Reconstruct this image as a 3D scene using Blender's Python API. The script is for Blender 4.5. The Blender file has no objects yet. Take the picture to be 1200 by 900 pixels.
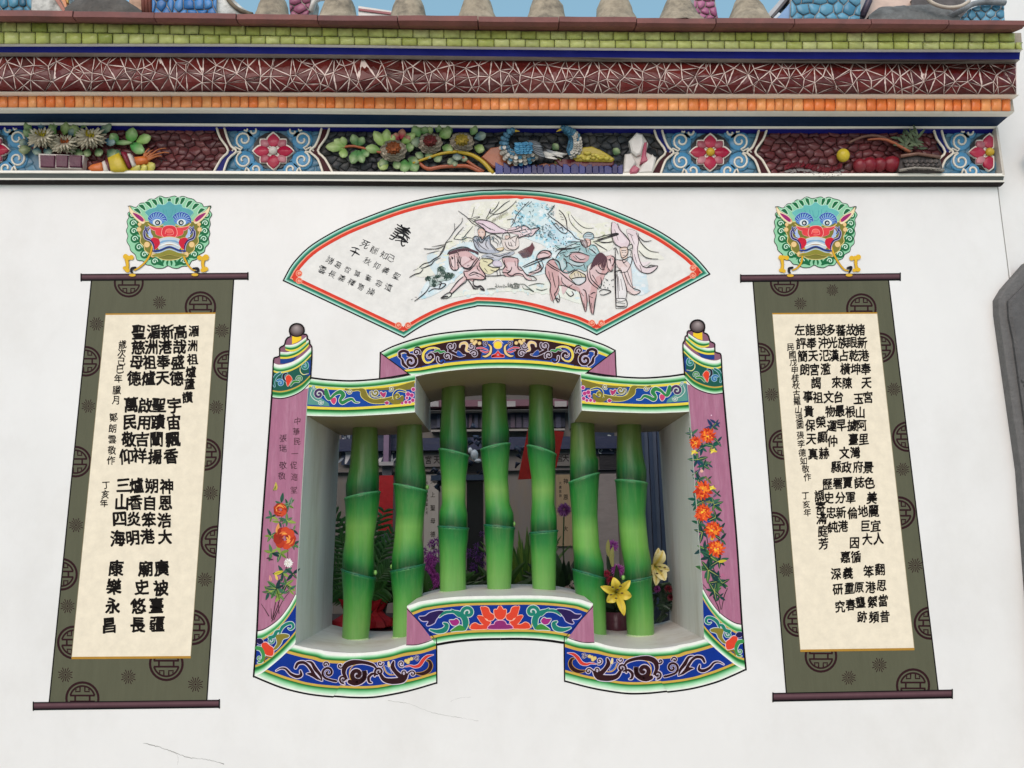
import bpy, math, random
from mathutils import Vector, Matrix
from mathutils.geometry import tessellate_polygon, delaunay_2d_cdt
random.seed(7)
sc = bpy.context.scene
COL = sc.collection

# ------------------------------------------------------------------ camera
FOC = 884.0                       # focal length in pixels of a 1200 px wide picture
VX = Vector((-55.0, 4547.0, -FOC)).normalized()            # world up seen from the camera
NY = Vector((-8.0, -FOC*FOC/4547.0, -FOC))                 # into the wall
NY = (NY - VX*NY.dot(VX)).normalized()
RX = NY.cross(VX).normalized()
CAMPOS = Vector((0.0, -2.4, 1.55))
ROT = Matrix((RX, NY, VX))                                  # camera -> world
cam_data = bpy.data.cameras.new('camera')
cam = bpy.data.objects.new('camera', cam_data)
COL.objects.link(cam)
cam.matrix_world = Matrix.Translation(CAMPOS) @ ROT.to_4x4()
cam_data.sensor_width = 36.0
cam_data.lens = FOC/1200.0*36.0
cam_data.clip_start = 0.05
cam_data.clip_end = 1000.0
sc.camera = cam

# ------------------------------------------------------------------ sky, sun, exposure
SUN_EL, SUN_AZ = math.radians(38), math.radians(192)        # azimuth measured from +Y clockwise
world = bpy.data.worlds.new('World'); sc.world = world
world.use_nodes = True
wn = world.node_tree
sky = wn.nodes.new('ShaderNodeTexSky'); sky.sky_type = 'NISHITA'
sky.sun_disc = False; sky.sun_elevation = SUN_EL; sky.sun_rotation = SUN_AZ
sky.air_density = 1.0; sky.dust_density = 1.5; sky.ozone_density = 1.0
bg = wn.nodes['Background']; bg.inputs['Strength'].default_value = 0.13
veil = wn.nodes.new('ShaderNodeMix'); veil.data_type = 'RGBA'              # thin bright haze evenly over the whole sky
veil.inputs['Factor'].default_value = 0.34; veil.inputs['B'].default_value = (4.8, 8.8, 10.6, 1)
wn.links.new(sky.outputs[0], veil.inputs['A']); wn.links.new(veil.outputs['Result'], bg.inputs[0])
sun_d = bpy.data.lights.new('sun', 'SUN'); sun = bpy.data.objects.new('sun', sun_d); COL.objects.link(sun)
sun_d.energy = 2.0; sun_d.angle = math.radians(55); sun_d.color = (1.0, 0.775, 0.70)
sdir = Vector((math.sin(SUN_AZ)*math.cos(SUN_EL), math.cos(SUN_AZ)*math.cos(SUN_EL), math.sin(SUN_EL)))
sun.rotation_euler = sdir.to_track_quat('Z', 'Y').to_euler()
sc.view_settings.view_transform = 'Standard'; sc.view_settings.look = 'None'
sc.view_settings.gamma = 1.0; sc.view_settings.use_curve_mapping = False
sc.view_settings.exposure = -0.12

# ------------------------------------------------------------------ survey: picture point + distance -> place on the building
def W(px, py, d=0.0):
    """point of the plane y = d that the photograph shows at (px, py)"""
    v = ROT @ Vector((px-600.0, 450.0-py, -FOC))
    t = (d-CAMPOS.y)/v.y
    return CAMPOS + v*t
def WZ(px, py, z):
    v = ROT @ Vector((px-600.0, 450.0-py, -FOC))
    t = (z-CAMPOS.z)/v.z
    return CAMPOS + v*t
def lin(h, k=1.0):
    if not isinstance(h, str): return tuple(h)
    h = h.lstrip('#'); o = []
    for i in (0, 2, 4):
        s = int(h[i:i+2], 16)/255.0
        o.append(k*(s/12.92 if s <= 0.04045 else ((s+0.055)/1.055)**2.4))
    return tuple(min(x, 0.9) for x in o)
def mixc(a, b, t): 
    a = lin(a); b = lin(b)
    return tuple(a[i]*(1-t)+b[i]*t for i in range(3))

# ------------------------------------------------------------------ materials
def material(name, rough=0.5, bump=0.0, bscale=60.0, var=0.12, vscale=8.0, coat=0.0, base=None, spec=0.5, dirt_or_shade=None, dscale=3.0, stretch=None, metal=0.0, trans=0.0):
    m = bpy.data.materials.new(name); m.use_nodes = True
    nt = m.node_tree; N = nt.nodes; L = nt.links
    p = N['Principled BSDF']
    p.inputs['Roughness'].default_value = rough
    p.inputs['Specular IOR Level'].default_value = spec
    p.inputs['Coat Weight'].default_value = coat
    p.inputs['Coat Roughness'].default_value = 0.08
    p.inputs['Metallic'].default_value = metal
    geo = N.new('ShaderNodeNewGeometry')
    vec = geo.outputs['Position']
    if stretch:
        mp = N.new('ShaderNodeMapping'); mp.inputs['Scale'].default_value = stretch
        L.new(vec, mp.inputs['Vector']); vec = mp.outputs[0]
    if base is None:
        a = N.new('ShaderNodeAttribute'); a.attribute_name = 'Col'; src = a.outputs['Color']
    else:
        r = N.new('ShaderNodeRGB'); r.outputs[0].default_value = (*lin(base), 1); src = r.outputs[0]
    nz = N.new('ShaderNodeTexNoise'); nz.inputs['Scale'].default_value = vscale; nz.inputs['Detail'].default_value = 6.0
    nz.inputs['Roughness'].default_value = 0.65
    L.new(vec, nz.inputs['Vector'])
    mr = N.new('ShaderNodeMapRange'); mr.inputs['From Min'].default_value = 0.25; mr.inputs['From Max'].default_value = 0.75
    mr.inputs['To Min'].default_value = 1.0-var; mr.inputs['To Max'].default_value = 1.0+var*0.6
    L.new(nz.outputs['Fac'], mr.inputs['Value'])
    vm = N.new('ShaderNodeVectorMath'); vm.operation = 'SCALE'
    L.new(src, vm.inputs[0]); L.new(mr.outputs[0], vm.inputs['Scale'])
    out = vm.outputs[0]
    if dirt_or_shade:
        n2 = N.new('ShaderNodeTexNoise'); n2.inputs['Scale'].default_value = dscale; n2.inputs['Detail'].default_value = 9.0
        n2.inputs['Roughness'].default_value = 0.7
        L.new(vec, n2.inputs['Vector'])
        m2 = N.new('ShaderNodeMapRange'); m2.inputs['From Min'].default_value = 0.48; m2.inputs['From Max'].default_value = 0.78
        m2.inputs['To Min'].default_value = 0.0; m2.inputs['To Max'].default_value = dirt_or_shade[1]
        L.new(n2.outputs['Fac'], m2.inputs['Value'])
        mx = N.new('ShaderNodeMix'); mx.data_type = 'RGBA'
        L.new(m2.outputs[0], mx.inputs['Factor']); L.new(out, mx.inputs['A']); mx.inputs['B'].default_value = (*lin(dirt_or_shade[0]), 1)
        out = mx.outputs['Result']
    L.new(out, p.inputs['Base Color'])
    if bump:
        n3 = N.new('ShaderNodeTexNoise'); n3.inputs['Scale'].default_value = bscale; n3.inputs['Detail'].default_value = 5.0
        L.new(vec, n3.inputs['Vector'])
        b = N.new('ShaderNodeBump'); b.inputs['Strength'].default_value = bump; b.inputs['Distance'].default_value = 0.003
        L.new(n3.outputs['Fac'], b.inputs['Height']); L.new(b.outputs[0], p.inputs['Normal'])
    return m
M = {
 'plaster': material('wall_plaster', 0.36, 0.8, 7, 0.07, 1.6, base='#e6e6e2', dirt_or_shade=('#c2beb4', 0.30), dscale=2.6, stretch=(1.0, 1, 0.75), spec=0.4),
 'reveal': material('reveal_plaster', 0.45, 0.3, 30, 0.08, 5, dirt_or_shade=('#8a7240', 0.62), dscale=2.4, stretch=(1.5, 2.2, 0.4)),  # brown streaks put shade and bamboo reflections into the colour, along with staining
 'paint': material('wall_paint', 0.5, 0.12, 90, 0.12, 30, spec=0.08),
 'silkpaint': material('scroll_paint', 0.5, 0.18, 60, 0.10, 14, spec=0.12, dirt_or_shade=('#6f6c58', 0.10), dscale=9, stretch=(3, 1, 0.35)),
 'postpaint': material('post_paint', 0.42, 0.25, 80, 0.16, 26, spec=0.2, dirt_or_shade=('#c295a8', 0.55), dscale=12, stretch=(4, 1, 0.5)),
 'ink': material('ink', 0.6, 0, 1, 0.05, 40, spec=0.1),
 'ceramic': material('glazed_ceramic', 0.22, 0.35, 70, 0.22, 18, coat=0.04, spec=0.28, dirt_or_shade=('#9a8f86', 0.18), dscale=14),
 'dullceramic': material('weathered_glaze', 0.4, 0.4, 90, 0.30, 30, spec=0.25, dirt_or_shade=('#8b8577', 0.4), dscale=12),
 'grout': material('lime_grout', 0.8, 0.5, 120, 0.15, 30, dirt_or_shade=('#6f6a62', 0.5), dscale=18),
 'limeline': material('white_lime_line', 0.5, 0.3, 60, 0.12, 14, dirt_or_shade=('#8a867c', 0.25), dscale=14, stretch=(0.6, 1, 2)),
 'navy': material('navy_paint', 0.55, 0.3, 60, 0.14, 14, spec=0.15, dirt_or_shade=('#4a4d5c', 0.12), dscale=9, stretch=(0.6, 1, 2)),
 'trim': material('painted_trim', 0.4, 0.4, 60, 0.14, 14, dirt_or_shade=('#55565a', 0.35), dscale=9, stretch=(0.6, 1, 2)),
 'brick': material('clay_tile', 0.7, 0.6, 60, 0.25, 12, dirt_or_shade=('#4c3c3a', 0.7), dscale=8),
 'stone': material('weathered_concrete', 0.85, 1.0, 75, 0.5, 22, dirt_or_shade=('#35332f', 0.95), dscale=17),
 'darkstone': material('carved_granite', 0.7, 0.9, 130, 0.35, 60, dirt_or_shade=('#2e2d2c', 0.5), dscale=30),
 'bamboo': material('glazed_bamboo', 0.32, 0.5, 34, 0.20, 12, coat=0.06, spec=0.35, stretch=(2.5, 2.5, 0.25), dirt_or_shade=('#9aa46a', 0.22), dscale=16),
 'leaf': material('leaf', 0.4, 0.1, 60, 0.2, 25),
 'petal': material('petal', 0.45, 0.15, 90, 0.1, 30),
 'cloth': material('crepe_paper', 0.6, 0.8, 35, 0.2, 20),
 'metal': material('painted_metal', 0.35, 0.1, 40, 0.1, 10),
 'paving': material('stone_paving', 0.7, 0.4, 20, 0.12, 3, base='#c4beb2'),
}

# ------------------------------------------------------------------ object helpers
WL = {}
def link(o, parent=None, wloc=None):
    COL.objects.link(o)
    if parent is not None:
        o.parent = parent
        o.location = Vector(wloc) - WL[parent.name]
    else:
        o.location = wloc
    WL[o.name] = Vector(wloc)
    return o
def thing(name, label, cat, loc, group=None):
    o = bpy.data.objects.new(name, None); o.empty_display_size = 0.05
    link(o, None, loc); o['label'] = label; o['category'] = cat
    if group: o['group'] = group
    return o
def tag(o, label=None, cat=None, group=None, kind=None):
    if label: o['label'] = label
    if cat: o['category'] = cat
    if group: o['group'] = group
    if kind: o['kind'] = kind
    return o

class G:
    """mesh collector with a colour per vertex; flat painting methods work in photograph pixels on a plane"""
    def __init__(s, depth=0.0, T=(0, 0, 1), step=0.0001):
        s.v = []; s.f = []; s.c = []
        s.depth = depth; s.T = T; s.layer = 0; s.n = 0; s.mir = None; s.clip = None; s.step = step; s.map = None
    def add(s, vs, fs, col):
        b = len(s.v)
        s.v += [Vector(p) for p in vs]
        s.f += [tuple(b+i for i in f) for f in fs]
        if col and isinstance(col, list): s.c += [lin(x) for x in col]
        else:
            cc = lin(col); s.c += [cc]*len(vs)
    # ---- planar painting
    def pt(s, p, d):
        x, y = p
        if s.map: return s.map(x, y, d)
        return W(x, y, d)
    def flat(s, pts, tris, col):
        """pts in picture pixels (already transformed)"""
        s.n += 1
        d = s.depth - s.layer*s.step - (s.n % 49)*0.000002
        if s.clip:
            np_, nt, nc = [], [], []
            for t in tris:
                poly = [(pts[i][0], pts[i][1]) for i in t]
                poly = clip_poly(poly, s.clip)
                if len(poly) < 3: continue
                b = len(np_); np_ += poly
                nt.append(tuple(range(b, b+len(poly))))
            pts, tris = np_, nt
            if isinstance(col, list): col = col[0]
            if not pts: return
        vs = [s.pt(p, d) for p in pts]
        s.add(vs, tris, col)
        if s.mir is not None:
            vm = [Vector((2*s.mir-p.x, p.y-0.000001, p.z)) for p in vs]
            s.add(vm, [tuple(reversed(t)) for t in tris], col)
    def tf(s, pts):
        ox, oy, k = s.T
        if isinstance(k, tuple): return [(ox+p[0]/k[0], oy+p[1]/k[1]) for p in pts]
        return [(ox+p[0]/k, oy+p[1]/k) for p in pts]
    def sc(s):
        k = s.T[2]
        return (k[0]+k[1])/2 if isinstance(k, tuple) else k
    def poly(s, pts, col, raw=False, smooth=0):
        if smooth: pts = closed(pts, smooth)
        q = pts if raw else s.tf(pts)
        tr = tessellate_polygon([[Vector((p[0], p[1], 0)) for p in q]])
        s.flat(q, [tuple(t) for t in tr], col)
    def blob(s, pts, col, out=None, ow=1.0, seg=4):
        q = closed(pts, seg)
        if out:
            s.stroke(q+[q[0]], ow*2, out, smooth=0); s.layer += 1
        s.poly(q, col)
        if out: s.layer -= 1
    def stroke(s, pts, w, col, out=None, ow=1.0, smooth=5, cap=True, raw=False):
        """w: number or list; widths in the same units as pts"""
        q = catmull(pts, smooth) if smooth and len(pts) > 2 else list(pts)
        n = len(q)
        if isinstance(w, (int, float)): ws = [w]*n
        else:
            ws = []
            for i in range(n):
                t = i/(n-1)*(len(w)-1); a = int(min(t, len(w)-2)); ws.append(w[a]+(w[a+1]-w[a])*(t-a))
        if out:
            s._ribbon(q, [x+2*ow for x in ws], out, cap, raw); s.layer += 1
            s._ribbon(q, ws, col, cap, raw); s.layer -= 1
        else: s._ribbon(q, ws, col, cap, raw)
    def _ribbon(s, q, ws, col, cap, raw):
        if not raw:
            k = s.sc(); q = s.tf(q); ws = [x/k for x in ws]
        n = len(q)
        if n < 2: return
        L, R = [], []
        for i in range(n):
            a = q[max(0, i-1)]; b = q[min(n-1, i+1)]
            dx, dy = b[0]-a[0], b[1]-a[1]; l = math.hypot(dx, dy) or 1
            nx, ny = -dy/l, dx/l; h = ws[i]/2
            L.append((q[i][0]+nx*h, q[i][1]+ny*h)); R.append((q[i][0]-nx*h, q[i][1]-ny*h))
        pts = L+R; tr = [(i, i+1, n+i+1, n+i) for i in range(n-1)]
        if cap:
            for e, j in ((0, 1), (n-1, n-2)):
                if ws[e] > 0.25:
                    dx, dy = q[e][0]-q[j][0], q[e][1]-q[j][1]; a0 = math.atan2(dy, dx); h = ws[e]/2
                    b = len(pts); m = 5
                    for i in range(m+1):
                        a = a0-math.pi/2+math.pi*i/m
                        pts.append((q[e][0]+h*math.cos(a), q[e][1]+h*math.sin(a)))
                    tr.append(tuple(range(b, b+m+1)))
        s.flat(pts, tr, col)
    def disc(s, cx, cy, r, col, ry=None, out=None, ow=1.0, seg=18, grad=None):
        ry = ry or r
        if out:
            s.disc(cx, cy, r+ow, out, ry+ow, seg=seg); s.layer += 1
        pts = [(cx+r*math.cos(2*math.pi*i/seg), cy+ry*math.sin(2*math.pi*i/seg)) for i in range(seg)]
        if grad:
            g = [(cx+grad[1][0], cy+grad[1][1])]+pts
            s.flat(s.tf(g), [(0, 1+i, 1+(i+1) % seg) for i in range(seg)], [grad[0]]+[col]*seg)
        else: s.flat(s.tf(pts), [tuple(range(seg))], col)
        if out: s.layer -= 1
    def spiral(s, cx, cy, r, a0, turns, w, col, out=None, ow=1.0, r1=0.15, tail=None, w1=None):
        """curl that starts at angle a0 (degrees) on radius r and winds in; turns signed"""
        n = int(14*abs(turns))+4; q = []
        for i in range(n):
            t = i/(n-1); a = math.radians(a0)+turns*2*math.pi*t; rr = r*(1-t*(1-r1))
            q.append((cx+rr*math.cos(a), cy+rr*math.sin(a)))
        if tail: q = list(tail)+q
        s.stroke(q, [w, w, w1 if w1 is not None else w*0.8], col, out, ow, smooth=3 if tail else 0)
    def gband(s, A, B, stops, n=40, raw=False):
        A = resample(catmull(A, 6) if len(A) > 2 else A, n); B = resample(catmull(B, 6) if len(B) > 2 else B, n)
        if not raw: A = s.tf(A); B = s.tf(B)
        for (v0, c0), (v1, c1) in zip(stops[:-1], stops[1:]):
            if c0 is None or c1 is None or v1-v0 < 1e-6: continue
            P = [(A[i][0]*(1-v0)+B[i][0]*v0, A[i][1]*(1-v0)+B[i][1]*v0) for i in range(n)]
            Q = [(A[i][0]*(1-v1)+B[i][0]*v1, A[i][1]*(1-v1)+B[i][1]*v1) for i in range(n)]
            s.flat(P+Q, [(i, i+1, n+i+1, n+i) for i in range(n-1)], [c0]*n+[c1]*n)
    # ---- solids in world units
    def box(s, a, b, col):
        x0, y0, z0 = a; x1, y1, z1 = b
        vs = [(x0,y0,z0),(x1,y0,z0),(x1,y1,z0),(x0,y1,z0),(x0,y0,z1),(x1,y0,z1),(x1,y1,z1),(x0,y1,z1)]
        s.add(vs, [(3,2,1,0),(4,5,6,7),(0,1,5,4),(1,2,6,5),(2,3,7,6),(3,0,4,7)], col)
    def tube(s, pts, rad, col, seg=8, capped=True):
        pts = [Vector(p) for p in pts]; n = len(pts)
        rs = rad if isinstance(rad, list) else [rad]*n
        if len(rs) != n: rs = [rs[0]+(rs[-1]-rs[0])*i/(n-1) for i in range(n)]
        vs = []; up = Vector((0.13, 0.9, 0.31)).normalized()
        for i in range(n):
            t = (pts[min(n-1, i+1)]-pts[max(0, i-1)]).normalized()
            a = t.cross(up)
            if a.length < 1e-4: a = t.cross(Vector((1, 0, 0)))
            a.normalize(); b = t.cross(a).normalized()
            for k in range(seg):
                an = 2*math.pi*k/seg
                vs.append(pts[i]+(a*math.cos(an)+b*math.sin(an))*rs[i])
        fs = [(i*seg+k, i*seg+(k+1) % seg, (i+1)*seg+(k+1) % seg, (i+1)*seg+k) for i in range(n-1) for k in range(seg)]
        if capped: fs += [tuple(reversed(range(seg))), tuple((n-1)*seg+k for k in range(seg))]
        if isinstance(col, list):
            cc = [lin(c) for c in col for _ in range(seg)]; s.add(vs, fs, None or list(cc))
        else: s.add(vs, fs, col)
    def ball(s, c, r, col, seg=10, rings=7):
        c = Vector(c); r = r if isinstance(r, tuple) else (r, r, r); vs = []; fs = []
        for i in range(rings+1):
            t = math.pi*i/rings
            for k in range(seg):
                a = 2*math.pi*k/seg
                vs.append(c+Vector((r[0]*math.sin(t)*math.cos(a), r[1]*math.sin(t)*math.sin(a), r[2]*math.cos(t))))
        fs = [(i*seg+k, i*seg+(k+1) % seg, (i+1)*seg+(k+1) % seg, (i+1)*seg+k) for i in range(rings) for k in range(seg)]
        s.add(vs, fs, col)
    def lathe(s, c, prof, col, seg=16, a0=0, a1=2*math.pi):
        """prof: list of (radius, height); col one colour or one per profile point"""
        c = Vector(c); vs = []; m = len(prof); full = abs(a1-a0-2*math.pi) < 1e-6
        k_ = seg if full else seg+1
        for (r, h) in prof:
            for k in range(k_):
                a = a0+(a1-a0)*k/seg; vs.append(c+Vector((r*math.cos(a), r*math.sin(a), h)))
        fs = []
        for i in range(m-1):
            for k in range(seg):
                k2 = (k+1) % k_ if full else k+1
                fs.append((i*k_+k, i*k_+k2, (i+1)*k_+k2, (i+1)*k_+k))
        cc = [lin(x) for x in col for _ in range(k_)] if isinstance(col, list) else col
        s.add(vs, fs, cc)
    def slab(s, pts, d0, d1, col, bev=0.0, sidecol=None):
        """outline in picture pixels measured at depth d1 (front), solid back to d0; bevelled front edge (bev in world units)"""
        n = len(pts); F = [W(p[0], p[1], d1) for p in pts]
        c = sum(F, Vector())/n
        Bk = [Vector((p.x, d0, p.z)) for p in F]
        area = sum(F[i].x*F[(i+1) % n].z-F[(i+1) % n].x*F[i].z for i in range(n))
        idx = list(range(n))
        if area < 0: F.reverse(); Bk.reverse()
        if bev:
            mid = [Vector((p.x, d1+bev*0.8, p.z)) for p in F]
            F2 = []
            for i in range(n):
                a, b, e = F[i-1], F[i], F[(i+1) % n]
                t1 = Vector((b.x-a.x, 0, b.z-a.z)); t2 = Vector((e.x-b.x, 0, e.z-b.z))
                if t1.length < 1e-7: t1 = t2.copy()
                if t2.length < 1e-7: t2 = t1.copy()
                t1.normalize(); t2.normalize()
                nn = Vector((-(t1.z+t2.z), 0, t1.x+t2.x))
                if nn.length < 1e-5: nn = Vector((-t1.z, 0, t1.x))
                nn.normalize(); F2.append(b+nn*bev)
            rings = [Bk, mid, F2]
        else: rings = [Bk, F]
        vs = [p for r in rings for p in r]; fs = []
        for k in range(len(rings)-1):
            for i in range(n):
                j = (i+1) % n; fs.append((k*n+i, k*n+j, (k+1)*n+j, (k+1)*n+i))
        top = rings[-1]; b = (len(rings)-1)*n
        for t in tessellate_polygon([[Vector((p.x, p.z, 0)) for p in top]]): fs.append(tuple(b+i for i in t))
        s.add(vs, fs, col)
    def build(s, name, mat, parent=None, smooth=False, flip=None):
        if not s.v: return None
        n = len(s.v)
        mn = Vector((min(p.x for p in s.v), min(p.y for p in s.v), min(p.z for p in s.v)))
        mx = Vector((max(p.x for p in s.v), max(p.y for p in s.v), max(p.z for p in s.v)))
        c = (mn+mx)/2
        me = bpy.data.meshes.new(name)
        me.from_pydata([tuple(p-c) for p in s.v], [], s.f)
        at = me.attributes.new('Col', 'FLOAT_COLOR', 'POINT')
        buf = []
        for col in s.c: buf += [col[0], col[1], col[2], 1.0]
        at.data.foreach_set('color', buf)
        if smooth: me.polygons.foreach_set('use_smooth', [True]*len(me.polygons))
        me.materials.append(M[mat] if isinstance(mat, str) else mat)
        me.update()
        o = bpy.data.objects.new(name, me)
        link(o, parent, c)
        return o

def clip_poly(poly, clip):
    out = poly; n = len(clip)
    for i in range(n):
        a, b = clip[i], clip[(i+1) % n]; inp = out; out = []
        if not inp: break
        def side(p): return (b[0]-a[0])*(p[1]-a[1])-(b[1]-a[1])*(p[0]-a[0])
        for j in range(len(inp)):
            p, q = inp[j-1], inp[j]; sp, sq = side(p), side(q)
            if sq >= 0:
                if sp < 0:
                    t = sp/(sp-sq); out.append((p[0]+(q[0]-p[0])*t, p[1]+(q[1]-p[1])*t))
                out.append(q)
            elif sp >= 0:
                t = sp/(sp-sq); out.append((p[0]+(q[0]-p[0])*t, p[1]+(q[1]-p[1])*t))
    return out
def catmull(p, k=5):
    n = len(p); out = []
    if n < 3 or k < 2: return list(p)
    for i in range(n-1):
        a, b, c, d = p[max(i-1, 0)], p[i], p[i+1], p[min(i+2, n-1)]
        for j in range(k):
            t = j/k
            out.append(tuple(0.5*((2*b[m])+(-a[m]+c[m])*t+(2*a[m]-5*b[m]+4*c[m]-d[m])*t*t+(-a[m]+3*b[m]-3*c[m]+d[m])*t**3) for m in range(len(b))))
    out.append(tuple(p[-1])); return out
def closed(p, k=4):
    n = len(p); out = []
    for i in range(n):
        a, b, c, d = p[i-1], p[i], p[(i+1) % n], p[(i+2) % n]
        for j in range(k):
            t = j/k
            out.append(tuple(0.5*((2*b[m])+(-a[m]+c[m])*t+(2*a[m]-5*b[m]+4*c[m]-d[m])*t*t+(-a[m]+3*b[m]-3*c[m]+d[m])*t**3) for m in (0, 1)))
    return out
def resample(p, n):
    L = [0]
    for a, b in zip(p[:-1], p[1:]): L.append(L[-1]+math.dist(a, b))
    out = []; j = 0
    for i in range(n):
        t = L[-1]*i/(n-1)
        while j < len(L)-2 and L[j+1] < t: j += 1
        f = (t-L[j])/((L[j+1]-L[j]) or 1)
        out.append(tuple(p[j][m]*(1-f)+p[j+1][m]*f for m in range(len(p[0]))))
    return out
def interp(xs, ys, x):
    if x <= xs[0]: return ys[0]+(ys[1]-ys[0])*(x-xs[0])/(xs[1]-xs[0])
    for i in range(len(xs)-1):
        if x <= xs[i+1] or i == len(xs)-2:
            return ys[i]+(ys[i+1]-ys[i])*(x-xs[i])/(xs[i+1]-xs[i])

# ------------------------------------------------------------------ brush lettering
_gl = {}
def glyph(ch, bold):
    key = (ch, bold)
    if key in _gl: return _gl[key]
    cu = bpy.data.curves.new('lettering', 'FONT'); cu.body = ch; cu.size = 1.0; cu.offset = bold; cu.resolution_u = 3
    ob = bpy.data.objects.new('lettering', cu); COL.objects.link(ob)
    dg = bpy.context.evaluated_depsgraph_get(); me = ob.evaluated_get(dg).to_mesh()
    vs = [(v.co.x, v.co.y) for v in me.vertices]; fs = [tuple(p.vertices) for p in me.polygons]
    ob.evaluated_get(dg).to_mesh_clear(); bpy.data.objects.remove(ob); bpy.data.curves.remove(cu)
    if vs:
        x0 = min(p[0] for p in vs); x1 = max(p[0] for p in vs); y0 = min(p[1] for p in vs); y1 = max(p[1] for p in vs)
        cx, cy = (x0+x1)/2, (y0+y1)/2
        vs = [(p[0]-cx, p[1]-cy) for p in vs]
    _gl[key] = (vs, fs); return _gl[key]
def write(g, ch, cx, cy, w, h, col='#15120f', bold=0.03, ang=0.0, skew=0.0, rough=0.02, rng=random):
    vs, fs = glyph(ch, 0.0)
    if not vs: return
    ca, sa = math.cos(math.radians(ang)), math.sin(math.radians(ang)); k = rng.uniform(-0.05, 0.05)
    p1, p2 = rng.uniform(0, 6), rng.uniform(0, 6); tilt = rng.uniform(-0.08, 0.0); b = bold*.80
    for n_, (dx, dy) in enumerate(((0, 0),) if bold < .01 else ((-b, -b), (b, -b), (b, b), (-b, b), (0, 0))):
        q1, q2 = rng.uniform(0, 6), rng.uniform(0, 6); e = min(.015, bold*.45); out = []
        for (x, y) in vs:
            x2 = x+rough*math.sin(y*7+p1)+e*math.sin(y*13+x*5+q1)+dx; y2 = y+rough*math.sin(x*8+p2)-tilt*x+k*x*x+e*math.sin(x*12-y*6+q2)+dy
            X = x2*w; Y = -y2*h
            out.append((cx+X*ca-Y*sa, cy+X*sa+Y*ca))
        g.flat(out, fs, col)
# ================================================================== SETTING
g = G(); g.box((-60, -60, -0.2), (60, 60, 0.0), '#a39b8d')
tag(g.build('ground', 'paving'), 'pale grey stone paving of the temple forecourt', kind='structure')

X0 = W(583.5, 410, 0).x            # axis of the bamboo window
XW = W(1168, 205, 0).x             # right end of the plaster wall and its cornice
XL = -3.4
THK = 0.5                          # wall thickness

# ---- outline of the window opening (left half, picture points on the wall face)
hole_top = [(358.8, 486.9), (380, 487.4), (405, 487.7), (425, 487), (442.5, 486), (465, 484.6), (486.3, 483), (486.9, 441.2),
            (500, 438.3), (515, 435.8), (528, 434.2), (540, 433), (552, 432), (565, 431.5), (575, 431)]
hole_bot = [(575, 698.4), (560, 698.6), (545, 699), (530, 700), (518, 701.2), (505, 703), (490, 706.3), (477, 710), (476.2, 755.5),
            (460, 760.4), (442.5, 763.6), (425, 765), (408, 765.2), (390, 764), (375, 762), (360, 759.3), (345.5, 755.8), (347, 700), (352.5, 600)]
left = [W(x, y, 0) for x, y in hole_bot+hole_top]
right = [Vector((2*X0-p.x, 0, p.z)) for p in reversed(left)]
HOLE = left+right                                      # closed loop
ZT = W(600, 60, 0).z
wall = thing('temple_wall', 'white plastered temple wall with a stepped window opening in the middle', 'wall', (0, 0, 0))
g = G()
outer = [Vector((XL, 0, 0)), Vector((XW, 0, 0)), Vector((XW, 0, ZT)), Vector((XL, 0, ZT))]
for yy in (0.0, THK):
    allp = outer+HOLE
    tr = tessellate_polygon([[Vector((p.x, p.z, 0)) for p in outer], [Vector((p.x, p.z, 0)) for p in HOLE]])
    g.add([Vector((p.x, yy, p.z)) for p in allp], [tuple(t) for t in tr], '#e6e6e2')
for i in range(4):
    a, b = outer[i], outer[(i+1) % 4]
    g.add([a, b, b+Vector((0, THK, 0)), a+Vector((0, THK, 0))], [(0, 1, 2, 3)], '#e6e6e2')
g.build('plaster_face', 'plaster', wall)
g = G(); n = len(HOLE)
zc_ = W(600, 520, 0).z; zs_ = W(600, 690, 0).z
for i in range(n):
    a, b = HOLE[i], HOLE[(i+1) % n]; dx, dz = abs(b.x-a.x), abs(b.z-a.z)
    c = '#e0ddd6' if dz > dx else ('#d9d6cf' if a.z < zs_+.05 else '#8c7c5e')      # soffit coloured brown for its shade and warm reflections; pale sill
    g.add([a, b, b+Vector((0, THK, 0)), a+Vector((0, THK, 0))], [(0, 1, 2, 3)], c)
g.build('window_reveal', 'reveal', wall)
# two fine settlement cracks in the plaster
g = G(0.0); g.layer = 1
rc = random.Random(44)
def crack(pts, w, c):
    q = resample(catmull(pts, 5), len(pts)*9); q = [(x+rc.uniform(-.5, .5), y+rc.uniform(-.45, .45)) for x, y in q]
    g.stroke(q, [w*rc.uniform(.25, 1.15) for _ in range(14)], c, smooth=0)
crack([(168, 871), (185, 875), (205, 882), (222, 888), (242, 890), (262, 895)], .95, '#8e8d88')
crack([(455, 821), (480, 825), (500, 833), (520, 838), (545, 842), (560, 845)], .5, '#a9a8a2')
crack([(528, 822), (538, 818), (552, 817)], .35, '#b5b4ae'); crack([(205, 882), (209, 888), (208, 896)], .4, '#a3a29c')
g.build('hairline_crack', 'ink', wall)

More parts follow.
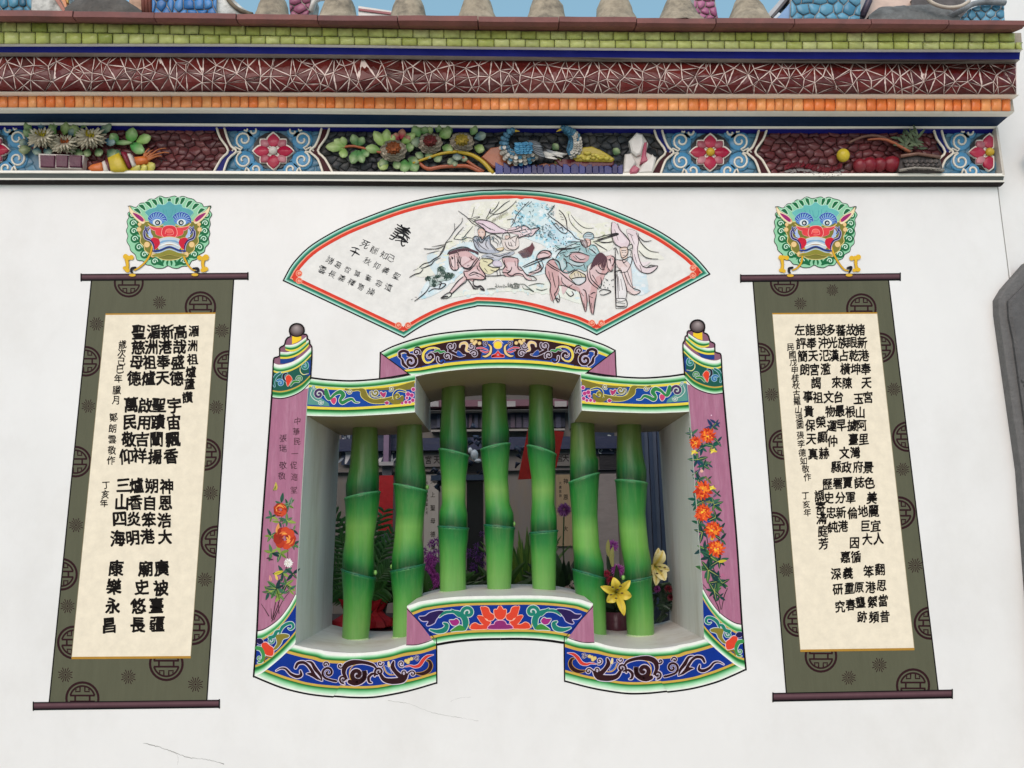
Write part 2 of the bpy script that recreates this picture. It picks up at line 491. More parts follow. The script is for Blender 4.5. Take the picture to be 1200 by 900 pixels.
# ---- adjoining wall and granite post at the right
aw = G(); zt = 5.2
aw.box((XW+0.004, 0.03, 0.0), (4.6, 0.12, zt), '#e9e7e0')
o = aw.build('adjoining_wall', 'plaster'); tag(o, 'taller plain white wall beyond the right end of the cornice', 'wall')
g = G(); g.stroke([(1168.6, 214), (1173, 250), (1179.5, 300), (1184.5, 341)], 1.2, '#8f8c86')
g.build('corner_joint', 'ink', wall)
st = thing('granite_post', 'dark grey carved granite slab with a slanting shoulder at the right edge', 'stone post', W(1190, 700, -0.035))
g = G(); pl = [(1171, 349), (1179, 335.5), (1205, 306), (1245, 300), (1262, 900), (1224, 900), (1198, 551), (1175, 391), (1171.5, 366)]
g.slab(pl, 0.0, -0.035, '#6a6967', bev=0.006); g.build('slab', 'darkstone', st)
g = G(); g.slab([(1183, 352), (1205, 330), (1240, 320), (1250, 900), (1238, 900), (1212, 560), (1189, 396), (1184, 372)], -0.03, -0.05, '#5c5b5a', bev=0.008)
g.build('raised_panel', 'darkstone', st)
g = G()
rng = random.Random(3)
for i in range(34):
    y = rng.uniform(345, 700); x = interp([345, 391, 551, 700], [1192, 1196, 1216, 1234], y)+rng.uniform(0, 26)
    c = W(x, y, -0.05); r = rng.uniform(.005, .012); g.ball(c, (r*rng.uniform(.8, 2), .006, r), '#5b5a59', 8, 5)
tag(g.build('carving', 'darkstone', st, smooth=True), kind='stuff')

# ================================================================== CORNICE
XS = [0, 300, 600, 900, 1180]
LN = dict(
 r0=[11, 15.5, 18, 20, 22], r1=[18.8, 22.5, 25, 26.8, 28],
 o0=[26, 31, 36, 38, 38.5], om=[37.5, 41.8, 46, 48.3, 49.3], o1=[51.5, 51.6, 55.3, 57.5, 58],
 w1=[54, 54.2, 57.6, 60, 60.7], b1=[61.5, 63, 66.3, 69, 69.6], s0=[64, 65.3, 69.2, 72, 73],
 s1=[107.5, 108, 109.8, 110.6, 111], w2=[110.8, 111.2, 113, 114, 114.6],
 g0=[112.2, 112.4, 114.2, 115, 115.6], g1=[126, 126.3, 129, 130, 130.4], w3=[129, 129.2, 132, 132.6, 133],
 c1=[143.6, 145, 147, 148, 148], f0=[146, 147.5, 149.5, 150.2, 150.2], f1=[152, 153, 155, 156, 156],
 f2=[199.8, 200.5, 202.3, 203, 203.2], f3=[202.4, 203.6, 205.3, 206, 206], l1=[208.6, 209.5, 211, 211.3, 211.3],
 l2=[210.8, 211.6, 213.2, 213.5, 213.5], l3=[215, 215.6, 217.6, 217.8, 217.5])
def ly(k, px):
    px = max(0, min(1200, px)); ys = LN[k]
    if px <= 0: return ys[0]
    for i in range(4):
        if px <= XS[i+1] or i == 3:
            t = (px-XS[i])/(XS[i+1]-XS[i])
            m0 = (ys[min(i+1, 4)]-ys[max(i-1, 0)])/2; m1 = (ys[min(i+2, 4)]-ys[i])/2 if i+1 < 5 else 0
            h00 = 2*t**3-3*t*t+1; h10 = t**3-2*t*t+t; h01 = -2*t**3+3*t*t; h11 = t**3-t*t
            return h00*ys[i]+h10*m0+h01*ys[i+1]+h11*m1
def at(k, X, d, dy=0.0):
    px = 600+X*300
    for _ in range(7):
        p = W(px, ly(k, px)+dy, d); px += (X-p.x)*300
    return Vector((X, d, W(px, ly(k, px)+dy, d).z))
def sweep(g, prof, xa, xb, col, n=48):
    m = len(prof); base = []
    for i in range(n+1):
        X = xa+(xb-xa)*i/n
        for p in prof:
            k, d = p[0], p[1]; q = at(k, X, p[2] if len(p) > 2 else d); base.append(Vector((X, d, q.z)))
    fs = [(i*m+j, i*m+(j+1) % m, (i+1)*m+(j+1) % m, (i+1)*m+j) for i in range(n) for j in range(m)]
    fs += [tuple(range(m)), tuple(n*m+j for j in reversed(range(m)))]
    if isinstance(col, list): cc = [lin(c) for _ in range(n+1) for c in col]; g.add(base, fs, cc)
    else: g.add(base, fs, col)
D = dict(roof=-.27, ol=-.205, ol2=-.195, fil=-.185, sh=-.15, org=-.12, cv0=-.108, cv1=-.03, fr=-.004, ledge=-.034)
XC = XW+0.004
def pxend(k, d, X=None):
    X = XW if X is None else X; p = at(k, X, d); v = ROT.transposed() @ (p-CAMPOS); return 600+FOC*v.x/(-v.z)
cor = thing('mosaic_cornice', 'cornice of brown eave tiles over rows of olive, burgundy and orange ceramic mosaic', 'cornice', (0, 0, at('c1', 0, -.03).z))
g = G()
sweep(g, [('o0', D['ol']+.001), ('o1', D['ol2']-.002), ('w1', D['fil']+.004), ('b1', D['fil']+.012), ('s0', D['sh']+.012), ('s1', D['sh']+.016),
          ('w2', D['org']-.001), ('g1', D['org']-.001), ('w3', D['cv0']+.004), ('c1', D['cv1']+.006), ('c1', .3, D['cv1']+.006), ('o0', .3, D['ol']+.008)], XL, XC, '#a59c8c')
g.build('mortar_core', 'grout', cor)
def strip(name, a, da, b, db, col, mat='trim', depth=.02):
    g = G(); sweep(g, [(a, da), (b, db), (b, db+depth, db), (a, da+depth, da)], XL, XC, col); return g.build(name, mat, cor)
strip('white_line', 'o1', D['ol2']-.002, 'w1', D['fil']-.004, '#f6f1e4', 'limeline')
strip('blue_fillet', 'w1', D['fil']-.002, 'b1', D['fil']+.006, '#121a78', 'navy')
strip('grey_line', 'b1', D['fil']+.003, 's0', D['sh']-.004, '#a29a90')
strip('white_line', 's1', D['sh']-.004, 'w2', D['org']-.008, '#f6f1e4', 'limeline')
strip('white_line', 'g1', D['org']-.002, 'w3', D['cv0']-.004, '#f6f1e4', 'limeline')
g = G(); prof = []
for i in range(7):
    t = i/6; prof.append(t)
def cove(t, X):
    a = at('w3', X, D['cv0']); b = at('c1', X, D['cv1'])
    p = a*(1-t)+b*t; p.y += 0.012*math.sin(math.pi*t); return p
n = 60; vs = []
for i in range(n+1):
    X = XL+(XC-XL)*i/n
    for j in range(7): vs.append(cove(j/6, X))
g.add(vs, [(i*7+j, i*7+j+1, (i+1)*7+j+1, (i+1)*7+j) for i in range(n) for j in range(6)], '#17304f')
g.build('cove_moulding', 'navy', cor, smooth=True)

# ---- eave tiles
g_j = [-290, -195, -102, -8, 86, 181, 277, 372, 466, 560, 655, 746, 839, 931, 1021, 1112, 1202]
rng = random.Random(11)
for a, b in zip(g_j[:-1], g_j[1:]):
    xa = W(a, ly('r0', a), D['roof']).x+.0015; xb = W(b, ly('r0', b), D['roof']).x-.0015
    if xb < XL: continue
    dz = rng.uniform(-.001, .0015); dd = rng.uniform(-.003, .003); g = G()
    c = mixc('#83514a', '#6d413f', rng.random())
    vs = []
    for i in range(5):
        X = xa+(xb-xa)*i/4; t = at('r0', X, D['roof']); u = at('r1', X, D['roof']); o_ = at('o0', X, D['ol'])
        w = rng.uniform(-.0008, .0008)
        vs += [Vector((X, .25, t.z+.02)), Vector((X, D['roof']+dd+.004, t.z+dz+w)), Vector((X, D['roof']+dd, t.z-.004+dz+w)), Vector((X, D['roof']+dd, u.z+dz+w)),
               Vector((X, D['roof']+.02, u.z+dz-.002)), Vector((X, D['ol']+.004, o_.z+.001)), Vector((X, .25, o_.z+.001))]
    fs = [(i*7+j, i*7+(j+1) % 7, (i+1)*7+(j+1) % 7, (i+1)*7+j) for i in range(4) for j in range(7)]+[tuple(range(7)), tuple(28+j for j in reversed(range(7)))]
    g.add(vs, fs, c); g.build('eave_tile', 'brick', cor)

# ---- one mosaic piece: pillow with an even edge, lying on a surface given by depth(px, py)
def piece(name, pts, depth, thick, col, parent, mat='ceramic', gap=0.6, tilt=0.0, dome=0.35, rng=random, sm=True):
    n = len(pts); cx = sum(p[0] for p in pts)/n; cy = sum(p[1] for p in pts)/n
    def sh(k):
        out = []
        for x, y in pts:
            r = math.hypot(x-cx, y-cy) or 1; f = max(.15, (r-k)/r); out.append((cx+(x-cx)*f, cy+(y-cy)*f))
        return out
    tx, ty = rng.uniform(-tilt, tilt), rng.uniform(-tilt, tilt)
    def P(p, h):
        d = depth(p[0], p[1]); return W(p[0], p[1], d-h+tx*(p[0]-cx)*.0028+ty*(p[1]-cy)*.0028)
    a = sh(gap); b = sh(gap); c_ = sh(gap+1.3)
    vs = [P(p, -.002) for p in a]+[P(p, thick*.55) for p in b]+[P(p, thick) for p in c_]+[P((cx, cy), thick*(1+dome))]
    fs = []
    for r in range(2):
        for i in range(n):
            j = (i+1) % n; fs.append((r*n+i, r*n+j, (r+1)*n+j, (r+1)*n+i))
    fs += [(2*n+i, 2*n+(i+1) % n, 3*n) for i in range(n)]
    g = G(); g.add(vs, fs, col)
    return g.build(name, mat, parent, smooth=sm)
def joinrest(): pass
rng = random.Random(5)
pitch = 18.1
for row, (ka, kb, da, db) in enumerate((('o0', 'om', D['ol'], D['ol2']-.004), ('om', 'o1', D['ol2']-.012, D['ol2']-.004))):
    x = -34.0+row*3
    EO = pxend(ka, da)-.5
    while x < EO-5:
        w = pitch+rng.uniform(-1.3, 1.3); x1 = min(x+w, EO)
        j = rng.uniform(-.3, .3)
        def dep(px, py, ka=ka, kb=kb, da=da, db=db): 
            a, b = ly(ka, px), ly(kb, px); t = max(0, min(1, (py-a)/(b-a))); return da+(db-da)*t
        pts = [(x, ly(ka, x)+j), (x+w*.5, ly(ka, x)-.1+j), (x1, ly(ka, x1)), (x1+.3, (ly(ka, x1)+ly(kb, x1))/2), (x1, ly(kb, x1)+j*.6), (x+w*.5, ly(kb, x)+.6), (x, ly(kb, x)), (x-.3, (ly(ka, x)+ly(kb, x))/2)]
        k = rng.random(); c = mixc('#b2ba60', '#cdd286', k) if rng.random() < .86 else mixc('#98a34e', '#d9dc96', k)
        if x1-x > 6: piece('olive_tile', pts, dep, .009, c, cor, 'dullceramic' if row == 0 else 'ceramic', gap=.45, tilt=.14, rng=rng)
        x = x1
x = -34.0
EO = pxend('g0', D['org'])-.5
while x < EO-5:
    w = 11.4+rng.uniform(-1.6, 1.6); x1 = min(x+w, EO)
    a0, a1, b0, b1 = ly('g0', x), ly('g0', x1), ly('g1', x), ly('g1', x1)
    pts = [(x, a0), (x+w*.5, a0-.4), (x1, a1), (x1+.5, (a1+b1)/2), (x1, b1), (x+w*.5, b0+.5), (x, b0), (x-.1, (a0+b0)/2)]
    c = mixc('#ec7c3a', '#f8a868', rng.random())
    if x1-x > 5: piece('orange_tile', pts, lambda px, py: D['org'], .008, c, cor, 'ceramic', gap=.4, tilt=.16, rng=rng)
    x = x1
# ---- burgundy shards on the bulging band
def shards(xa, xb, ytop, ybot, nx, ny, rng, keep=None):
    """irregular triangles filling the strip between two lines"""
    P = []; cols = []
    for i in range(nx+1):
        x = xa+(xb-xa)*i/nx; r = []
        for j in range(ny+1):
            jx = 0 if i in (0, nx) else rng.uniform(-.62, .62)*(xb-xa)/nx
            jy = 0 if j in (0, ny) else rng.uniform(-.44, .44)
            px = x+jx+((.5 if j % 2 else 0)*(xb-xa)/nx if 0 < i < nx else 0); t = (j+jy)/ny
            P.append(Vector((px, ytop(px)*(1-t)+ybot(px)*t)))
    r = delaunay_2d_cdt(P, [], [], 0, 1e-4)
    return [[(r[0][i].x, r[0][i].y) for i in f] for f in r[2] if abs((r[0][f[1]]-r[0][f[0]]).cross(r[0][f[2]]-r[0][f[0]]) if False else ((r[0][f[1]].x-r[0][f[0]].x)*(r[0][f[2]].y-r[0][f[0]].y)-(r[0][f[2]].x-r[0][f[0]].x)*(r[0][f[1]].y-r[0][f[0]].y))) > 5]
def cobbles(xa, xb, ya, yb, w, h, rng, jit=.24):
    memo = {}
    def vx(x, y):
        k = (round(x*4), round(y*4))
        for kk in ((k[0]+a, k[1]+b) for a in (-1, 0, 1) for b in (-1, 0, 1)):
            if kk in memo: return memo[kk]
        edge = y < ya+h*.2 or y > yb-h*.2
        memo[k] = (x+rng.uniform(-jit, jit)*w, min(yb, max(ya, y+(0 if edge else rng.uniform(-jit, jit)*h)))); return memo[k]
    out = []; r = 0; y = ya+h*.25
    while y < yb+h*.4:
        x = xa+(w/2 if r % 2 else 0)
        while x < xb+w*.4:
            hx_ = [(0, -h*.62), (w/2, -h*.3), (w/2, h*.3), (0, h*.62), (-w/2, h*.3), (-w/2, -h*.3)]
            q = []
            for a, b in hx_:
                p = vx(x+a, max(ya, min(yb, y+b)))
                if not q or math.dist(p, q[-1]) > 1: q.append(p)
            if len(q) > 3: out.append(q)
            x += w
        y += h*.92; r += 1
    return out
def bulge(px, py):
    a, b = ly('s0', px), ly('s1', px); t = max(0, min(1, (py-a)/(b-a)))
    return D['sh']-.024*math.sin(math.pi*t)**.8+.004
ES = pxend('s0', D['sh']-.02)-.5
tri = shards(-36, ES, lambda x: ly('s0', x)+.4, lambda x: ly('s1', x)-.4, 76, 4, rng)
print('shards', len(tri))
tri.sort(key=lambda t: -abs((t[1][0]-t[0][0])*(t[2][1]-t[0][1])-(t[2][0]-t[0][0])*(t[1][1]-t[0][1])))
def fat(t):
    out = []
    for i in range(3):
        a, b = t[i], t[(i+1) % 3]; out += [a, ((a[0]+b[0])/2, (a[1]+b[1])/2)]
    return out
g = G(); 
# white cement bed between the shards
vs = []; n = 90
for i in range(n+1):
    px = -60+(ES+60.3)*i/n
    for j in range(9):
        y = ly('s0', px)*(1-j/8)+ly('s1', px)*j/8; vs.append(W(px, y, bulge(px, y)-.0022))
g.add(vs, [(i*9+j, i*9+j+1, (i+1)*9+j+1, (i+1)*9+j) for i in range(n) for j in range(8)], '#e2cdc2')
g.build('cement_bed', 'limeline', cor, smooth=True)
restv = None
for i, t in enumerate(tri):
    c = mixc('#46100f', '#651d1a', rng.random())
    q = fat(t)
    o = piece('burgundy_shard', q, bulge, .0042, c, cor, 'ceramic', gap=rng.uniform(.3, .68), tilt=.05, dome=.12, rng=rng, sm=False)
    if i >= 298:
        if restv is None: restv = []
        restv.append(o)
def joinobs(obs, name, parent, kind='stuff'):
    """merge finished small pieces into one part"""
    if not obs: return
    g = G(); mat = obs[0].data.materials[0]
    for o in obs:
        w = WL[o.name]; b = len(g.v); me = o.data
        cs = me.attributes['Col'].data
        g.v += [v.co+w for v in me.vertices]; g.c += [tuple(cs[i].color[:3]) for i in range(len(me.vertices))]
        g.f += [tuple(b+i for i in p.vertices) for p in me.polygons]
        bpy.data.objects.remove(o)
    tag(g.build(name, mat, parent), kind=kind)
joinobs(restv, 'small_shards', cor)

# ================================================================== FRIEZE
fr = thing('relief_frieze', 'long recessed frieze strip with mosaic ground and floral medallions under the cornice', 'frieze', (0, 0, at('l3', 0, 0).z))
g = G(); sweep(g, [('f0', D['fr']+.002), ('f3', D['fr']+.002), ('f3', .05, D['fr']), ('f0', .05, D['fr'])], XL, XC-.004, '#55504c'); g.build('backing', 'grout', fr)
def fstrip(name, a, da, b, db, col, depth=.03, mat='trim'):
    if depth == 'limeline': depth, mat = .03, depth
    g = G(); sweep(g, [(a, da), (b, db), (b, db+depth, db), (a, da+depth, da)], XL, XC, col); return g.build(name, mat, fr)
fstrip('white_line', 'c1', D['cv1']-.003, 'f0', D['cv1']+.001, '#f6f1e4', 'limeline')
fstrip('blue_border', 'f0', D['cv1']+.004, 'f1', D['fr']-.008, '#10146a', .012, 'navy')
fstrip('white_line', 'f2', D['ledge']+.001, 'f3', D['ledge']+.0, '#f6f1e4', 'limeline')
fstrip('grey_ledge', 'f3', D['ledge']+.004, 'l1', D['ledge']+.012, '#5c625e', .04)
fstrip('white_line', 'l1', D['ledge']+.006, 'l2', D['ledge']+.008, '#f6f1e4', .03, 'limeline')
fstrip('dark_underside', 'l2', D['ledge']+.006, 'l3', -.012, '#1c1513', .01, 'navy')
g = G(); p0 = W(1166.5, 150, -.03); p1 = W(1167, 205, -.034)
g.box((XC-.008, -.034, p1.z), (XC, .0, p0.z), '#c9c2b5'); g.build('end_cap', 'trim', fr)
def frd(px, py): return D['fr']
def ftop(x): return ly('f1', x)-1
def fbot(x): return ly('f2', x)+1.5
# medallion outlines (offsets from the medallion axis; same at every medallion)
OUT = [(-66, -26.5), (-62, -15), (-52.5, 0), (-61, 10), (-71, 28)]
INN = [(-57, -26.5), (-53.7, -15), (-49, -5), (-43, 1), (-52.5, 10), (-58.7, 27)]
meds = [(-14, 175, 1.0, '#d8d0c6'), (320, 176.5, 1.0, '#d8d0c6'), (832.5, 178, 1.0, '#c9a52c'), (1160, 178, 1.0, '#c9a52c')]
def xleft(cx, y): return cx+interp([-26.5, -15, 0, 10, 28], [-66, -62, -52.5, -61, -71], y)
def inmed(x, y, pad=0):
    for cx, cy, s, _ in meds:
        yy = y-cy
        if abs(x-cx) < -interp([-26.5, -15, 0, 10, 28], [-66, -62, -52.5, -61, -71], yy)+pad: return True
    return False
for nm, xa, xb, nx, ny, c0, c1, th in (('burgundy_chip', 26, 268, 21, 4, '#4e2226', '#713c3c', .006), ('slate_chip', 376, 782, 34, 4, '#1d2024', '#3d4145', .006), ('burgundy_chip', 884, 1112, 17, 4, '#4b2226', '#70383a', .008)):
    T = cobbles(xa-10, xb+10, ftop((xa+xb)/2), fbot((xa+xb)/2), 11.5, 8.4, rng)
    for t in T:
        mx = sum(p[0] for p in t)/len(t); my = sum(p[1] for p in t)/len(t)
        if inmed(mx, my, 2): continue
        piece(nm, t, frd, th*.8, mixc(c0, c1, rng.random()), fr, 'dullceramic' if nm[0] == 's' else 'ceramic', gap=.15, tilt=.3, dome=.4, rng=rng)
for mi, (cx, cy, s, cc) in enumerate(meds):
    vis = [x for x in (cx-60, cx, cx+60) if -10 < x < 1175]
    md = G(); xr = min(cx+72, 1166)
    ring = [(max(-60, xleft(cx, y)), cy+y) for y in (-26.5, -15, 0, 10, 28)]
    rr = [(min(xr, 2*cx-xleft(cx, y)), cy+y) for y in (28, 10, 0, -15, -26.5)]
    md.slab(ring+rr, D['fr']+.001, D['fr']-.0015, '#5d7f93')
    mo = md.build('medallion', 'dullceramic', fr)
    T = cobbles(max(-40, cx-58), min(1160, cx+58), ftop(cx), fbot(cx), 12, 10, rng)
    for t in T:
        mx = sum(p[0] for p in t)/len(t); my = sum(p[1] for p in t)/len(t)
        if abs(mx-cx) > -interp([-26.5, -15, -5, 1, 10, 27], [-57, -53.7, -49, -43, -52.5, -58.7], my-cy)-1 or mx > 1163 or mx < -30: continue
        piece('blue_chip', t, frd, .004, mixc('#3f6a84', '#5f8ca4', rng.random()), mo, 'ceramic', gap=.4, tilt=.2, dome=.4, rng=rng)
    for sg in (-1, 1):
        def pp(L, d): return [W(cx-sg*x if sg < 0 else cx+x, cy+y, d) for x, y in L]
        def ok(L): return all(-60 < (cx-sg*x if sg < 0 else cx+x) < 1166 for x, y in L)
        if not ok(OUT): 
            if not ok(INN): continue
        ob = G(); up = '#39161b' if True else ''
        A = [(x if sg > 0 else -x, y) for x, y in OUT]; B = [(x if sg > 0 else -x, y) for x, y in INN]
        mid = lambda L: [p for p in L]
        q = [(cx+x, cy+y) for x, y in A[:3]]+[(cx+x, cy+y) for x, y in reversed(B[:4])]
        q2 = [(cx+x, cy+y) for x, y in A[2:]]+[(cx+x, cy+y) for x, y in reversed(B[3:])]
        blue, mar = '#1a1f66', '#3f171c'
        if mi == 0: c_up, c_dn = blue, mar
        elif sg > 0: c_up, c_dn = mar, blue
        else: c_up, c_dn = mar, mar
        if mi == 2 and sg > 0: c_up, c_dn = blue, mar
        if mi == 3: c_up, c_dn = blue, mar
        ob.slab(q, D['fr'], D['fr']-.013, c_up); ob.slab(q2, D['fr'], D['fr']-.013, c_dn)
        ob.build('border_band', 'navy', mo)
        for L in (A, B):
            if not all(-60 < cx+x < 1168 for x, y in L): continue
            lg = G(); lg.tube([W(cx+x, cy+y, D['fr']-.014) for x, y in catmull(L, 3)], .0042, '#e9e0ce', 6); lg.build('border_line', 'trim', mo, smooth=True)
    # clouds: blue pads with a raised white curl, four corners and four mid spots
    def cloud(ux, uy, r, a0, turns, tail):
        x, y = cx+ux, cy+uy
        if x > 1162 or x < -20: return
        pad = [(x+r*1.3*math.cos(t*math.pi/6), y+r*1.2*math.sin(t*math.pi/6)) for t in range(12)]
        p = G(); p.slab([(min(a, 1164), b) for a, b in pad], D['fr'], D['fr']-.009, '#5090b8', bev=.003); po = p.build('cloud_pad', 'ceramic', mo, smooth=True)
        q = [(cx+a, cy+b) for a, b in tail]; m = int(14*abs(turns))
        for i in range(m+1):
            t = i/m; a = math.radians(a0)+turns*2*math.pi*t; rr = r*(1.05-.8*t); q.append((x+rr*math.cos(a), y+rr*math.sin(a)))
        q = [(min(a, 1165), b) for a, b in q]
        w = G(); w.tube([W(a, b, D['fr']-.011) for a, b in q], .0036, '#e4ddcd', 6); w.build('curl', 'trim', mo, smooth=True)
    for sx in (-1, 1):
        cloud(sx*34, -13, 9.5, 100 if sx < 0 else 80, sx*-1.3, [(sx*48, 1), (sx*44, -4), (sx*38, -1)])
        cloud(sx*34, 11, 9.5, 250 if sx < 0 else 290, sx*1.3, [(sx*46, 3), (sx*43, 2), (sx*38, 1)])
        cloud(sx*24, -23, 6.5, 180 if sx < 0 else 0, sx*-1.0, [(sx*34, -24)])
        cloud(sx*21, 22, 7.5, 180 if sx < 0 else 0, sx*1.1, [(sx*33, 25), (sx*31, 20)])
    if -20 < cx < 1162:
        fl = G(); pts = [(min(1165, cx+24*math.cos(a*math.pi/8)), cy+22*math.sin(a*math.pi/8)) for a in range(16)]
        fl.slab(pts, D['fr'], D['fr']-.007, '#1c1a1a'); fl.build('flower_ground', 'trim', mo)
        for k in range(8):
            a = math.pi/4*k; big = k % 2 == 0; L = (25 if big else 22); wd = 8.6 if big else 6.2
            L0 = 3 if big else 7
            q = []
            for t, ww in ((0, .2), (.12, .62), (.3, .93), (.48, 1), (.66, .88), (.82, .55), (.93, .24), (1, .0), (.93, -.24), (.82, -.55), (.66, -.88), (.48, -1), (.3, -.93), (.12, -.62), (0, -.2)):
                r = L0+(L-L0)*t; q.append((cx+r*math.cos(a)-ww*wd*math.sin(a), cy+(r*math.sin(a)+ww*wd*math.cos(a))*.9))
            if max(p[0] for p in q) > 1166: 
                if min(p[0] for p in q) > 1160: continue
                q = [(min(p[0], 1165.5), p[1]) for p in q]
            p = G(); p.slab(q, D['fr'], D['fr']-.014, '#ece2d4', bev=.001); po = p.build('petal', 'trim', mo)
            mxx = sum(a_[0] for a_ in q)/len(q); myy = sum(a_[1] for a_ in q)/len(q)
            q2 = [(mxx+(a_[0]-mxx)*.84, myy+(a_[1]-myy)*.80) for a_ in q]
            p = G(); p.slab(q2, D['fr']-.010, D['fr']-.019, mixc('#a9183c', '#c2455c', .1*k % 1) if big else mixc('#a04a58', '#bb7c83', rng.random()), bev=.003)
            p.build('petal_glaze', 'ceramic', mo, smooth=True)
        p = G(); c = W(min(cx, 1162), cy, D['fr']-.019); p.ball(c, (.015, .011, .015), cc, 14, 8); p.build('flower_heart', 'ceramic', mo, smooth=True)
# ================================================================== PAINTED AND OPEN BAMBOO WINDOW
win = thing('bamboo_window', 'open window with seven green bamboo bars in a painted curved frame', 'window', W(583, 800, 0))
MINT, GRN, DKG, WHT, YEL, OCH, BLU, BLK = '#a4dcae', '#3f9650', '#125c2c', '#eef0e6', '#e8d24a', '#cba84a', '#1f4a9c', '#100e10'
LAV = '#cfc3d2'; BRN = '#30171b'; PUR = '#a66a84'
def frame(name, T, mir=True, base=0):
    g = G(0.0, T); g.layer = base
    if mir: g.mir = X0
    return g
# ---- A: the arch over the middle, in true order of stripes
g = frame('A', (440, 380, 8), True, 6)
topA = [(45, 268), (150, 214), (300, 160), (450, 118), (600, 90), (800, 66), (1000, 53), (1150, 50)]
botA = [(320, 470), (378, 488), (500, 465), (600, 448), (800, 425), (1000, 412), (1150, 408)]
botA = [(320, 472), (450, 470), (600, 448), (800, 425), (1000, 412), (1150, 408)]
STA = [(-.022, BLK), (.018, BLK), (.02, WHT), (.07, MINT), (.12, GRN), (.165, DKG), (.185, GRN), (.21, MINT), (.222, YEL), (.29, YEL)]
STB = [(.785, YEL), (.855, YEL), (.865, DKG), (.885, DKG), (.915, GRN), (.95, MINT), (1.0, WHT)]
g.gband(topA, botA, STA); g.gband(topA, botA, [(.285, BLU), (.79, BLU)]); g.layer += 1; g.gband(topA, botA, STB)
g.layer += 1
# brown scrollwork
BO = dict(out=LAV, ow=5)
g.stroke([(395, 240), (420, 300), (400, 350), (430, 400)], [70, 90, 40, 10], BRN)
g.poly([(400, 232), (520, 198), (680, 165), (800, 148), (905, 140), (1000, 140), (1010, 215), (985, 320), (800, 335), (650, 352), (520, 372), (430, 395), (370, 415), (395, 330)], BRN)
g.layer += 1
g.spiral(330, 350, 62, 250, 1.25, 26, BRN, LAV, 7, tail=[(230, 300), (225, 268), (260, 250), (300, 262)])
g.stroke([(215, 300), (250, 330), (262, 372), (300, 405)], [8, 20, 30, 20], BRN, LAV, 7)
g.spiral(385, 262, 34, 20, -1.2, 15, BRN, LAV, 5.5)
g.stroke([(255, 300), (290, 285), (330, 300)], [18, 22, 8], BLU)
g.stroke([(385, 320), (375, 365), (340, 390)], [16, 14, 4], YEL)
g.spiral(510, 300, 66, 300, -1.25, 27, BRN, LAV, 7); g.layer += 1
g.stroke([(600, 232), (550, 220), (490, 232), (452, 270), (448, 320), (475, 358), (520, 352), (545, 325)], [8, 14, 20, 22, 20, 16, 12, 6], YEL, LAV, 2)
g.stroke([(478, 275), (500, 250), (540, 246)], [16, 20, 8], BLU); g.stroke([(470, 320), (490, 342), (520, 340)], [12, 14, 8], BLU)
g.stroke([(555, 255), (590, 245), (610, 262), (640, 255), (660, 270)], [14, 22, 22, 16, 5], '#3f8f4d', LAV, 4)
g.spiral(628, 340, 52, 210, -.5, 16, BRN, LAV, 7); g.disc(630, 348, 26, BLU, 18)
g.spiral(672, 300, 36, 30, -1.1, 15, BRN, LAV, 5.5); g.spiral(705, 208, 42, 330, 1.25, 15, BRN, LAV, 5.5)
g.stroke([(690, 250), (730, 270), (790, 295), (840, 290)], [22, 26, 22, 5], BRN, LAV, 5.5)
g.blob([(770, 250), (800, 265), (825, 300), (790, 302), (762, 285)], BLU, LAV, 3)
g.stroke([(790, 215), (800, 185), (840, 175), (860, 200), (850, 245), (880, 260)], [10, 18, 24, 24, 18, 6], '#e6c98a', LAV, 3)
g.stroke([(815, 240), (820, 205), (840, 198)], [14, 20, 10], BRN)
g.spiral(900, 205, 36, 170, -1.2, 12, BRN, LAV, 5.5); g.spiral(925, 278, 36, 200, 1.2, 13, BRN, LAV, 5.5)
for a in ((905, 155), (940, 165), (975, 178), (925, 180)): g.disc(a[0], a[1], 15, '#e6c98a', out='#a98b58', ow=3)
g.spiral(1035, 178, 24, 90, 1.1, 10, BRN, LAV, 3)
g.stroke([(950, 225), (1000, 222), (1050, 240)], [10, 14, 6], '#cf3f50', LAV, 3); g.stroke([(985, 245), (1030, 262), (1075, 250)], [8, 14, 6], '#cf3f50', LAV, 3)
g.stroke([(1060, 190), (1082, 215), (1075, 270), (1035, 300), (1005, 298)], [8, 18, 22, 18, 6], '#e6c98a', BRN, 7)
g.stroke([(1150, 255), (1128, 285), (1092, 300), (1150, 302)], [12, 22, 20, 18], '#d93a35', LAV, 3)
g.layer += 1
g.stroke([(1100, 180), (1128, 150), (1150, 146)], [5, 10, 8], '#e9d9c0'); g.disc(1150, 195, 34, '#f0d33c', out='#e5b6a0', ow=5)
g.layer += 1
g.stroke([(45, 268), (150, 345), (318, 470)], 9, BLK, smooth=0); g.stroke([(45, 264), (42, 400), (38, 515)], 12, BLK, smooth=0)
g.build('arch_band', 'paint', win)
g = frame('tri', (440, 380, 8), True, 5); g.poly([(45, 268), (330, 478), (200, 503), (38, 520)], PUR); g.layer = 12
g.stroke([(36, 517), (180, 503), (330, 474)], 7, BLK); g.build('corner_facet', 'postpaint', win)
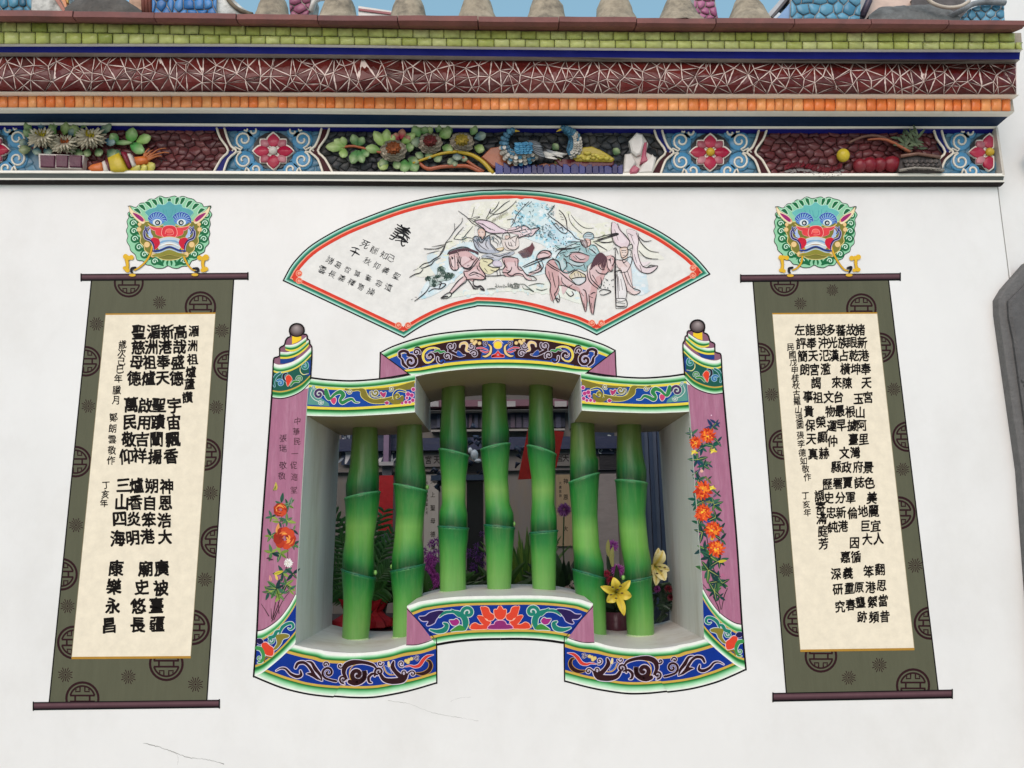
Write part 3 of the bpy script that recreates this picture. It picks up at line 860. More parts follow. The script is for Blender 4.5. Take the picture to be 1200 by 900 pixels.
# ---- B: side bands under the shoulders
g = frame('B', (355, 435, 8), True, 7)
topB = [(62, 62), (150, 74), (250, 84), (450, 93), (650, 81), (800, 62), (950, 37), (1052, 16)]
botB = [(30, 416), (120, 420), (200, 421), (400, 423), (700, 409), (900, 397), (1047, 385)]
SB1 = [(-.03, BLK), (.018, BLK), (.02, WHT), (.08, MINT), (.12, GRN), (.165, DKG), (.19, MINT), (.2, YEL), (.265, YEL)]
SB2 = [(.745, YEL), (.81, YEL), (.82, DKG), (.84, DKG), (.88, GRN), (.93, MINT), (1, WHT)]
g.gband(topB, botB, SB1); g.gband(topB, botB, [(.26, '#154696'), (.75, '#154696')]); g.layer += 1; g.gband(topB, botB, SB2); g.layer += 1
OLV = '#7f742c'; WH = '#e3e6dc'
g.poly([(62, 145), (110, 150), (150, 175), (170, 250), (240, 300), (250, 328), (45, 312)], '#5a9488'); g.layer += 1
g.spiral(150, 215, 50, 0, -1.3, 24, '#47345e', WH, 4); g.stroke([(85, 170), (72, 220), (105, 265), (150, 285)], 5, WH); g.spiral(165, 290, 24, 0, 1.1, 8, '#5a9488', WH, 4)
g.spiral(95, 150, 18, 60, -1, 6, '#3f83a2', WH, 3)
g.stroke([(215, 180), (230, 235), (250, 262), (300, 215), (350, 195), (378, 225), (350, 270), (370, 295), (420, 270), (460, 262), (490, 290), (530, 293)], [34, 44, 20, 26, 40, 40, 26, 34, 30, 24, 14, 3], '#2e8148', WH, 5)
g.blob([(262, 268), (300, 245), (312, 275), (295, 308), (275, 300)], '#c9436f', WH, 5)
g.stroke([(205, 245), (250, 240)], [6, 3], '#cdd6c6')
g.stroke([(400, 170), (440, 178), (520, 172), (560, 185), (575, 225), (610, 262), (660, 280), (730, 280), (790, 270), (830, 250)], [20, 20, 16, 50, 60, 40, 40, 44, 40, 20], OLV, '#e7dc74', 5)
g.poly([(600, 168), (700, 160), (850, 150), (1046, 92), (1046, 170), (960, 175), (880, 170), (760, 178), (640, 180)], OLV)
g.layer += 1
g.spiral(440, 190, 26, 180, -1.0, 8, OLV, WH, 4); g.stroke([(632, 195), (630, 228), (660, 250), (710, 250), (740, 232)], [8, 12, 12, 10, 4], '#154696', '#e7dc74', 5)
g.spiral(680, 200, 34, 190, -1.1, 16, OLV, WH, 4)
g.blob([(720, 205), (735, 190), (750, 205), (778, 195), (775, 225), (760, 248), (742, 235)], '#b23a6d', WH, 4)
g.spiral(825, 165, 24, 120, -1.1, 9, OLV, WH, 4)
g.stroke([(960, 190), (905, 178), (868, 195), (850, 230), (862, 258), (895, 262), (918, 240)], [10, 16, 20, 14, 12, 10, 6], '#154696', '#e7dc74', 6)
g.spiral(885, 240, 44, 0, 1.2, 22, OLV, '#e7dc74', 4); g.stroke([(800, 260), (850, 290), (920, 285), (940, 240)], [20, 40, 30, 16], OLV)
g.blob([(765, 295), (790, 280), (808, 298), (785, 315)], '#b23a6d', WH, 4)
for x, y, r in ((985, 215, 26), (1020, 225, 24), (1035, 170, 22), (975, 250, 18), (1030, 272, 22), (965, 290, 20), (1000, 290, 18), (930, 298, 16)): g.disc(x, y, r*.75, '#b23a78', out='#efc7d8', ow=5)
g.build('shoulder_band', 'paint', win)
# ---- C: band of the raised sill, middle
g = frame('C', (470, 680, 5), True, 8)
topC = [(35, 150), (60, 140), (100, 128), (150, 118), (200, 110), (300, 99), (400, 94), (500, 92), (581.5, 91.5)]
botC = [(208, 379), (300, 363), (400, 352), (500, 347), (581.5, 346)]
SC1 = [(0, WHT), (.05, WHT), (.09, MINT), (.12, GRN), (.15, DKG), (.165, OCH), (.215, OCH)]
SC2 = [(.775, OCH), (.825, OCH), (.835, DKG), (.87, GRN), (.92, MINT), (.965, WHT), (.968, BLK), (1.02, BLK)]
topC2 = [(35, 155)]+topC[2:]
g.gband(topC2, botC, SC1); g.gband(topC2, botC, [(.21, '#0f3288'), (.78, '#0f3288')]); g.layer += 1; g.gband(topC2, botC, SC2); g.layer += 1
TEA = '#1f7a68'; WP = '#c9d6d0'; RED = '#d8452f'
g.blob([(105, 215), (140, 210), (170, 190), (220, 178), (250, 182), (225, 205), (205, 230), (195, 250), (165, 265), (150, 262), (160, 240), (125, 238)], '#2a1c4e', '#b9aecf', 5)
g.stroke([(170, 290), (215, 300), (255, 290), (268, 262), (250, 252)], [8, 24, 30, 22, 10], TEA, WP, 4)
g.stroke([(225, 215), (255, 190), (300, 185), (340, 195), (370, 220), (378, 250), (372, 285)], [6, 18, 14, 26, 34, 36, 20], TEA, WP, 4)
g.stroke([(295, 172), (320, 190), (340, 205)], [4, 20, 24], TEA, WP, 3)
g.spiral(392, 190, 36, 170, 1.15, 20, TEA, WP, 4); g.stroke([(362, 205), (372, 235), (395, 262), (400, 285)], [5, 8, 7, 3], '#c9b04e')
g.blob([(283, 235), (310, 232), (325, 225), (342, 245), (325, 265), (300, 262)], '#9d2f78', WP, 4)
g.blob([(290, 300), (310, 280), (345, 262), (372, 280), (370, 295), (330, 297)], '#3f8a3a', WP, 4); g.spiral(345, 282, 14, 0, 1, 5, '#bcd6a8')
g.layer += 1; g.T = (472.0, 680, 5)
g.stroke([(462, 160), (480, 185), (490, 210), (520, 215)], [12, 34, 30, 20], RED, '#f2b59a', 3)
g.stroke([(440, 215), (462, 232), (480, 250), (500, 262)], [4, 26, 26, 14], RED, '#f2b59a', 3); g.stroke([(402, 262), (430, 268), (460, 275), (490, 278)], [4, 24, 22, 14], RED, '#f2b59a', 3)
g.blob([(572, 150), (590, 172), (605, 172), (603, 205), (585, 228), (559, 228), (541, 205), (539, 172), (552, 172)], RED, '#f2b59a', 4)
g.blob([(472, 158), (500, 162), (512, 190), (535, 205), (530, 230), (500, 235), (490, 205)], RED, '#f2b59a', 4)
g.blob([(438, 212), (470, 212), (490, 235), (515, 245), (500, 262), (470, 255)], RED, '#f2b59a', 4)
g.blob([(402, 262), (425, 250), (450, 262), (490, 262), (505, 282), (405, 287)], RED, '#f2b59a', 4)
for x, y in ((490, 240), (548, 210)): g.spiral(x, y, 12, 0, 1.1, 4, '#f2b59a')
g.layer += 1
g.blob([(505, 283), (515, 262), (535, 260), (545, 242), (572, 236), (598, 242), (609, 260), (630, 262), (637, 283)], '#8a2c6c', '#e6a8c4', 4); g.layer += 1
g.stroke([(530, 282), (545, 262), (572, 252)], 6, '#e6a8c4'); g.disc(572, 272, 13, '#5d1d52')
g.T = (470, 680, 5); g.layer += 1; g.stroke([(35, 168), (110, 248), (192, 336)], 4, BLK, smooth=0); g.stroke([(206, 341), (208, 375), (209, 380)], 5, BLK, smooth=0)
g.build('sill_band', 'paint', win)
g = frame('tri2', (470, 680, 5), True, 7); g.poly([(35, 160), (196, 338), (130, 368), (70, 379), (31, 379)], PUR); g.layer = 12
g.stroke([(31, 379), (90, 378), (150, 362), (200, 340)], 4.5, BLK); g.build('corner_facet', 'postpaint', win)
# ---- D: lower side bands
g = frame('D', (390, 730, 8.57), True, 6)
def z8(L): return [((290+x/6.925-390)*8.57, (690+y/6.925-730)*8.57) for x, y in L]
topD = z8([(390, 458), (500, 482), (600, 497)])+[(-60, 294), (0, 302), (120, 306), (250, 304), (350, 296), (450, 287), (600, 258), (740, 215), (900, 195), (1036, 150)]
botD = z8([(48, 712), (150, 756), (300, 812), (500, 858), (700, 880)])+[(0, 738), (200, 752), (400, 750), (600, 720), (800, 676), (1046, 604)]
SD1 = [(0, WHT), (.05, WHT), (.09, MINT), (.13, GRN), (.165, DKG), (.185, OCH), (.245, OCH)]
SD2 = [(.745, OCH), (.79, OCH), (.80, DKG), (.83, GRN), (.89, MINT), (.972, WHT), (.975, BLK), (1.012, BLK)]
g.gband(topD, botD, SD1, n=60); g.gband(topD, botD, [(.24, '#0f3288'), (.75, '#0f3288')], n=60); g.layer += 1; g.gband(topD, botD, SD2, n=60); g.layer += 1
# brown arabesque, described along the band
NB = 120
A_ = resample(catmull(topD, 6), NB); B_ = resample(catmull(botD, 6), NB)
def uv(L):
    out = []
    for u, v in L:
        f = max(0, min(NB-1.001, u*(NB-1))); i = int(f); f -= i; vv = .245+v*.5
        a = (A_[i][0]*(1-f)+A_[i+1][0]*f, A_[i][1]*(1-f)+A_[i+1][1]*f); b = (B_[i][0]*(1-f)+B_[i+1][0]*f, B_[i][1]*(1-f)+B_[i+1][1]*f)
        out.append((a[0]*(1-vv)+b[0]*vv, a[1]*(1-vv)+b[1]*vv))
    return out
def q8(x, y): return ((290+x/6.925-390)*8.57, (690+y/6.925-730)*8.57)
def Q(L): return [q8(*p) for p in L]
g.stroke(Q([(232, 665), (270, 645), (310, 650), (350, 690), (400, 712), (435, 700), (430, 665)]), [4, 12, 20, 26, 34, 30, 14], BRN, LAV, 8.5)
g.stroke(Q([(390, 640), (410, 605), (455, 598), (490, 620), (520, 660), (550, 710), (600, 745)]), [22, 30, 30, 26, 30, 34, 6], BRN, LAV, 8.5)
g.stroke(Q([(480, 590), (520, 600), (550, 650), (590, 700), (605, 745)]), [8, 26, 38, 28, 8], BRN, LAV, 8.5)
g.stroke(Q([(480, 690), (520, 695), (570, 735)]), [6, 36, 10], BRN, LAV, 7)
def sp(x, y, r, a0, t, w, tail=None, col=BRN): g.spiral(*q8(x, y), r*1.2376, a0, t, w*1.2376, col, LAV, 5, tail=Q(tail) if tail else None)
sp(655, 680, 52, 100, 1.35, 19, [(720, 750), (690, 745)]); sp(635, 615, 24, 0, -1.1, 12); sp(760, 625, 28, 0, 1.1, 13); sp(785, 735, 38, 90, 1.2, 17)
g.layer += 1
g.stroke([(140, 560), (110, 500), (130, 430), (200, 398), (300, 395), (400, 420), (440, 460)], [20, 40, 52, 52, 34, 30, 14], BRN, LAV, 7)
g.spiral(245, 520, 80, 330, 1.35, 44, BRN, LAV, 8.5, tail=[(170, 590), (220, 608), (280, 590), (320, 545)]); g.stroke([(400, 430), (320, 405), (220, 420), (170, 480), (175, 560), (220, 600)], 8, '#d2a648')
g.spiral(105, 565, 42, 90, 1.2, 19, BRN, LAV, 8.5); g.spiral(75, 430, 30, 0, 1.1, 14, BRN, LAV, 7)
g.stroke([(390, 600), (365, 590), (360, 545), (400, 510), (450, 520)], [10, 26, 30, 24, 14], BRN, LAV, 8.5)
g.spiral(465, 490, 44, 150, 1.2, 20, BRN, LAV, 8.5, tail=[(420, 530)]); g.stroke([(480, 520), (520, 570), (600, 585), (700, 570), (740, 520)], [30, 44, 60, 60, 34], BRN, LAV, 8.5)
g.stroke([(610, 390), (600, 440), (630, 490), (680, 540), (700, 570)], [20, 44, 40, 50, 30], BRN, LAV, 7); g.stroke([(560, 395), (565, 430), (590, 440)], [16, 22, 6], '#e3cf8f', LAV, 3)
g.stroke([(510, 440), (530, 490), (570, 520), (620, 520)], 9, '#d2a648'); g.blob([(520, 430), (560, 450), (590, 510), (545, 490)], BLU, LAV, 3)
g.spiral(475, 405, 30, 0, 1.0, 13, BRN, LAV, 7); g.spiral(690, 410, 34, 60, 1.1, 12, BRN, LAV, 7); g.spiral(720, 500, 40, 0, 1.1, 14, BRN, LAV, 7); g.spiral(800, 510, 32, 200, 1.1, 14, BRN, LAV, 7)
for x, y in ((735, 380), (765, 370), (790, 360), (755, 395)): g.disc(x, y, 16, '#dcc277', out='#8f7a46', ow=4)
for x, y in ((845, 335), (820, 350), (845, 365)): g.spiral(x, y, 16, 0, 1, 7, BRN, LAV, 3)
g.layer += 1
g.stroke([(730, 438), (780, 430), (820, 440), (870, 425), (910, 370), (950, 335), (1010, 320)], [6, 14, 24, 34, 34, 26, 3], '#cc3f34', LAV, 5)
g.stroke([(835, 505), (900, 510), (960, 480), (985, 430), (970, 385), (945, 380)], [8, 34, 40, 36, 24, 10], BRN, '#bf9440', 5)
g.layer += 1; g.stroke([(1042, 205), (1044, 400), (1044, 606)], 13, BLK, smooth=0)
g.build('lower_band', 'paint', win)
# ---- E: swept corner bands at the foot of the posts
g = frame('E', (290, 690, 6.925), True, 9)
topE = [(78, 338), (130, 326), (200, 285), (270, 225), (340, 130), (397, 25)]
botE = [(50, 712), (120, 682), (210, 612), (290, 542), (350, 482), (388, 440), (389, 420)]
g.gband(topE, botE, [(0, BLK), (.02, BLK), (.025, WHT), (.06, WHT), (.10, MINT), (.14, GRN), (.18, GRN), (.20, MINT), (.205, OCH), (.25, OCH)])
g.gband(topE, botE, [(.245, '#0f3288'), (.76, '#0f3288')]); g.layer += 1
g.gband(topE, botE, [(.755, OCH), (.80, OCH), (.805, GRN), (.84, DKG), (.88, GRN), (.93, MINT), (.98, WHT), (1, WHT)]); g.layer += 1
g.stroke([(262, 360), (280, 315), (320, 285), (360, 280), (372, 310), (350, 330), (330, 320)], [14, 26, 24, 22, 20, 12, 5], TEA, WP, 5)
g.stroke([(180, 395), (215, 385), (235, 350), (262, 340)], [26, 28, 26, 14], TEA, WP, 5); g.spiral(190, 420, 26, 0, 1.1, 11, TEA, WP, 4)
g.blob([(230, 380), (290, 365), (335, 375), (330, 395), (290, 410), (270, 450), (235, 490), (210, 490), (240, 440)], '#857a32', WP, 5)
g.blob([(115, 450), (150, 435), (180, 460), (210, 485), (205, 540), (160, 540), (130, 510)], RED, '#e9c6c0', 6)
g.blob([(75, 410), (110, 405), (130, 430), (105, 450), (80, 440)], '#221d4a', '#b9aecf', 4)
g.stroke([(75, 480), (110, 490), (130, 540), (115, 590), (85, 600)], [30, 34, 26, 20, 8], '#3d8d4a', WP, 5); g.spiral(98, 560, 24, 0, 1, 9, '#3d8d4a', WP, 4)
g.stroke([(135, 590), (150, 555), (200, 560)], [10, 18, 6], '#7a6428')
g.build('corner_band', 'paint', win)
# ---- posts
g = frame('P', (0, 0, 1), True, 5)
post = [(318, 466), (361, 455), (360, 469), (359, 487), (356, 530), (352.6, 600), (349.5, 650), (346.8, 700), (346, 704), (330, 725), (315, 737), (301, 740), (304.5, 660), (308.2, 600), (313, 535)]
g.poly(post, PUR)
g.build('post_panel', 'postpaint', win)
g = frame('P2', (0, 0, 1), True, 12)
g.stroke([(318.6, 462), (313.2, 535), (308.3, 600), (304.5, 660), (301, 740), (297.2, 793)], 2.1, BLK)
g.stroke([(361.3, 455), (360, 470), (358.9, 487), (352.6, 600), (347, 697)], 1.0, '#a3a89f')
g.build('contour_line', 'paint', win)
# ---- F: finials
g = frame('F', (310, 375, 9), True, 8)
contour = [(72, 830), (80, 700), (88, 560), (93, 425), (110, 395), (158, 378), (158, 300), (180, 280), (210, 262), (222, 215), (245, 185), (275, 170), (262, 120), (275, 70), (310, 45), (345, 38), (385, 48), (412, 78), (418, 120), (405, 148), (438, 150), (452, 172), (452, 196), (474, 215), (478, 255), (498, 282), (498, 400), (492, 500), (487, 600), (478, 668)]
g.poly(contour+[(400, 745), (300, 800), (180, 830)], '#8b5f72')
fb = [(72, 822), (180, 832), (300, 802), (400, 748), (478, 668)]
ft = [(100, 455), (140, 470), (200, 468), (300, 438), (400, 375), (495, 283)]
g.layer += 1
g.gband(ft, fb, [(.24, '#1e5a4c'), (.77, '#1e5a4c')]); g.layer += 1
g.gband(ft, fb, [(0, WHT), (.07, WHT), (.11, MINT), (.15, GRN), (.19, DKG), (.205, MINT), (.21, YEL), (.25, YEL)])
g.gband(ft, fb, [(.77, OCH), (.805, OCH), (.81, GRN), (.86, DKG), (.89, GRN), (.94, MINT), (.97, WHT), (.972, BLK), (1, BLK)])
g.poly([(165, 410), (260, 408), (360, 365), (300, 438), (200, 462), (165, 460)], '#1d3f86')
f2t = [(166, 335), (250, 338), (350, 300), (430, 235), (465, 212)]; f2b = [(166, 410), (250, 408), (340, 380), (420, 325), (468, 272)]
f3t = [(217, 262), (280, 262), (350, 240), (440, 178)]; f3b = [(220, 318), (280, 335), (350, 318), (440, 250)]
for a, b in ((f2t, f2b), (f3t, f3b)):
    g.layer += 1; g.gband(a, b, [(0, WHT), (.12, WHT), (.35, MINT), (.45, GRN), (.62, DKG), (.7, GRN), (.74, YEL), (.97, YEL), (1, BLK)])
g.poly([(290, 172), (388, 172), (388, 205), (345, 235), (290, 255)], '#f0c92e'); g.layer += 1
g.disc(340, 105, 74, '#3a2a2c', 65, out=BLK, ow=10, grad=('#a89c9a', (-5, -30)), seg=24)
g.layer = 9
g.stroke([(495, 430), (470, 440), (430, 450)], [6, 10, 8], '#1d3f86'); g.poly([(492, 420), (440, 440), (470, 480), (470, 560), (420, 560), (440, 590), (488, 585)], '#1d3f86'); g.layer += 1
g.spiral(420, 485, 40, 300, 1.0, 20, '#2f7f6c', '#9ec8dc', 5); g.stroke([(375, 500), (378, 545), (410, 575), (465, 565)], [5, 9, 9, 4], '#e2e09a')
g.stroke([(165, 560), (120, 590), (95, 650), (105, 700)], [18, 26, 24, 12], '#1f6a58', '#9ec8dc', 5); g.spiral(165, 665, 38, 220, 1.1, 16, '#2f6fa6', '#9ec8dc', 5)
g.stroke([(240, 560), (205, 575), (200, 615), (225, 650)], [10, 24, 26, 8], '#2a2430', '#9ec8dc', 4); g.blob([(225, 600), (258, 580), (290, 620), (270, 660), (245, 700), (228, 650)], '#e0442c', '#f0cdb8', 4)
g.stroke([(275, 690), (310, 650), (360, 650)], [14, 24, 18], '#3f8a3a', WP, 4); g.spiral(370, 620, 34, 180, 1.1, 13, '#3f8a3a', WP, 4)
g.layer = 20
g.stroke([(74, 830)]+contour[1:-1]+[(485, 620)], 14, BLK, smooth=2)
g.build('painted_finial', 'paint', win)

# ---- flowers on the posts (hand painted: not mirrored)
rngf = random.Random(21)
def mum(g, x, y, r, rng, cols=('#b8331b', '#e0562a', '#f08a2e', '#f2b23c')):
    for ring, k in ((1.0, 22), (.75, 18), (.5, 12), (.28, 7)):
        for i in range(k):
            a = 2*math.pi*i/k+rng.uniform(-.15, .15); r1 = r*ring*rng.uniform(.85, 1.12); r0 = r1*.25
            c = rng.choice(cols[:2] if ring > .9 else cols[:3] if ring > .4 else cols[1:])
            g.stroke([(x+r0*math.cos(a), y+r0*math.sin(a)), (x+r1*.7*math.cos(a+.12), y+r1*.7*math.sin(a+.12)), (x+r1*math.cos(a), y+r1*math.sin(a))], [r*.10, r*.26, r*.08], c, smooth=2, cap=False)
        g.layer += 1
    g.layer -= 4
def rose(g, x, y, r, rng):
    for i in range(9):
        a = 2*math.pi*i/9+rng.uniform(-.2, .2); g.disc(x+r*.62*math.cos(a), y+r*.62*math.sin(a), r*.42, rng.choice(['#b23a24', '#c8492c', '#9c2f20']), seg=9)
    g.layer += 1
    for i in range(16):
        rr = r*rng.uniform(.15, .9); a = rng.uniform(0, 6.28)
        g.stroke([(x+rr*math.cos(a+k), y+rr*math.sin(a+k)*.85) for k in (0, .5, 1.0)], [r*.05, r*.16, r*.04], rng.choice(['#e07a3c', '#f0a04c', '#d55a38', '#8e2a1e']), smooth=3, cap=False)
    g.layer -= 1
def leaf(g, x, y, L, a, col, vein=None):
    L *= 1.3; a = math.radians(a); w = L*.42
    P = [(0, 0), (.3, .8), (.65, .7), (1, 0), (.65, -.7), (.3, -.8)]
    q = [(x+L*u*math.cos(a)-w*.5*v*math.sin(a), y+L*u*math.sin(a)+w*.5*v*math.cos(a)) for u, v in P]
    g.poly(closed(q, 3), col)
    if vein: g.layer += 1; g.stroke([(x, y), (x+L*.9*math.cos(a), y+L*.9*math.sin(a))], [L*.06, L*.02], vein, smooth=0, cap=False); g.layer -= 1
def spray(g, x, y, n, L, rng, cols, a0=0, a1=360):
    for i in range(n): 
        a = a0+(a1-a0)*(i+.5)/n+rng.uniform(-18, 18); leaf(g, x, y, L*rng.uniform(.7, 1.15), a, rng.choice(cols), rng.choice([None, '#a8b05c', '#101c18']))
g = G(0.0, (295, 590, 6.43)); g.layer = 8
GR = ['#3f6b52', '#2c4f44', '#4f7a4a', '#6f8a3c', '#203a3c', '#8aa04a']
for q in ([(150, 890), (200, 760), (240, 600), (268, 430), (268, 320), (235, 150), (215, 60)], [(165, 880), (230, 740), (290, 660)], [(158, 860), (180, 740), (190, 640), (200, 560)], [(262, 580), (300, 540), (330, 560)], [(235, 150), (280, 130)], [(150, 870), (145, 790)], [(130, 850), (100, 800), (70, 755)], [(205, 830), (200, 740)]):
    g.stroke(q, [7, 5, 3], '#3a2a2c', cap=False)
g.layer += 1
for x, y, n_, L in ((150, 100, 5, 42), (265, 130, 6, 48), (210, 140, 3, 42), (145, 245, 5, 46), (315, 200, 3, 40), (310, 310, 6, 46), (215, 375, 5, 52), (150, 370, 5, 48), (235, 525, 5, 60), (310, 530, 4, 50), (185, 640, 7, 66), (130, 670, 5, 48), (260, 610, 5, 58), (215, 690, 4, 46), (285, 650, 4, 40), (270, 10, 5, 50)): spray(g, x, y, n_, L, rngf, GR)
for q in ((125, 420, 7, 30), (110, 415, -10, 26)): leaf(g, q[0], q[1], q[3], q[2], '#4d3040')
g.layer += 2
rose(g, 248, 262, 84, rngf); leaf(g, 190, 235, 66, -82, '#e3a05a', '#c86a2c'); rose(g, 215, 48, 52, rngf)
mum(g, 275, 448, 34, rngf, ('#d9d4cc', '#f2f0ea', '#c9c4b8', '#e8e2c0')); leaf(g, 165, 535, 60, -20, '#c9b83c', '#7a8a2c'); leaf(g, 145, 590, 40, -100, '#d9a08c', '#8c4a3c'); leaf(g, 195, 580, 40, -110, '#e0c060')
g.T = (300, 460, 6.43)
for q, c in (((150, 740, 50, -90), '#c9b84c'), ((130, 740, 36, -60), '#9c9a48'), ((190, 830, 60, -80), '#2f5c4a'), ((200, 850, 50, -150), '#3d6f52'), ((205, 855, 55, -20), '#5c8a5c'), ((245, 860, 60, -70), '#7c8c7a')): leaf(g, q[0], q[1], q[2], q[3], c, '#1f2f2a')
g.T = (795, 480, 7.5); g.layer = 9
for q in ([(130, 390), (190, 480), (175, 560), (215, 640), (210, 780)], [(210, 330), (250, 320), (350, 290)], [(225, 480), (270, 485)]): g.stroke(q, [6, 4, 3], '#2a2420', cap=False)
g.layer += 1
for x, y, n_, L in ((120, 215, 5, 50), (300, 150, 5, 60), (330, 120, 4, 44), (210, 335, 6, 50), (300, 320, 5, 60), (345, 280, 4, 40), (165, 440, 7, 66), (225, 490, 6, 60), (265, 480, 4, 36), (150, 560, 4, 40), (180, 615, 5, 60), (260, 610, 4, 36), (290, 690, 4, 40), (215, 800, 6, 60), (300, 815, 5, 60), (160, 790, 5, 60), (340, 740, 4, 34), (345, 850, 3, 34), (245, 850, 5, 50)): spray(g, x, y, n_, L, rngf, ['#3f6b52', '#1f4a52', '#2c4f44', '#2a3f6a', '#6f6a3c', '#1d5a4a'])
g.layer += 2
for x, y, r in ((150, 290, 56), (255, 225, 72), (215, 710, 84), (215, 890, 60)): mum(g, x, y, r, rngf)
for x, y in ((130, 365), (300, 355), (290, 680)): leaf(g, x-20, y, 50, 15, '#e6c83c', '#a88a20'); leaf(g, x+20, y-12, 44, 130, '#f0dc5c')
g.disc(205, 540, 14, '#e6b8a0'); g.disc(290, 50, 6, '#e8c8d8')
g.T = (795, 590, 6.43)
g.layer = 9
for q in ([(180, 130), (215, 260), (235, 400), (268, 500), (290, 640), (320, 800)], [(260, 700), (300, 780), (310, 830)], [(370, 640), (345, 700), (325, 800)], [(300, 560), (330, 545)], [(255, 540), (262, 600)], [(175, 600), (212, 640)]): g.stroke(q, [5, 7, 4], '#2a2420', cap=False)
g.layer += 1
for x, y, n_, L in ((280, 105, 6, 60), (160, 150, 5, 44), (320, 190, 4, 44), (180, 215, 5, 60), (195, 340, 6, 62), (320, 270, 4, 44), (240, 400, 6, 60), (310, 430, 6, 60), (225, 500, 7, 72), (290, 590, 7, 66), (270, 660, 7, 56), (330, 600, 4, 44), (310, 700, 4, 40), (140, 10, 5, 44), (270, 10, 5, 56)): spray(g, x, y, n_, L, rngf, ['#2f5f4a', '#1f4040', '#24503c', '#3d6a3c', '#1c3a3a'])
g.layer += 2
for x, y, r in ((185, 75, 66), (260, 195, 66), (285, 340, 66)): mum(g, x, y, r, rngf, ('#c23a1c', '#e2582a', '#f08a2e', '#f2c23c'))
leaf(g, 190, 135, 44, 0, '#2a4a8a'); leaf(g, 300, 440, 50, -10, '#c9b83c'); g.disc(255, 265, 14, '#c9a83c')
for q in ([(325, 550), (332, 530), (345, 548)],): g.stroke(q, 8, '#b86a8a')
g.build('flower_painting', 'paint', win)
g = G(0.0, (300, 460, 6.43)); g.layer = 8
r7 = random.Random(2)
for ch, x, y in zip('中華民一促進堂', (312, 303, 310, 290, 283, 290, 285), (215, 295, 370, 460, 548, 635, 735)): write(g, ch, *g.tf([(x, y)])[0], 8.6, 9.4, '#4d3038', .004, rng=r7, rough=.04)
for ch, x, y in zip('張瑞敬敬', (205, 203, 203, 195), (345, 420, 548, 628)): write(g, ch, *g.tf([(x, y)])[0], 9.2, 9.6, '#3c2630', .008, rng=r7, rough=.04)
g.build('dedication', 'ink', win)

# ================================================================== BAMBOO BARS
DB = 0.30
bars = [  # list of (y, left x, right x) sections; node rows carry left/right heights
 dict(top=[(502.9, 413.2, 442.8), (549, 409.6, 444)], n1=((404.5, 585), (445, 576.5)), mid=[(600, 405, 443), (630, 404.7, 438.5)], n2=((400.7, 667), (439.8, 677.5)), bot=[(705, 402.5, 436), (748.8, 400.7, 432)]),
 dict(top=[(499.5, 465, 495), (535, 464, 496.5)], n1=((461.7, 567.5), (500.5, 575.7)), mid=[(600, 463.8, 497.5), (630, 462, 495)], n2=((458, 670), (497.8, 661.5)), bot=[(700, 460.5, 495), (746.5, 460, 491)]),
 dict(top=[(453, 517.4, 545), (490, 516.5, 546)], n1=((514.4, 526.6), (549, 534.6)), mid=[(560, 516.8, 546.5), (590, 517.6, 545.6)], n2=((513.5, 617), (549, 619.5)), bot=[(650, 515, 546), (693.6, 515.3, 546.6)]),
 dict(top=[(449, 564.4, 593), (490, 564.4, 595)], n1=((563.4, 527.6), (597.6, 520)), mid=[(560, 566.7, 595.4), (590, 568, 597.6)], n2=((567.5, 615.3), (603, 619)), bot=[(650, 569.5, 601), (691, 570.8, 598.8)]),
 dict(top=[(451.8, 619.8, 648), (490, 619.5, 648.5)], n1=((617.8, 522.5), (651.5, 533.4)), mid=[(560, 622.5, 650.8), (590, 623, 650)], n2=((620.7, 624.7), (653.4, 622)), bot=[(650, 622, 652), (693.8, 624, 651.4)]),
 dict(top=[(499.5, 668.4, 697), (535, 667.5, 699)], n1=((667, 565.7), (702.2, 554.7)), mid=[(600, 669.7, 700.3), (640, 671, 702.5)], n2=((671.3, 667.3), (708.7, 678)), bot=[(705, 675.5, 710), (744.5, 680.5, 711)]),
 dict(top=[(504.8, 722.8, 751.4), (535, 722, 754)], n1=((721.3, 562.8), (758.3, 567)), mid=[(600, 723.6, 756.5), (640, 727.3, 760)], n2=((731, 682), (764, 675)), bot=[(710, 733, 766), (744.2, 734.8, 766.8)]),
]
GB = dict(dark='#14572a', mid='#2f8a3c', lite='#74bb4e', pale='#8ac65e', top='#56722f')
rb = random.Random(4)
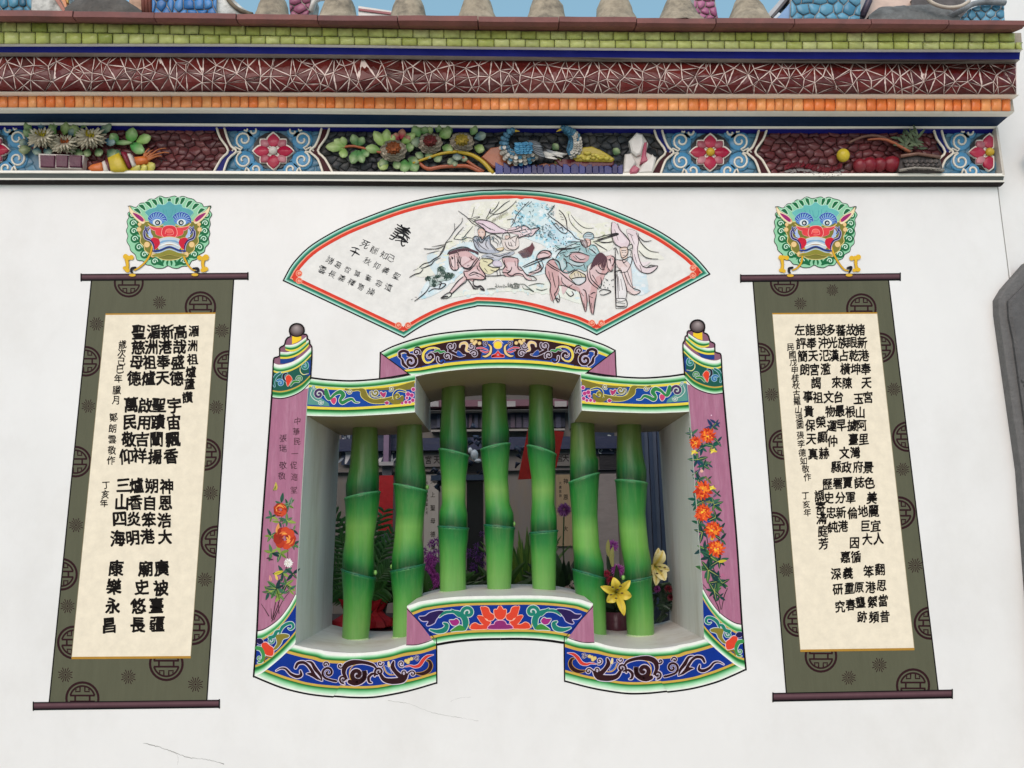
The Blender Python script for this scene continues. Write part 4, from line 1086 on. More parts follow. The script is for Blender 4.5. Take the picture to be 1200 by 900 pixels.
for bi, b in enumerate(bars):
    rows = []   # (left point, right point, radius factor, colour)
    def seg(y, l, r, f=1.0, c='mid'): rows.append(((l, y), (r, y), f, c))
    t0, t1 = b['top']; n1, n2 = b['n1'], b['n2']; m0, m1 = b['mid']; b0, b1 = b['bot']
    ext = 3 if bi in (1, 5) else 24
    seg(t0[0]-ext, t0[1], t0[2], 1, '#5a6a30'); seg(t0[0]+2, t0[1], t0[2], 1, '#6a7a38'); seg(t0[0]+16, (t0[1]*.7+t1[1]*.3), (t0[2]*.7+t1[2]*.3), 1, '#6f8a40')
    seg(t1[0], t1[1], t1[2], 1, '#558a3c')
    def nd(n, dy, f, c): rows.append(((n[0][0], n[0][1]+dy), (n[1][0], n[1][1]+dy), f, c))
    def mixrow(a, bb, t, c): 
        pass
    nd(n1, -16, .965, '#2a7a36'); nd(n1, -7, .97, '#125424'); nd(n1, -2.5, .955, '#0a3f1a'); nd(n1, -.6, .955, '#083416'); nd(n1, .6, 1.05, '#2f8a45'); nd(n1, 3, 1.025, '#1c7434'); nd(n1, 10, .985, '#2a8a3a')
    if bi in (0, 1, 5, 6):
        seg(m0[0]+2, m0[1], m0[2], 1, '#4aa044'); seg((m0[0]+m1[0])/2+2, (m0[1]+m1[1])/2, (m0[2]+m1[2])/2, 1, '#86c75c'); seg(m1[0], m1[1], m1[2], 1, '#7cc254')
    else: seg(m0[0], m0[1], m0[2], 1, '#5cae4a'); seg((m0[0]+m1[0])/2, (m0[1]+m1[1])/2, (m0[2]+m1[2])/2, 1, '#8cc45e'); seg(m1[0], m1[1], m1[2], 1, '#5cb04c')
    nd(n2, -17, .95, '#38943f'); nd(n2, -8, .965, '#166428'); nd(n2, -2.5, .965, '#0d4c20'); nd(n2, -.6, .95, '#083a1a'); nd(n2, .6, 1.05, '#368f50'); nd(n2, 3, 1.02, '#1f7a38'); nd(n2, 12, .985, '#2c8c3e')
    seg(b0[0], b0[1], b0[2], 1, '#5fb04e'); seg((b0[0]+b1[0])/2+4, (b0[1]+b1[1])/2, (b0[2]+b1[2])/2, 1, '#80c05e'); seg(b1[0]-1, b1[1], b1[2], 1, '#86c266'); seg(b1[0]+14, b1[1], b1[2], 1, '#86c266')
    rows.sort(key=lambda r: (r[0][1]+r[1][1])/2)
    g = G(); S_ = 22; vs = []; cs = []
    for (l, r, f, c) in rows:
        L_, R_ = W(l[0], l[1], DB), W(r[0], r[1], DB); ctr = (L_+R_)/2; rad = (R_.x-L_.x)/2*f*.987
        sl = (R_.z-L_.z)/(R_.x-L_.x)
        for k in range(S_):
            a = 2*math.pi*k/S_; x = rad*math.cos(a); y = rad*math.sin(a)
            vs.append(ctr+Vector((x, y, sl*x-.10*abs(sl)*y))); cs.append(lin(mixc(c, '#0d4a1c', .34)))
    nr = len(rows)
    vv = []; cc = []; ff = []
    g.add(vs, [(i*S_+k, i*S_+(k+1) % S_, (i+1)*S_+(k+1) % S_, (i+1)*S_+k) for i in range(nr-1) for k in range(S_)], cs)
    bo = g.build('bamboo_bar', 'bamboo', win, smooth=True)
    # raised sheath line at each node, small bud on some
    for n_ in (n1, n2):
        L_, R_ = W(n_[0][0], n_[0][1], DB), W(n_[1][0], n_[1][1], DB); ctr = (L_+R_)/2; rad = (R_.x-L_.x)/2*1.0; sl = (R_.z-L_.z)/(R_.x-L_.x)
        h = G(); h.tube([ctr+Vector((rad*math.cos(a), rad*math.sin(a), sl*rad*math.cos(a)-.1*abs(sl)*rad*math.sin(a))) for a in [2*math.pi*k/24 for k in range(25)]], .0038, '#4f9c66' if n_ is n1 else '#1f6a4a', 5, False)
        h.build('node_ring', 'bamboo', bo, smooth=True)
    for (bx, by) in {1: [(500.5, 571), (459.5, 664)], 0: [(439.8, 671)], 3: [(602, 614)], 6: [(730.5, 677)]}.get(bi, []):
        h = G(); c_ = W(bx, by, DB); h.ball(c_, (.007, .008, .009), '#8abf62', 8, 6); h.build('bud', 'bamboo', bo, smooth=True)
    # mortar smear where the bar meets the sill
    h = G(); c_ = (W(b1[1], b1[0], DB)+W(b1[2], b1[0], DB))/2; rr_ = (W(b1[2], b1[0], DB).x-W(b1[1], b1[0], DB).x)/2
    prof = [(rr_*.9, .008), (rr_*1.03, .005), (rr_*1.10, -.001), (rr_*1.18, -.006)]
    h.lathe(c_+Vector((0, 0, -.002)), prof, '#b9cf9f', 20); h.build('base_collar', 'reveal', bo, smooth=True)
# ================================================================== PAINTED HANGING SCROLLS
MAR = '#2f171b'
def roundel(g, x, y, r):
    """long-life medallion in maroon line"""
    w = r*.105
    def arc(rr, a0, a1, ww=w): g.stroke([(x+rr*math.cos(math.radians(a)), y+rr*math.sin(math.radians(a))) for a in [a0+(a1-a0)*i/28 for i in range(29)]], ww, MAR, smooth=0, cap=False)
    arc(r*.93, 0, 360, w*1.3)
    for s in (-1, 1):
        arc(r*.72, s*14, s*166)
        g.stroke([(x-r*.72, y+s*r*.17), (x+r*.72, y+s*r*.17)], w, MAR, smooth=0, cap=False)
        g.stroke([(x-r*.14, y+s*r*.66), (x-r*.14, y+s*r*.40), (x-r*.40, y+s*r*.40), (x-r*.36, y+s*r*.55)], w*.85, MAR, smooth=0, cap=False)
        g.stroke([(x+r*.14, y+s*r*.66), (x+r*.14, y+s*r*.40), (x+r*.40, y+s*r*.40), (x+r*.36, y+s*r*.55)], w*.85, MAR, smooth=0, cap=False)
        g.stroke([(x-s*r*.42, y-r*.17), (x-s*r*.42, y+r*.17)], w, MAR, smooth=0, cap=False)
def star(g, x, y, r):
    for i in range(16):
        a = 2*math.pi*i/16; k = 1.0 if i % 2 else .82
        g.stroke([(x+r*.22*math.cos(a), y+r*.22*math.sin(a)), (x+r*k*math.cos(a), y+r*k*math.sin(a))], [r*.05, r*.13], MAR, smooth=0, cap=False)
    g.disc(x, y, r*.13, MAR, seg=8)
def scroll(label, mount, paper, rodt, rodb, circ, stars, big, small, seed, wk=1.0):
    cx = (mount[0][0]+mount[1][0])/2
    t = thing('painted_scroll', label, 'scroll painting', W((mount[2][0]+mount[3][0])/2, mount[3][1]+8, 0))
    g = G(0.0); g.layer = 3
    g.poly(mount, '#5b5c49', raw=True); g.build('scroll_mount', 'silkpaint', t)
    g = G(0.0); g.layer = 5; m = mount
    g.clip = m if (m[1][0]-m[0][0])*(m[2][1]-m[1][1]) > 0 else list(reversed(m))
    for (x, y, r) in circ: roundel(g, x, y, r)
    for (x, y, r) in stars: star(g, x, y, r)
    g.build('medallion_pattern', 'ink', t)
    g = G(0.0); g.layer = 8
    g.stroke([m[0], m[3]], 1.4, BLK, smooth=0); g.stroke([m[1], m[2]], 1.4, BLK, smooth=0)
    g.build('contour_line', 'ink', t)
    # gold and tan painted edges belong to the picture of the paper
    g = G(0.0); g.layer = 8; p = paper
    g.poly(p, '#ebe1c9', raw=True); g.layer = 9
    g.stroke([p[0], p[1]], 1.7, '#b8892e', smooth=0, cap=False); g.stroke([(p[3][0], p[3][1]+.6), (p[2][0], p[2][1]+.6)], 2.8, '#b08535', smooth=0, cap=False)
    g.stroke([p[0], p[3]], .7, '#8f8567', smooth=0, cap=False); g.stroke([p[1], p[2]], .7, '#8f8567', smooth=0, cap=False)
    g.build('paper', 'paint', t)
    for nm, r_ in (('top_rod', rodt), ('bottom_rod', rodb)):
        g = G(0.0); g.layer = 11
        a, b, h = r_; A = [(a[0], a[1]), (b[0], b[1])]; B = [(a[0], a[1]+h), (b[0], b[1]+h)]
        g.gband(A, B, [(0, BLK), (.10, BLK), (.12, '#4c343a'), (.36, '#6a4e53'), (.5, '#5c4147'), (.78, '#352328'), (.84, BLK), (1, BLK)], n=12, raw=True)
        g.layer += 1
        for e in (a, b): g.stroke([(e[0], e[1]), (e[0], e[1]+h)], 1.6, BLK, smooth=0)
        g.build(nm, 'paint', t)
    rr = random.Random(seed)
    g = G(0.0); g.layer = 12; last = None; k = 0
    cols = {}
    for key, ch, x, y, s in big:
        if key != last and last is not None:
            g.build('verse', 'ink', t); g = G(0.0); g.layer = 12
        last = key
        write(g, ch, x, y, s*wk, s*1.02, '#120e0b', .036 if wk > .9 else .029, rng=rr, ang=rr.uniform(-3, 2), rough=.024)
    g.build('verse', 'ink', t)
    g = G(0.0); g.layer = 12
    for ch, x, y, s in small:
        if ch in '鄭丁張': g.build('signature', 'ink', t); g = G(0.0); g.layer = 12
        write(g, ch, x, y, s, s*1.08, '#1d1813', .018, rng=rr, ang=rr.uniform(-4, 3), rough=.03)
    g.build('signature', 'ink', t)
    return t
def zA(x, y): return (30+x/3.3333, 310+y/3.3333)
def zB(x, y): return (30+x/3.2143, 560+y/3.2143)
def zC(x, y): return (60+x/4.736, 330+y/4.736)
def zD(x, y): return (860+x/3.3333, 310+y/3.3333)
def zE(x, y): return (860+x/3.2143, 560+y/3.2143)
big = []
def col(key, z, s, items):
    for ch, x, y in items: big.append((key, ch, *z(x, y), s))
col('a', zC, 17.5, [('高', 717, 280), ('哉', 712, 362), ('盛', 702, 447), ('德', 695, 537)])
col('b', zC, 17.5, [('新', 645, 280), ('港', 632, 362), ('奉', 622, 445), ('天', 618, 535)])
col('c', zC, 17.5, [('湄', 567, 280), ('洲', 555, 362), ('祖', 545, 448), ('爐', 540, 535)])
col('d', zC, 17.5, [('聖', 485, 280), ('慈', 483, 365), ('母', 473, 448), ('德', 460, 537)])
col('e', zA, 18.5, [('宇', 581, 550), ('宙', 578, 615), ('飄', 575, 683), ('香', 568, 748)])
col('f', zA, 18, [('聖', 520, 550), ('蹟', 517, 615), ('闡', 510, 683), ('揚', 505, 750)])
col('g', zA, 18, [('啟', 467, 550), ('用', 461, 618), ('吉', 455, 683), ('祥', 446, 745)])
col('h', zA, 18.5, [('萬', 412, 548), ('民', 407, 615), ('敬', 403, 683), ('仰', 393, 750)])
col('i', zB, 18, [('神', 531, 32), ('恩', 526, 95), ('浩', 522, 160), ('大', 525, 222)])
col('j', zB, 18, [('朔', 475, 30), ('自', 468, 95), ('笨', 464, 158), ('港', 459, 220)])
col('k', zB, 18, [('爐', 418, 28), ('香', 414, 92), ('炎', 408, 155), ('明', 403, 227)])
col('l', zB, 19, [('三', 368, 28), ('山', 362, 92), ('四', 355, 155), ('海', 347, 227)])
col('m', zB, 19, [('廣', 512, 340), ('被', 510, 415), ('臺', 493, 480), ('疆', 495, 550)])
col('n', zB, 19, [('廟', 452, 342), ('史', 438, 412), ('悠', 424, 482), ('長', 423, 555)])
col('o', zB, 19, [('康', 340, 340), ('樂', 333, 410), ('永', 328, 482), ('昌', 315, 557)])
for ch, x, y in (('湄', 790, 275), ('洲', 785, 355), ('祖', 783, 432), ('爐', 775, 500), ('蘆', 768, 567), ('讚', 757, 642)): big.append(('t', ch, *zC(x, y), 13.5))
small = [(ch, *zA(x, y), 10) for ch, x, y in (('歲', 378, 312), ('次', 375, 345), ('己', 375, 378), ('巳', 370, 410), ('年', 362, 445), ('臘', 356, 490), ('月', 352, 530), ('鄭', 343, 597), ('朗', 340, 640), ('雲', 338, 683), ('敬', 337, 725), ('作', 333, 765))]
small += [(ch, *zB(x, y), 9.5) for ch, x, y in (('丁', 303, 28), ('亥', 300, 62), ('年', 295, 95))]
circ = [(*zA(x, y), r/3.3333) for x, y, r in ((403, 70, 59), (683, 166, 62), (235, 378, 60), (792, 395, 60), (195, 770, 62), (700, 742, 64))]
circ += [(*zB(x, y), r/3.2143) for x, y, r in ((720, 241, 62), (135, 363, 62), (627, 563, 68), (182, 620, 64), (530, 700, 66), (214, 831, 65))]
stars = [(*zA(x, y), r/3.3333) for x, y, r in ((523, 148, 27), (277, 232, 28), (767, 258, 28), (245, 553, 28), (745, 557, 28))]
stars += [(*zB(x, y), r/3.2143) for x, y, r in ((697, 57, 28), (190, 178, 28), (675, 383, 28), (158, 483, 28), (150, 742, 29), (387, 750, 29), (640, 778, 30))]
scroll('painted hanging scroll left of the window with large widely spaced verse on cream paper', [(107.4, 326), (274, 325), (242.2, 823), (57.4, 825)],
       [(123.6, 368.2), (252.6, 367), (223.5, 769.5), (83.8, 770.5)], ((95, 321), (290.5, 319.5), 8.2), ((39, 822.8), (257, 820), 9.6), circ, stars, big, small, 31, .95)
big = []
T2 = 14.2
col('a', zD, T2, [('諸', 493, 255), ('新', 501, 305), ('港', 508, 355), ('奉', 515, 408), ('天', 518, 463), ('宮', 524, 518)])
col('b', zD, T2, [('玉', 487, 524), ('山', 493, 578), ('阿', 500, 628), ('里', 507, 682)])
col('c', zD, T2, [('故', 458, 255), ('眼', 463, 305), ('乾', 470, 355), ('坤', 475, 408)])
col('d', zD, T2, [('蕃', 418, 258), ('族', 426, 305), ('占', 431, 355), ('橫', 435, 408), ('陳', 443, 463)])
col('e', zD, T2, [('多', 378, 255), ('光', 385, 305), ('漢', 391, 355)])
col('e2', zD, T2, [('來', 402, 460), ('台', 409, 517), ('最', 414, 573), ('早', 420, 628)])
col('f', zD, T2, [('毀', 342, 255), ('沖', 348, 305), ('氾', 353, 355), ('濫', 358, 408)])
col('g', zD, T2, [('文', 370, 517), ('物', 376, 573), ('運', 383, 630), ('仲', 385, 690)])
col('h', zD, T2, [('詣', 299, 255), ('奉', 303, 308), ('天', 310, 358), ('宮', 315, 410), ('謁', 321, 462), ('祖', 328, 520)])
col('i', zD, T2, [('榮', 340, 615), ('顯', 346, 675), ('赫', 352, 737)])
col('j', zD, T2, [('左', 257, 255), ('評', 263, 308), ('簡', 268, 358), ('朗', 277, 410)])
col('k', zD, T2, [('事', 290, 515), ('貴', 293, 573), ('保', 298, 628), ('天', 303, 682), ('真', 309, 740)])
col('l', zD, T2, [('根', 455, 575), ('據', 463, 628), ('臺', 467, 682), ('灣', 474, 735), ('府', 485, 790), ('誌', 490, 850)])
col('m', zD, T2, [('文', 432, 735), ('政', 440, 792), ('賈', 444, 853)])
col('m2', zE, T2, [('軍', 440, 75), ('倫', 447, 132)])
col('n', zD, T2, [('縣', 400, 790), ('署', 406, 855)])
col('n2', zE, T2, [('分', 401, 75), ('新', 404, 130), ('港', 411, 182)])
col('o', zE, T2, [('歷', 352, 25), ('史', 358, 75), ('忠', 366, 130), ('純', 372, 185)])
col('p', zD, T2+.5, [('景', 525, 793), ('色', 530, 852)])
col('p2', zE, T2+.5, [('美', 520, 75), ('麗', 526, 125), ('宜', 534, 180), ('人', 545, 228)])
col('q', zE, T2, [('地', 486, 125), ('巨', 496, 180), ('大', 502, 230)])
col('r', zE, T2, [('因', 455, 245), ('循', 460, 298)])
col('s', zE, T2, [('嘉', 420, 298), ('義', 430, 358), ('重', 435, 415), ('春', 440, 478)])
col('t', zE, T2, [('深', 385, 362), ('研', 392, 420), ('究', 400, 485)])
col('u', zE, T2, [('調', 322, 68), ('寄', 326, 110), ('滿', 330, 152), ('庭', 335, 200), ('芳', 338, 248)])
col('v', zE, T2, [('翻', 550, 345), ('思', 556, 405), ('當', 562, 462), ('昔', 568, 522)])
col('w', zE, T2, [('笨', 508, 352), ('港', 515, 412), ('縈', 522, 467), ('頻', 528, 525)])
col('x', zE, T2-.5, [('原', 471, 412), ('壟', 477, 468), ('跡', 483, 523)])
small = [(ch, *zD(x, y), 9) for ch, x, y in (('民', 222, 322), ('國', 228, 352), ('戊', 233, 382), ('申', 238, 412), ('桂', 240, 442), ('秋', 243, 472), ('古', 245, 505), ('羅', 247, 535), ('山', 252, 567), ('遠', 255, 598), ('園', 258, 628), ('張', 260, 667), ('李', 263, 700), ('德', 267, 735), ('如', 272, 767), ('敬', 280, 798), ('作', 287, 830))]
small += [(ch, *zE(x, y), 9) for ch, x, y in (('丁', 270, 68), ('亥', 273, 100), ('年', 277, 130))]
circ = [(*zD(x, y), r/3.3333) for x, y, r in ((197, 68, 57), (498, 172, 60), (98, 365, 60), (570, 325, 60), (195, 703, 60), (678, 672, 60))]
circ += [(*zE(x, y), r/3.2143) for x, y, r in ((148, 187, 60), (622, 132, 63), (245, 540, 60), (740, 547, 63), (328, 672, 62), (675, 782, 65))]
stars = [(*zD(x, y), r/3.3333) for x, y, r in ((385, 100, 24), (260, 152, 25), (147, 508, 27), (625, 487, 27), (173, 857, 28), (660, 800, 27))]
stars += [(*zE(x, y), r/3.2143) for x, y, r in ((197, 347, 27), (683, 330, 29), (548, 705, 29), (433, 753, 28))]
scroll('painted hanging scroll right of the window with small crowded verse on cream paper', [(882.3, 328), (1041, 326), (1099.6, 810), (921.6, 813)],
       [(905, 367.6), (1028, 366.8), (1071.6, 760), (937.8, 762)], ((868, 322), (1055, 320), 8.6), ((905.8, 812), (1116, 808), 10.4), circ, stars, big, small, 47, .87)

# ================================================================== LION MASKS
def mask(label, T, hookT, hooks, teal, loc):
    t = thing('lion_mask', label, 'lion mask', loc)
    g = G(0.0, T); g.layer = 14
    base = [(565, 92), (610, 82), (645, 96), (690, 84), (735, 100), (790, 114), (820, 142), (868, 152), (892, 185), (958, 176), (940, 215), (965, 255), (942, 300), (950, 350), (936, 392), (946, 440), (932, 482), (936, 532), (902, 570), (892, 612), (845, 640), (820, 682), (772, 700), (742, 745), (684, 750), (640, 770), (590, 765), (545, 745), (500, 768), (432, 768), (384, 742), (340, 735), (308, 700), (252, 690), (236, 642), (192, 602), (182, 560), (155, 512), (166, 462), (150, 412), (166, 372), (156, 322), (176, 282), (164, 246), (194, 222), (178, 175), (240, 192), (282, 152), (330, 146), (372, 112), (420, 110), (470, 82), (520, 98)]
    g.blob(base, '#93cfa6', BLK, 6, seg=3); g.layer += 2
    dk, wm = '#1f6b42', '#cdeed6'
    # mane curls
    for (x, y, a, L) in ((265, 215, 200, 60), (310, 180, 205, 60), (372, 155, 212, 66), (430, 138, 222, 66), (485, 120, 236, 60), (630, 118, 300, 52), (680, 122, 310, 60), (740, 150, 322, 66), (800, 172, 330, 66), (855, 215, 338, 60), (560, 120, 265, 40)):
        ca, sa = math.cos(math.radians(a)), math.sin(math.radians(a))
        g.stroke([(x-ca*L*.25, y-sa*L*.25+22), (x+ca*L*.25, y+sa*L*.25+4), (x+ca*L*.75, y+sa*L*.75+12)], [16, 36, 8], dk, wm, 6)
    for s in (-1, 1):
        for (x, y, r, k) in ((345, 0, 0, 0),): pass
        def X(x): return 560+s*(x-560)
        for (x, y, r) in ((915, 262, 30), (905, 340, 34), (900, 415, 36), (892, 490, 36), (850, 570, 38), (800, 640, 36), (700, 705, 34)):
            g.stroke([(X(x-80), y+40), (X(x-45), y+12), (X(x-10), y)], [14, 50, r*1.9], dk); g.disc(X(x), y, r*1.12, dk); g.layer += 2; g.spiral(X(x), y, r*.8, 180 if s > 0 else 0, s*1.2, 9, wm); g.layer -= 2
        for (x, y, x2, y2) in ((600, 670, 625, 735), (640, 660, 690, 720), (570, 690, 580, 745), (690, 650, 750, 690), (830, 290, 880, 250), (840, 360, 895, 300), (840, 430, 880, 380), (835, 500, 880, 450), (780, 570, 850, 530)):
            g.stroke([(X(x), y), (X((x+x2)/2+6), (y+y2)/2), (X(x2), y2)], [10, 22, 8], dk)
    g.layer += 3
    face = [(560, 330), (700, 330), (800, 330), (845, 370), (850, 420), (830, 470), (835, 520), (800, 560), (790, 600), (730, 640), (690, 650), (640, 680), (560, 690), (480, 680), (430, 650), (390, 640), (330, 600), (320, 560), (285, 520), (290, 470), (270, 420), (275, 370), (320, 330), (420, 330)]
    g.blob(face, '#7e7c38', '#e8d089', 7); g.layer += 2
    for s in (-1, 1):
        def X(x): return 560+s*(x-560)
        for (x, y, r) in ((850, 400, 20), (775, 545, 26), (718, 640, 26), (845, 350, 16)): g.disc(X(x), y, r, '#e9c98d', out='#c98c4c', ow=3, seg=14)
        g.blob([(X(800), 300), (X(840), 260), (X(905), 225), (X(945), 180), (X(930), 245), (X(870), 310), (X(820), 345), (X(795), 330)], '#f0dfb4', '#c9a66a', 3)
        g.layer += 2; g.blob([(X(808), 300), (X(850), 262), (X(910), 240), (X(875), 285), (X(820), 325)], '#9c2f6d' if True else '', '#e6b0b8', 2); g.disc(X(808), 312, 15, '#f0a878'); g.layer -= 2
        g.stroke([(X(958), 174), (X(935), 190), (X(922), 222)], [4, 18, 6], '#3a3530')
    g.layer += 3
    g.blob([(330, 235), (370, 205), (430, 190), (450, 160), (510, 165), (560, 132), (610, 165), (670, 160), (690, 190), (750, 205), (790, 235), (770, 262), (740, 300), (660, 330), (620, 362), (500, 362), (460, 330), (380, 300), (350, 262)], teal, '#a9dcd4', 4); g.layer += 2
    for q in ([(500, 205), (510, 260), (535, 300), (560, 312), (585, 300), (610, 260), (620, 205)], [(530, 215), (538, 262), (560, 285), (582, 262), (590, 215)], [(450, 215), (480, 250)], [(670, 215), (640, 250)]): g.stroke(q, 5, '#4f9fa6')
    for s in (-1, 1):
        def X(x): return 560+s*(x-560)
        g.disc(X(680), 312, 78, '#5a86c9', 44, seg=20); g.disc(X(676), 332, 42, '#dfe8e8', 31, out='#9cc4d8', ow=4)
        for i in range(9):
            a = math.radians(200+i*19) if s > 0 else math.radians(-20-i*19)
            g.stroke([(X(676)+52*math.cos(a), 322+42*math.sin(a)), (X(676)+84*math.cos(a+.15), 318+76*math.sin(a+.15)), (X(676)+88*math.cos(a+.4), 318+80*math.sin(a+.4))], [7, 15, 5], '#2c4fa8', '#a9c8e6', 3)
        g.layer += 2; g.disc(X(672), 335, 25, '#18303e', out='#b9d6dc', ow=3); g.layer += 1; g.disc(X(674), 336, 12, '#f4f4ee'); g.disc(X(674), 336, 5, '#201f26'); g.layer -= 3
        g.stroke([(X(765), 345), (X(720), 375), (X(660), 372), (X(620), 352)], [6, 10, 8, 4], '#e9cf7c', '#a98c3c', 2)
    g.layer += 3
    for s in (-1, 1):
        def X(x): return 560+s*(x-560)
        g.stroke([(X(745), 372), (X(710), 392), (X(650), 402)], [8, 30, 36], '#d94a52', '#f4b6ac', 4)
        g.blob([(X(610), 395), (X(650), 385), (X(690), 408), (X(688), 445), (X(650), 462), (X(615), 462)], '#e3474c', '#f0a59c', 3)
        g.spiral(X(648), 425, 24, 200, s*1.0, 6, '#f28f86')
    g.layer += 2; g.blob([(500, 385), (535, 366), (590, 366), (622, 388), (632, 445), (600, 482), (560, 494), (520, 482), (488, 445)], '#d93a44', '#f4b4a8', 5); g.layer += 2; g.disc(560, 415, 34, '#ee6a62', 24)
    g.stroke([(520, 440), (535, 400), (585, 400), (600, 440), (575, 452), (540, 452)], 6, '#f28f86'); g.layer += 1
    # jaw
    g.blob([(445, 505), (500, 480), (560, 472), (620, 480), (675, 505), (680, 545), (650, 590), (600, 575), (560, 565), (520, 575), (470, 595), (440, 545)], '#c3d0d6', '#e9c27c', 5); g.layer += 1
    g.stroke([(455, 540), (500, 515), (560, 508), (620, 515), (665, 540)], [10, 20, 12, 20, 10], '#7fa8c9'); g.stroke([(470, 552), (560, 545), (650, 552)], 8, '#b08c6a'); g.stroke([(462, 560), (560, 532), (658, 560)], [8, 14, 8], '#e9efe9')
    g.stroke([(405, 608), (470, 600), (560, 566), (650, 600), (715, 608)], [12, 18, 14, 18, 12], '#263f86'); g.stroke([(405, 625), (470, 618), (560, 588), (650, 618), (700, 625)], [6, 10, 10, 10, 6], '#a9c3d8')
    g.stroke([(400, 650), (480, 640), (560, 618), (640, 640), (720, 650)], [8, 34, 44, 34, 8], '#8d8a3a', '#cfb86a', 3)
    for s in (-1, 1):
        def X(x): return 560+s*(x-560)
        g.blob([(X(665), 490), (X(720), 480), (X(740), 510), (X(705), 540), (X(700), 590), (X(670), 570), (X(650), 530)], '#c9263c', '#e9a86c', 4)
        g.stroke([(X(760), 380), (X(800), 420), (X(790), 480), (X(740), 505), (X(712), 545), (X(705), 600)], [6, 12, 16, 14, 14, 8], '#272a5c', '#b9b4d6', 6)
        g.stroke([(X(730), 470), (X(750), 440), (X(745), 400)], [24, 30, 8], '#a8c6e6', '#e6b4cc', 3); g.stroke([(X(765), 440), (X(785), 400), (X(790), 370)], [10, 14, 4], '#3a2f6c', '#a9c0e0', 3)
        g.disc(X(745), 462, 13, '#f3eef4')
    g.build('mask_painting', 'paint', t)
    for side, (rod, bone, knot) in enumerate(hooks):
        h = G(0.0, hookT); h.layer = 34
        h.stroke(rod, [15, 16, 15, 11], '#d9a92c', '#8a6a20', 2)
        h.stroke(bone[0], bone[1], '#e2b534', '#a07a24', 4); h.layer += 1
        for (x, y, r) in bone[2]: h.disc(x, y, r, '#e2b534', seg=12)
        h.layer += 2
        h.stroke(knot, [20, 26, 22, 14], '#25242a'); kx, ky = knot[-1]; h.disc(kx, ky+26, 32, '#dfb23a', 13, out='#8a6a20', ow=3); h.build('hanging_hook', 'paint', t)
    return t
mask('green maned painted lion mask above the left scroll with hooks spread wide beyond its mane', (130, 220, 8.182), (130, 220, 8.182),
     [([(395, 560), (375, 640), (330, 710), (270, 765), (225, 790)], ([(150, 690), (158, 740), (150, 790)], [30, 24, 30], ((140, 660, 26), (195, 668, 24), (168, 672, 22), (130, 770, 18), (160, 792, 20))), [(235, 765), (200, 775), (195, 805), (205, 812)]),
      ([(675, 560), (695, 650), (735, 735), (775, 780), (805, 792)], ([(885, 690), (880, 740), (900, 790)], [30, 24, 30], ((850, 672, 24), (910, 668, 30), (880, 680, 22), (878, 790, 20), (912, 778, 20))), [(790, 775), (830, 775), (835, 800), (805, 808)])],
     '#5fa9ae', W(197, 318, 0))
mask('green maned painted lion mask above the right scroll with hooks tucked under its mane', (890-.8, 220+1.2, (8.39, 8.36)), (890, 220, 8.182),
     [([(440, 560), (415, 640), (400, 720), (360, 770), (320, 790)], ([(215, 690), (222, 740), (215, 795)], [28, 22, 28], ((205, 668, 24), (262, 672, 22), (232, 668, 20), (205, 790, 18), (235, 798, 18))), [(318, 765), (285, 775), (285, 805), (296, 816)]),
      ([(690, 560), (720, 650), (770, 735), (815, 785), (850, 795)], ([(925, 680), (925, 740), (940, 790)], [28, 22, 28], ((885, 675, 24), (948, 665, 26), (918, 672, 20), (910, 790, 18), (950, 785, 20))), [(845, 770), (880, 762), (870, 795), (860, 812)])],
     '#6bbcb6', W(957, 318, 0))

# ================================================================== FAN PAINTING
fan = thing('fan_painting', 'painted folding fan shape over the window with horsemen, banners and small brush writing', 'fan painting', W(585, 396, 0))
def fa(x, y): return (320+x/4.6154, 215+y/4.6154)
def fb_(x, y): return (560+x/4.2857, 215+y/4.2857)
e_top = [fa(*p) for p in ((55, 525), (75, 487), (110, 430), (200, 340), (350, 250), (500, 185), (700, 113), (900, 66), (1100, 40))]+[fb_(*p) for p in ((80, 34), (150, 32), (250, 36), (350, 45), (500, 75), (700, 145), (900, 235), (1050, 335), (1120, 400), (1165, 455))]
e_r = [fb_(1165, 455), fb_(597, 760)]
e_bot = [fb_(*p) for p in ((597, 760), (500, 712), (400, 682), (300, 652), (200, 630), (100, 618), (0, 614))]+[fa(*p) for p in ((1100, 664), (1000, 686), (900, 722), (800, 772), (708, 832))]
e_l = [fa(708, 832), fa(55, 525)]
edges = [resample(catmull(e_top, 6), 70), resample(e_r, 16), resample(catmull(e_bot, 6), 46), resample(e_l, 16)]
loop = [p for e in edges for p in e[:-1]]
def inset(loop, k):
    n = len(loop); out = []
    for i in range(n):
        a, b, c = loop[i-1], loop[i], loop[(i+1) % n]
        n1 = (-(b[1]-a[1]), b[0]-a[0]); n2 = (-(c[1]-b[1]), c[0]-b[0]); l1 = math.hypot(*n1) or 1; l2 = math.hypot(*n2) or 1
        n1 = (n1[0]/l1, n1[1]/l1); n2 = (n2[0]/l2, n2[1]/l2); q = 1+n1[0]*n2[0]+n1[1]*n2[1]; q = max(q, .3)
        out.append((b[0]+(n1[0]+n2[0])/q*k, b[1]+(n1[1]+n2[1])/q*k))
    return out
g = G(0.0); g.layer = 4
g.poly(inset(loop, 6), '#e6e5df', raw=True); g.build('white_ground', 'paint', fan)
g = G(0.0); g.layer = 8
ST = [(-.7, BLK), (.9, BLK), (.95, '#c9ece0'), (2.0, '#9fd9c4'), (3.0, '#4c9a80'), (4.3, '#1f6e58'), (5.6, '#2f7a62'), (5.7, '#f0a488'), (6.9, '#f0a488'), (7.0, '#d8412f'), (10.4, '#d8412f')]
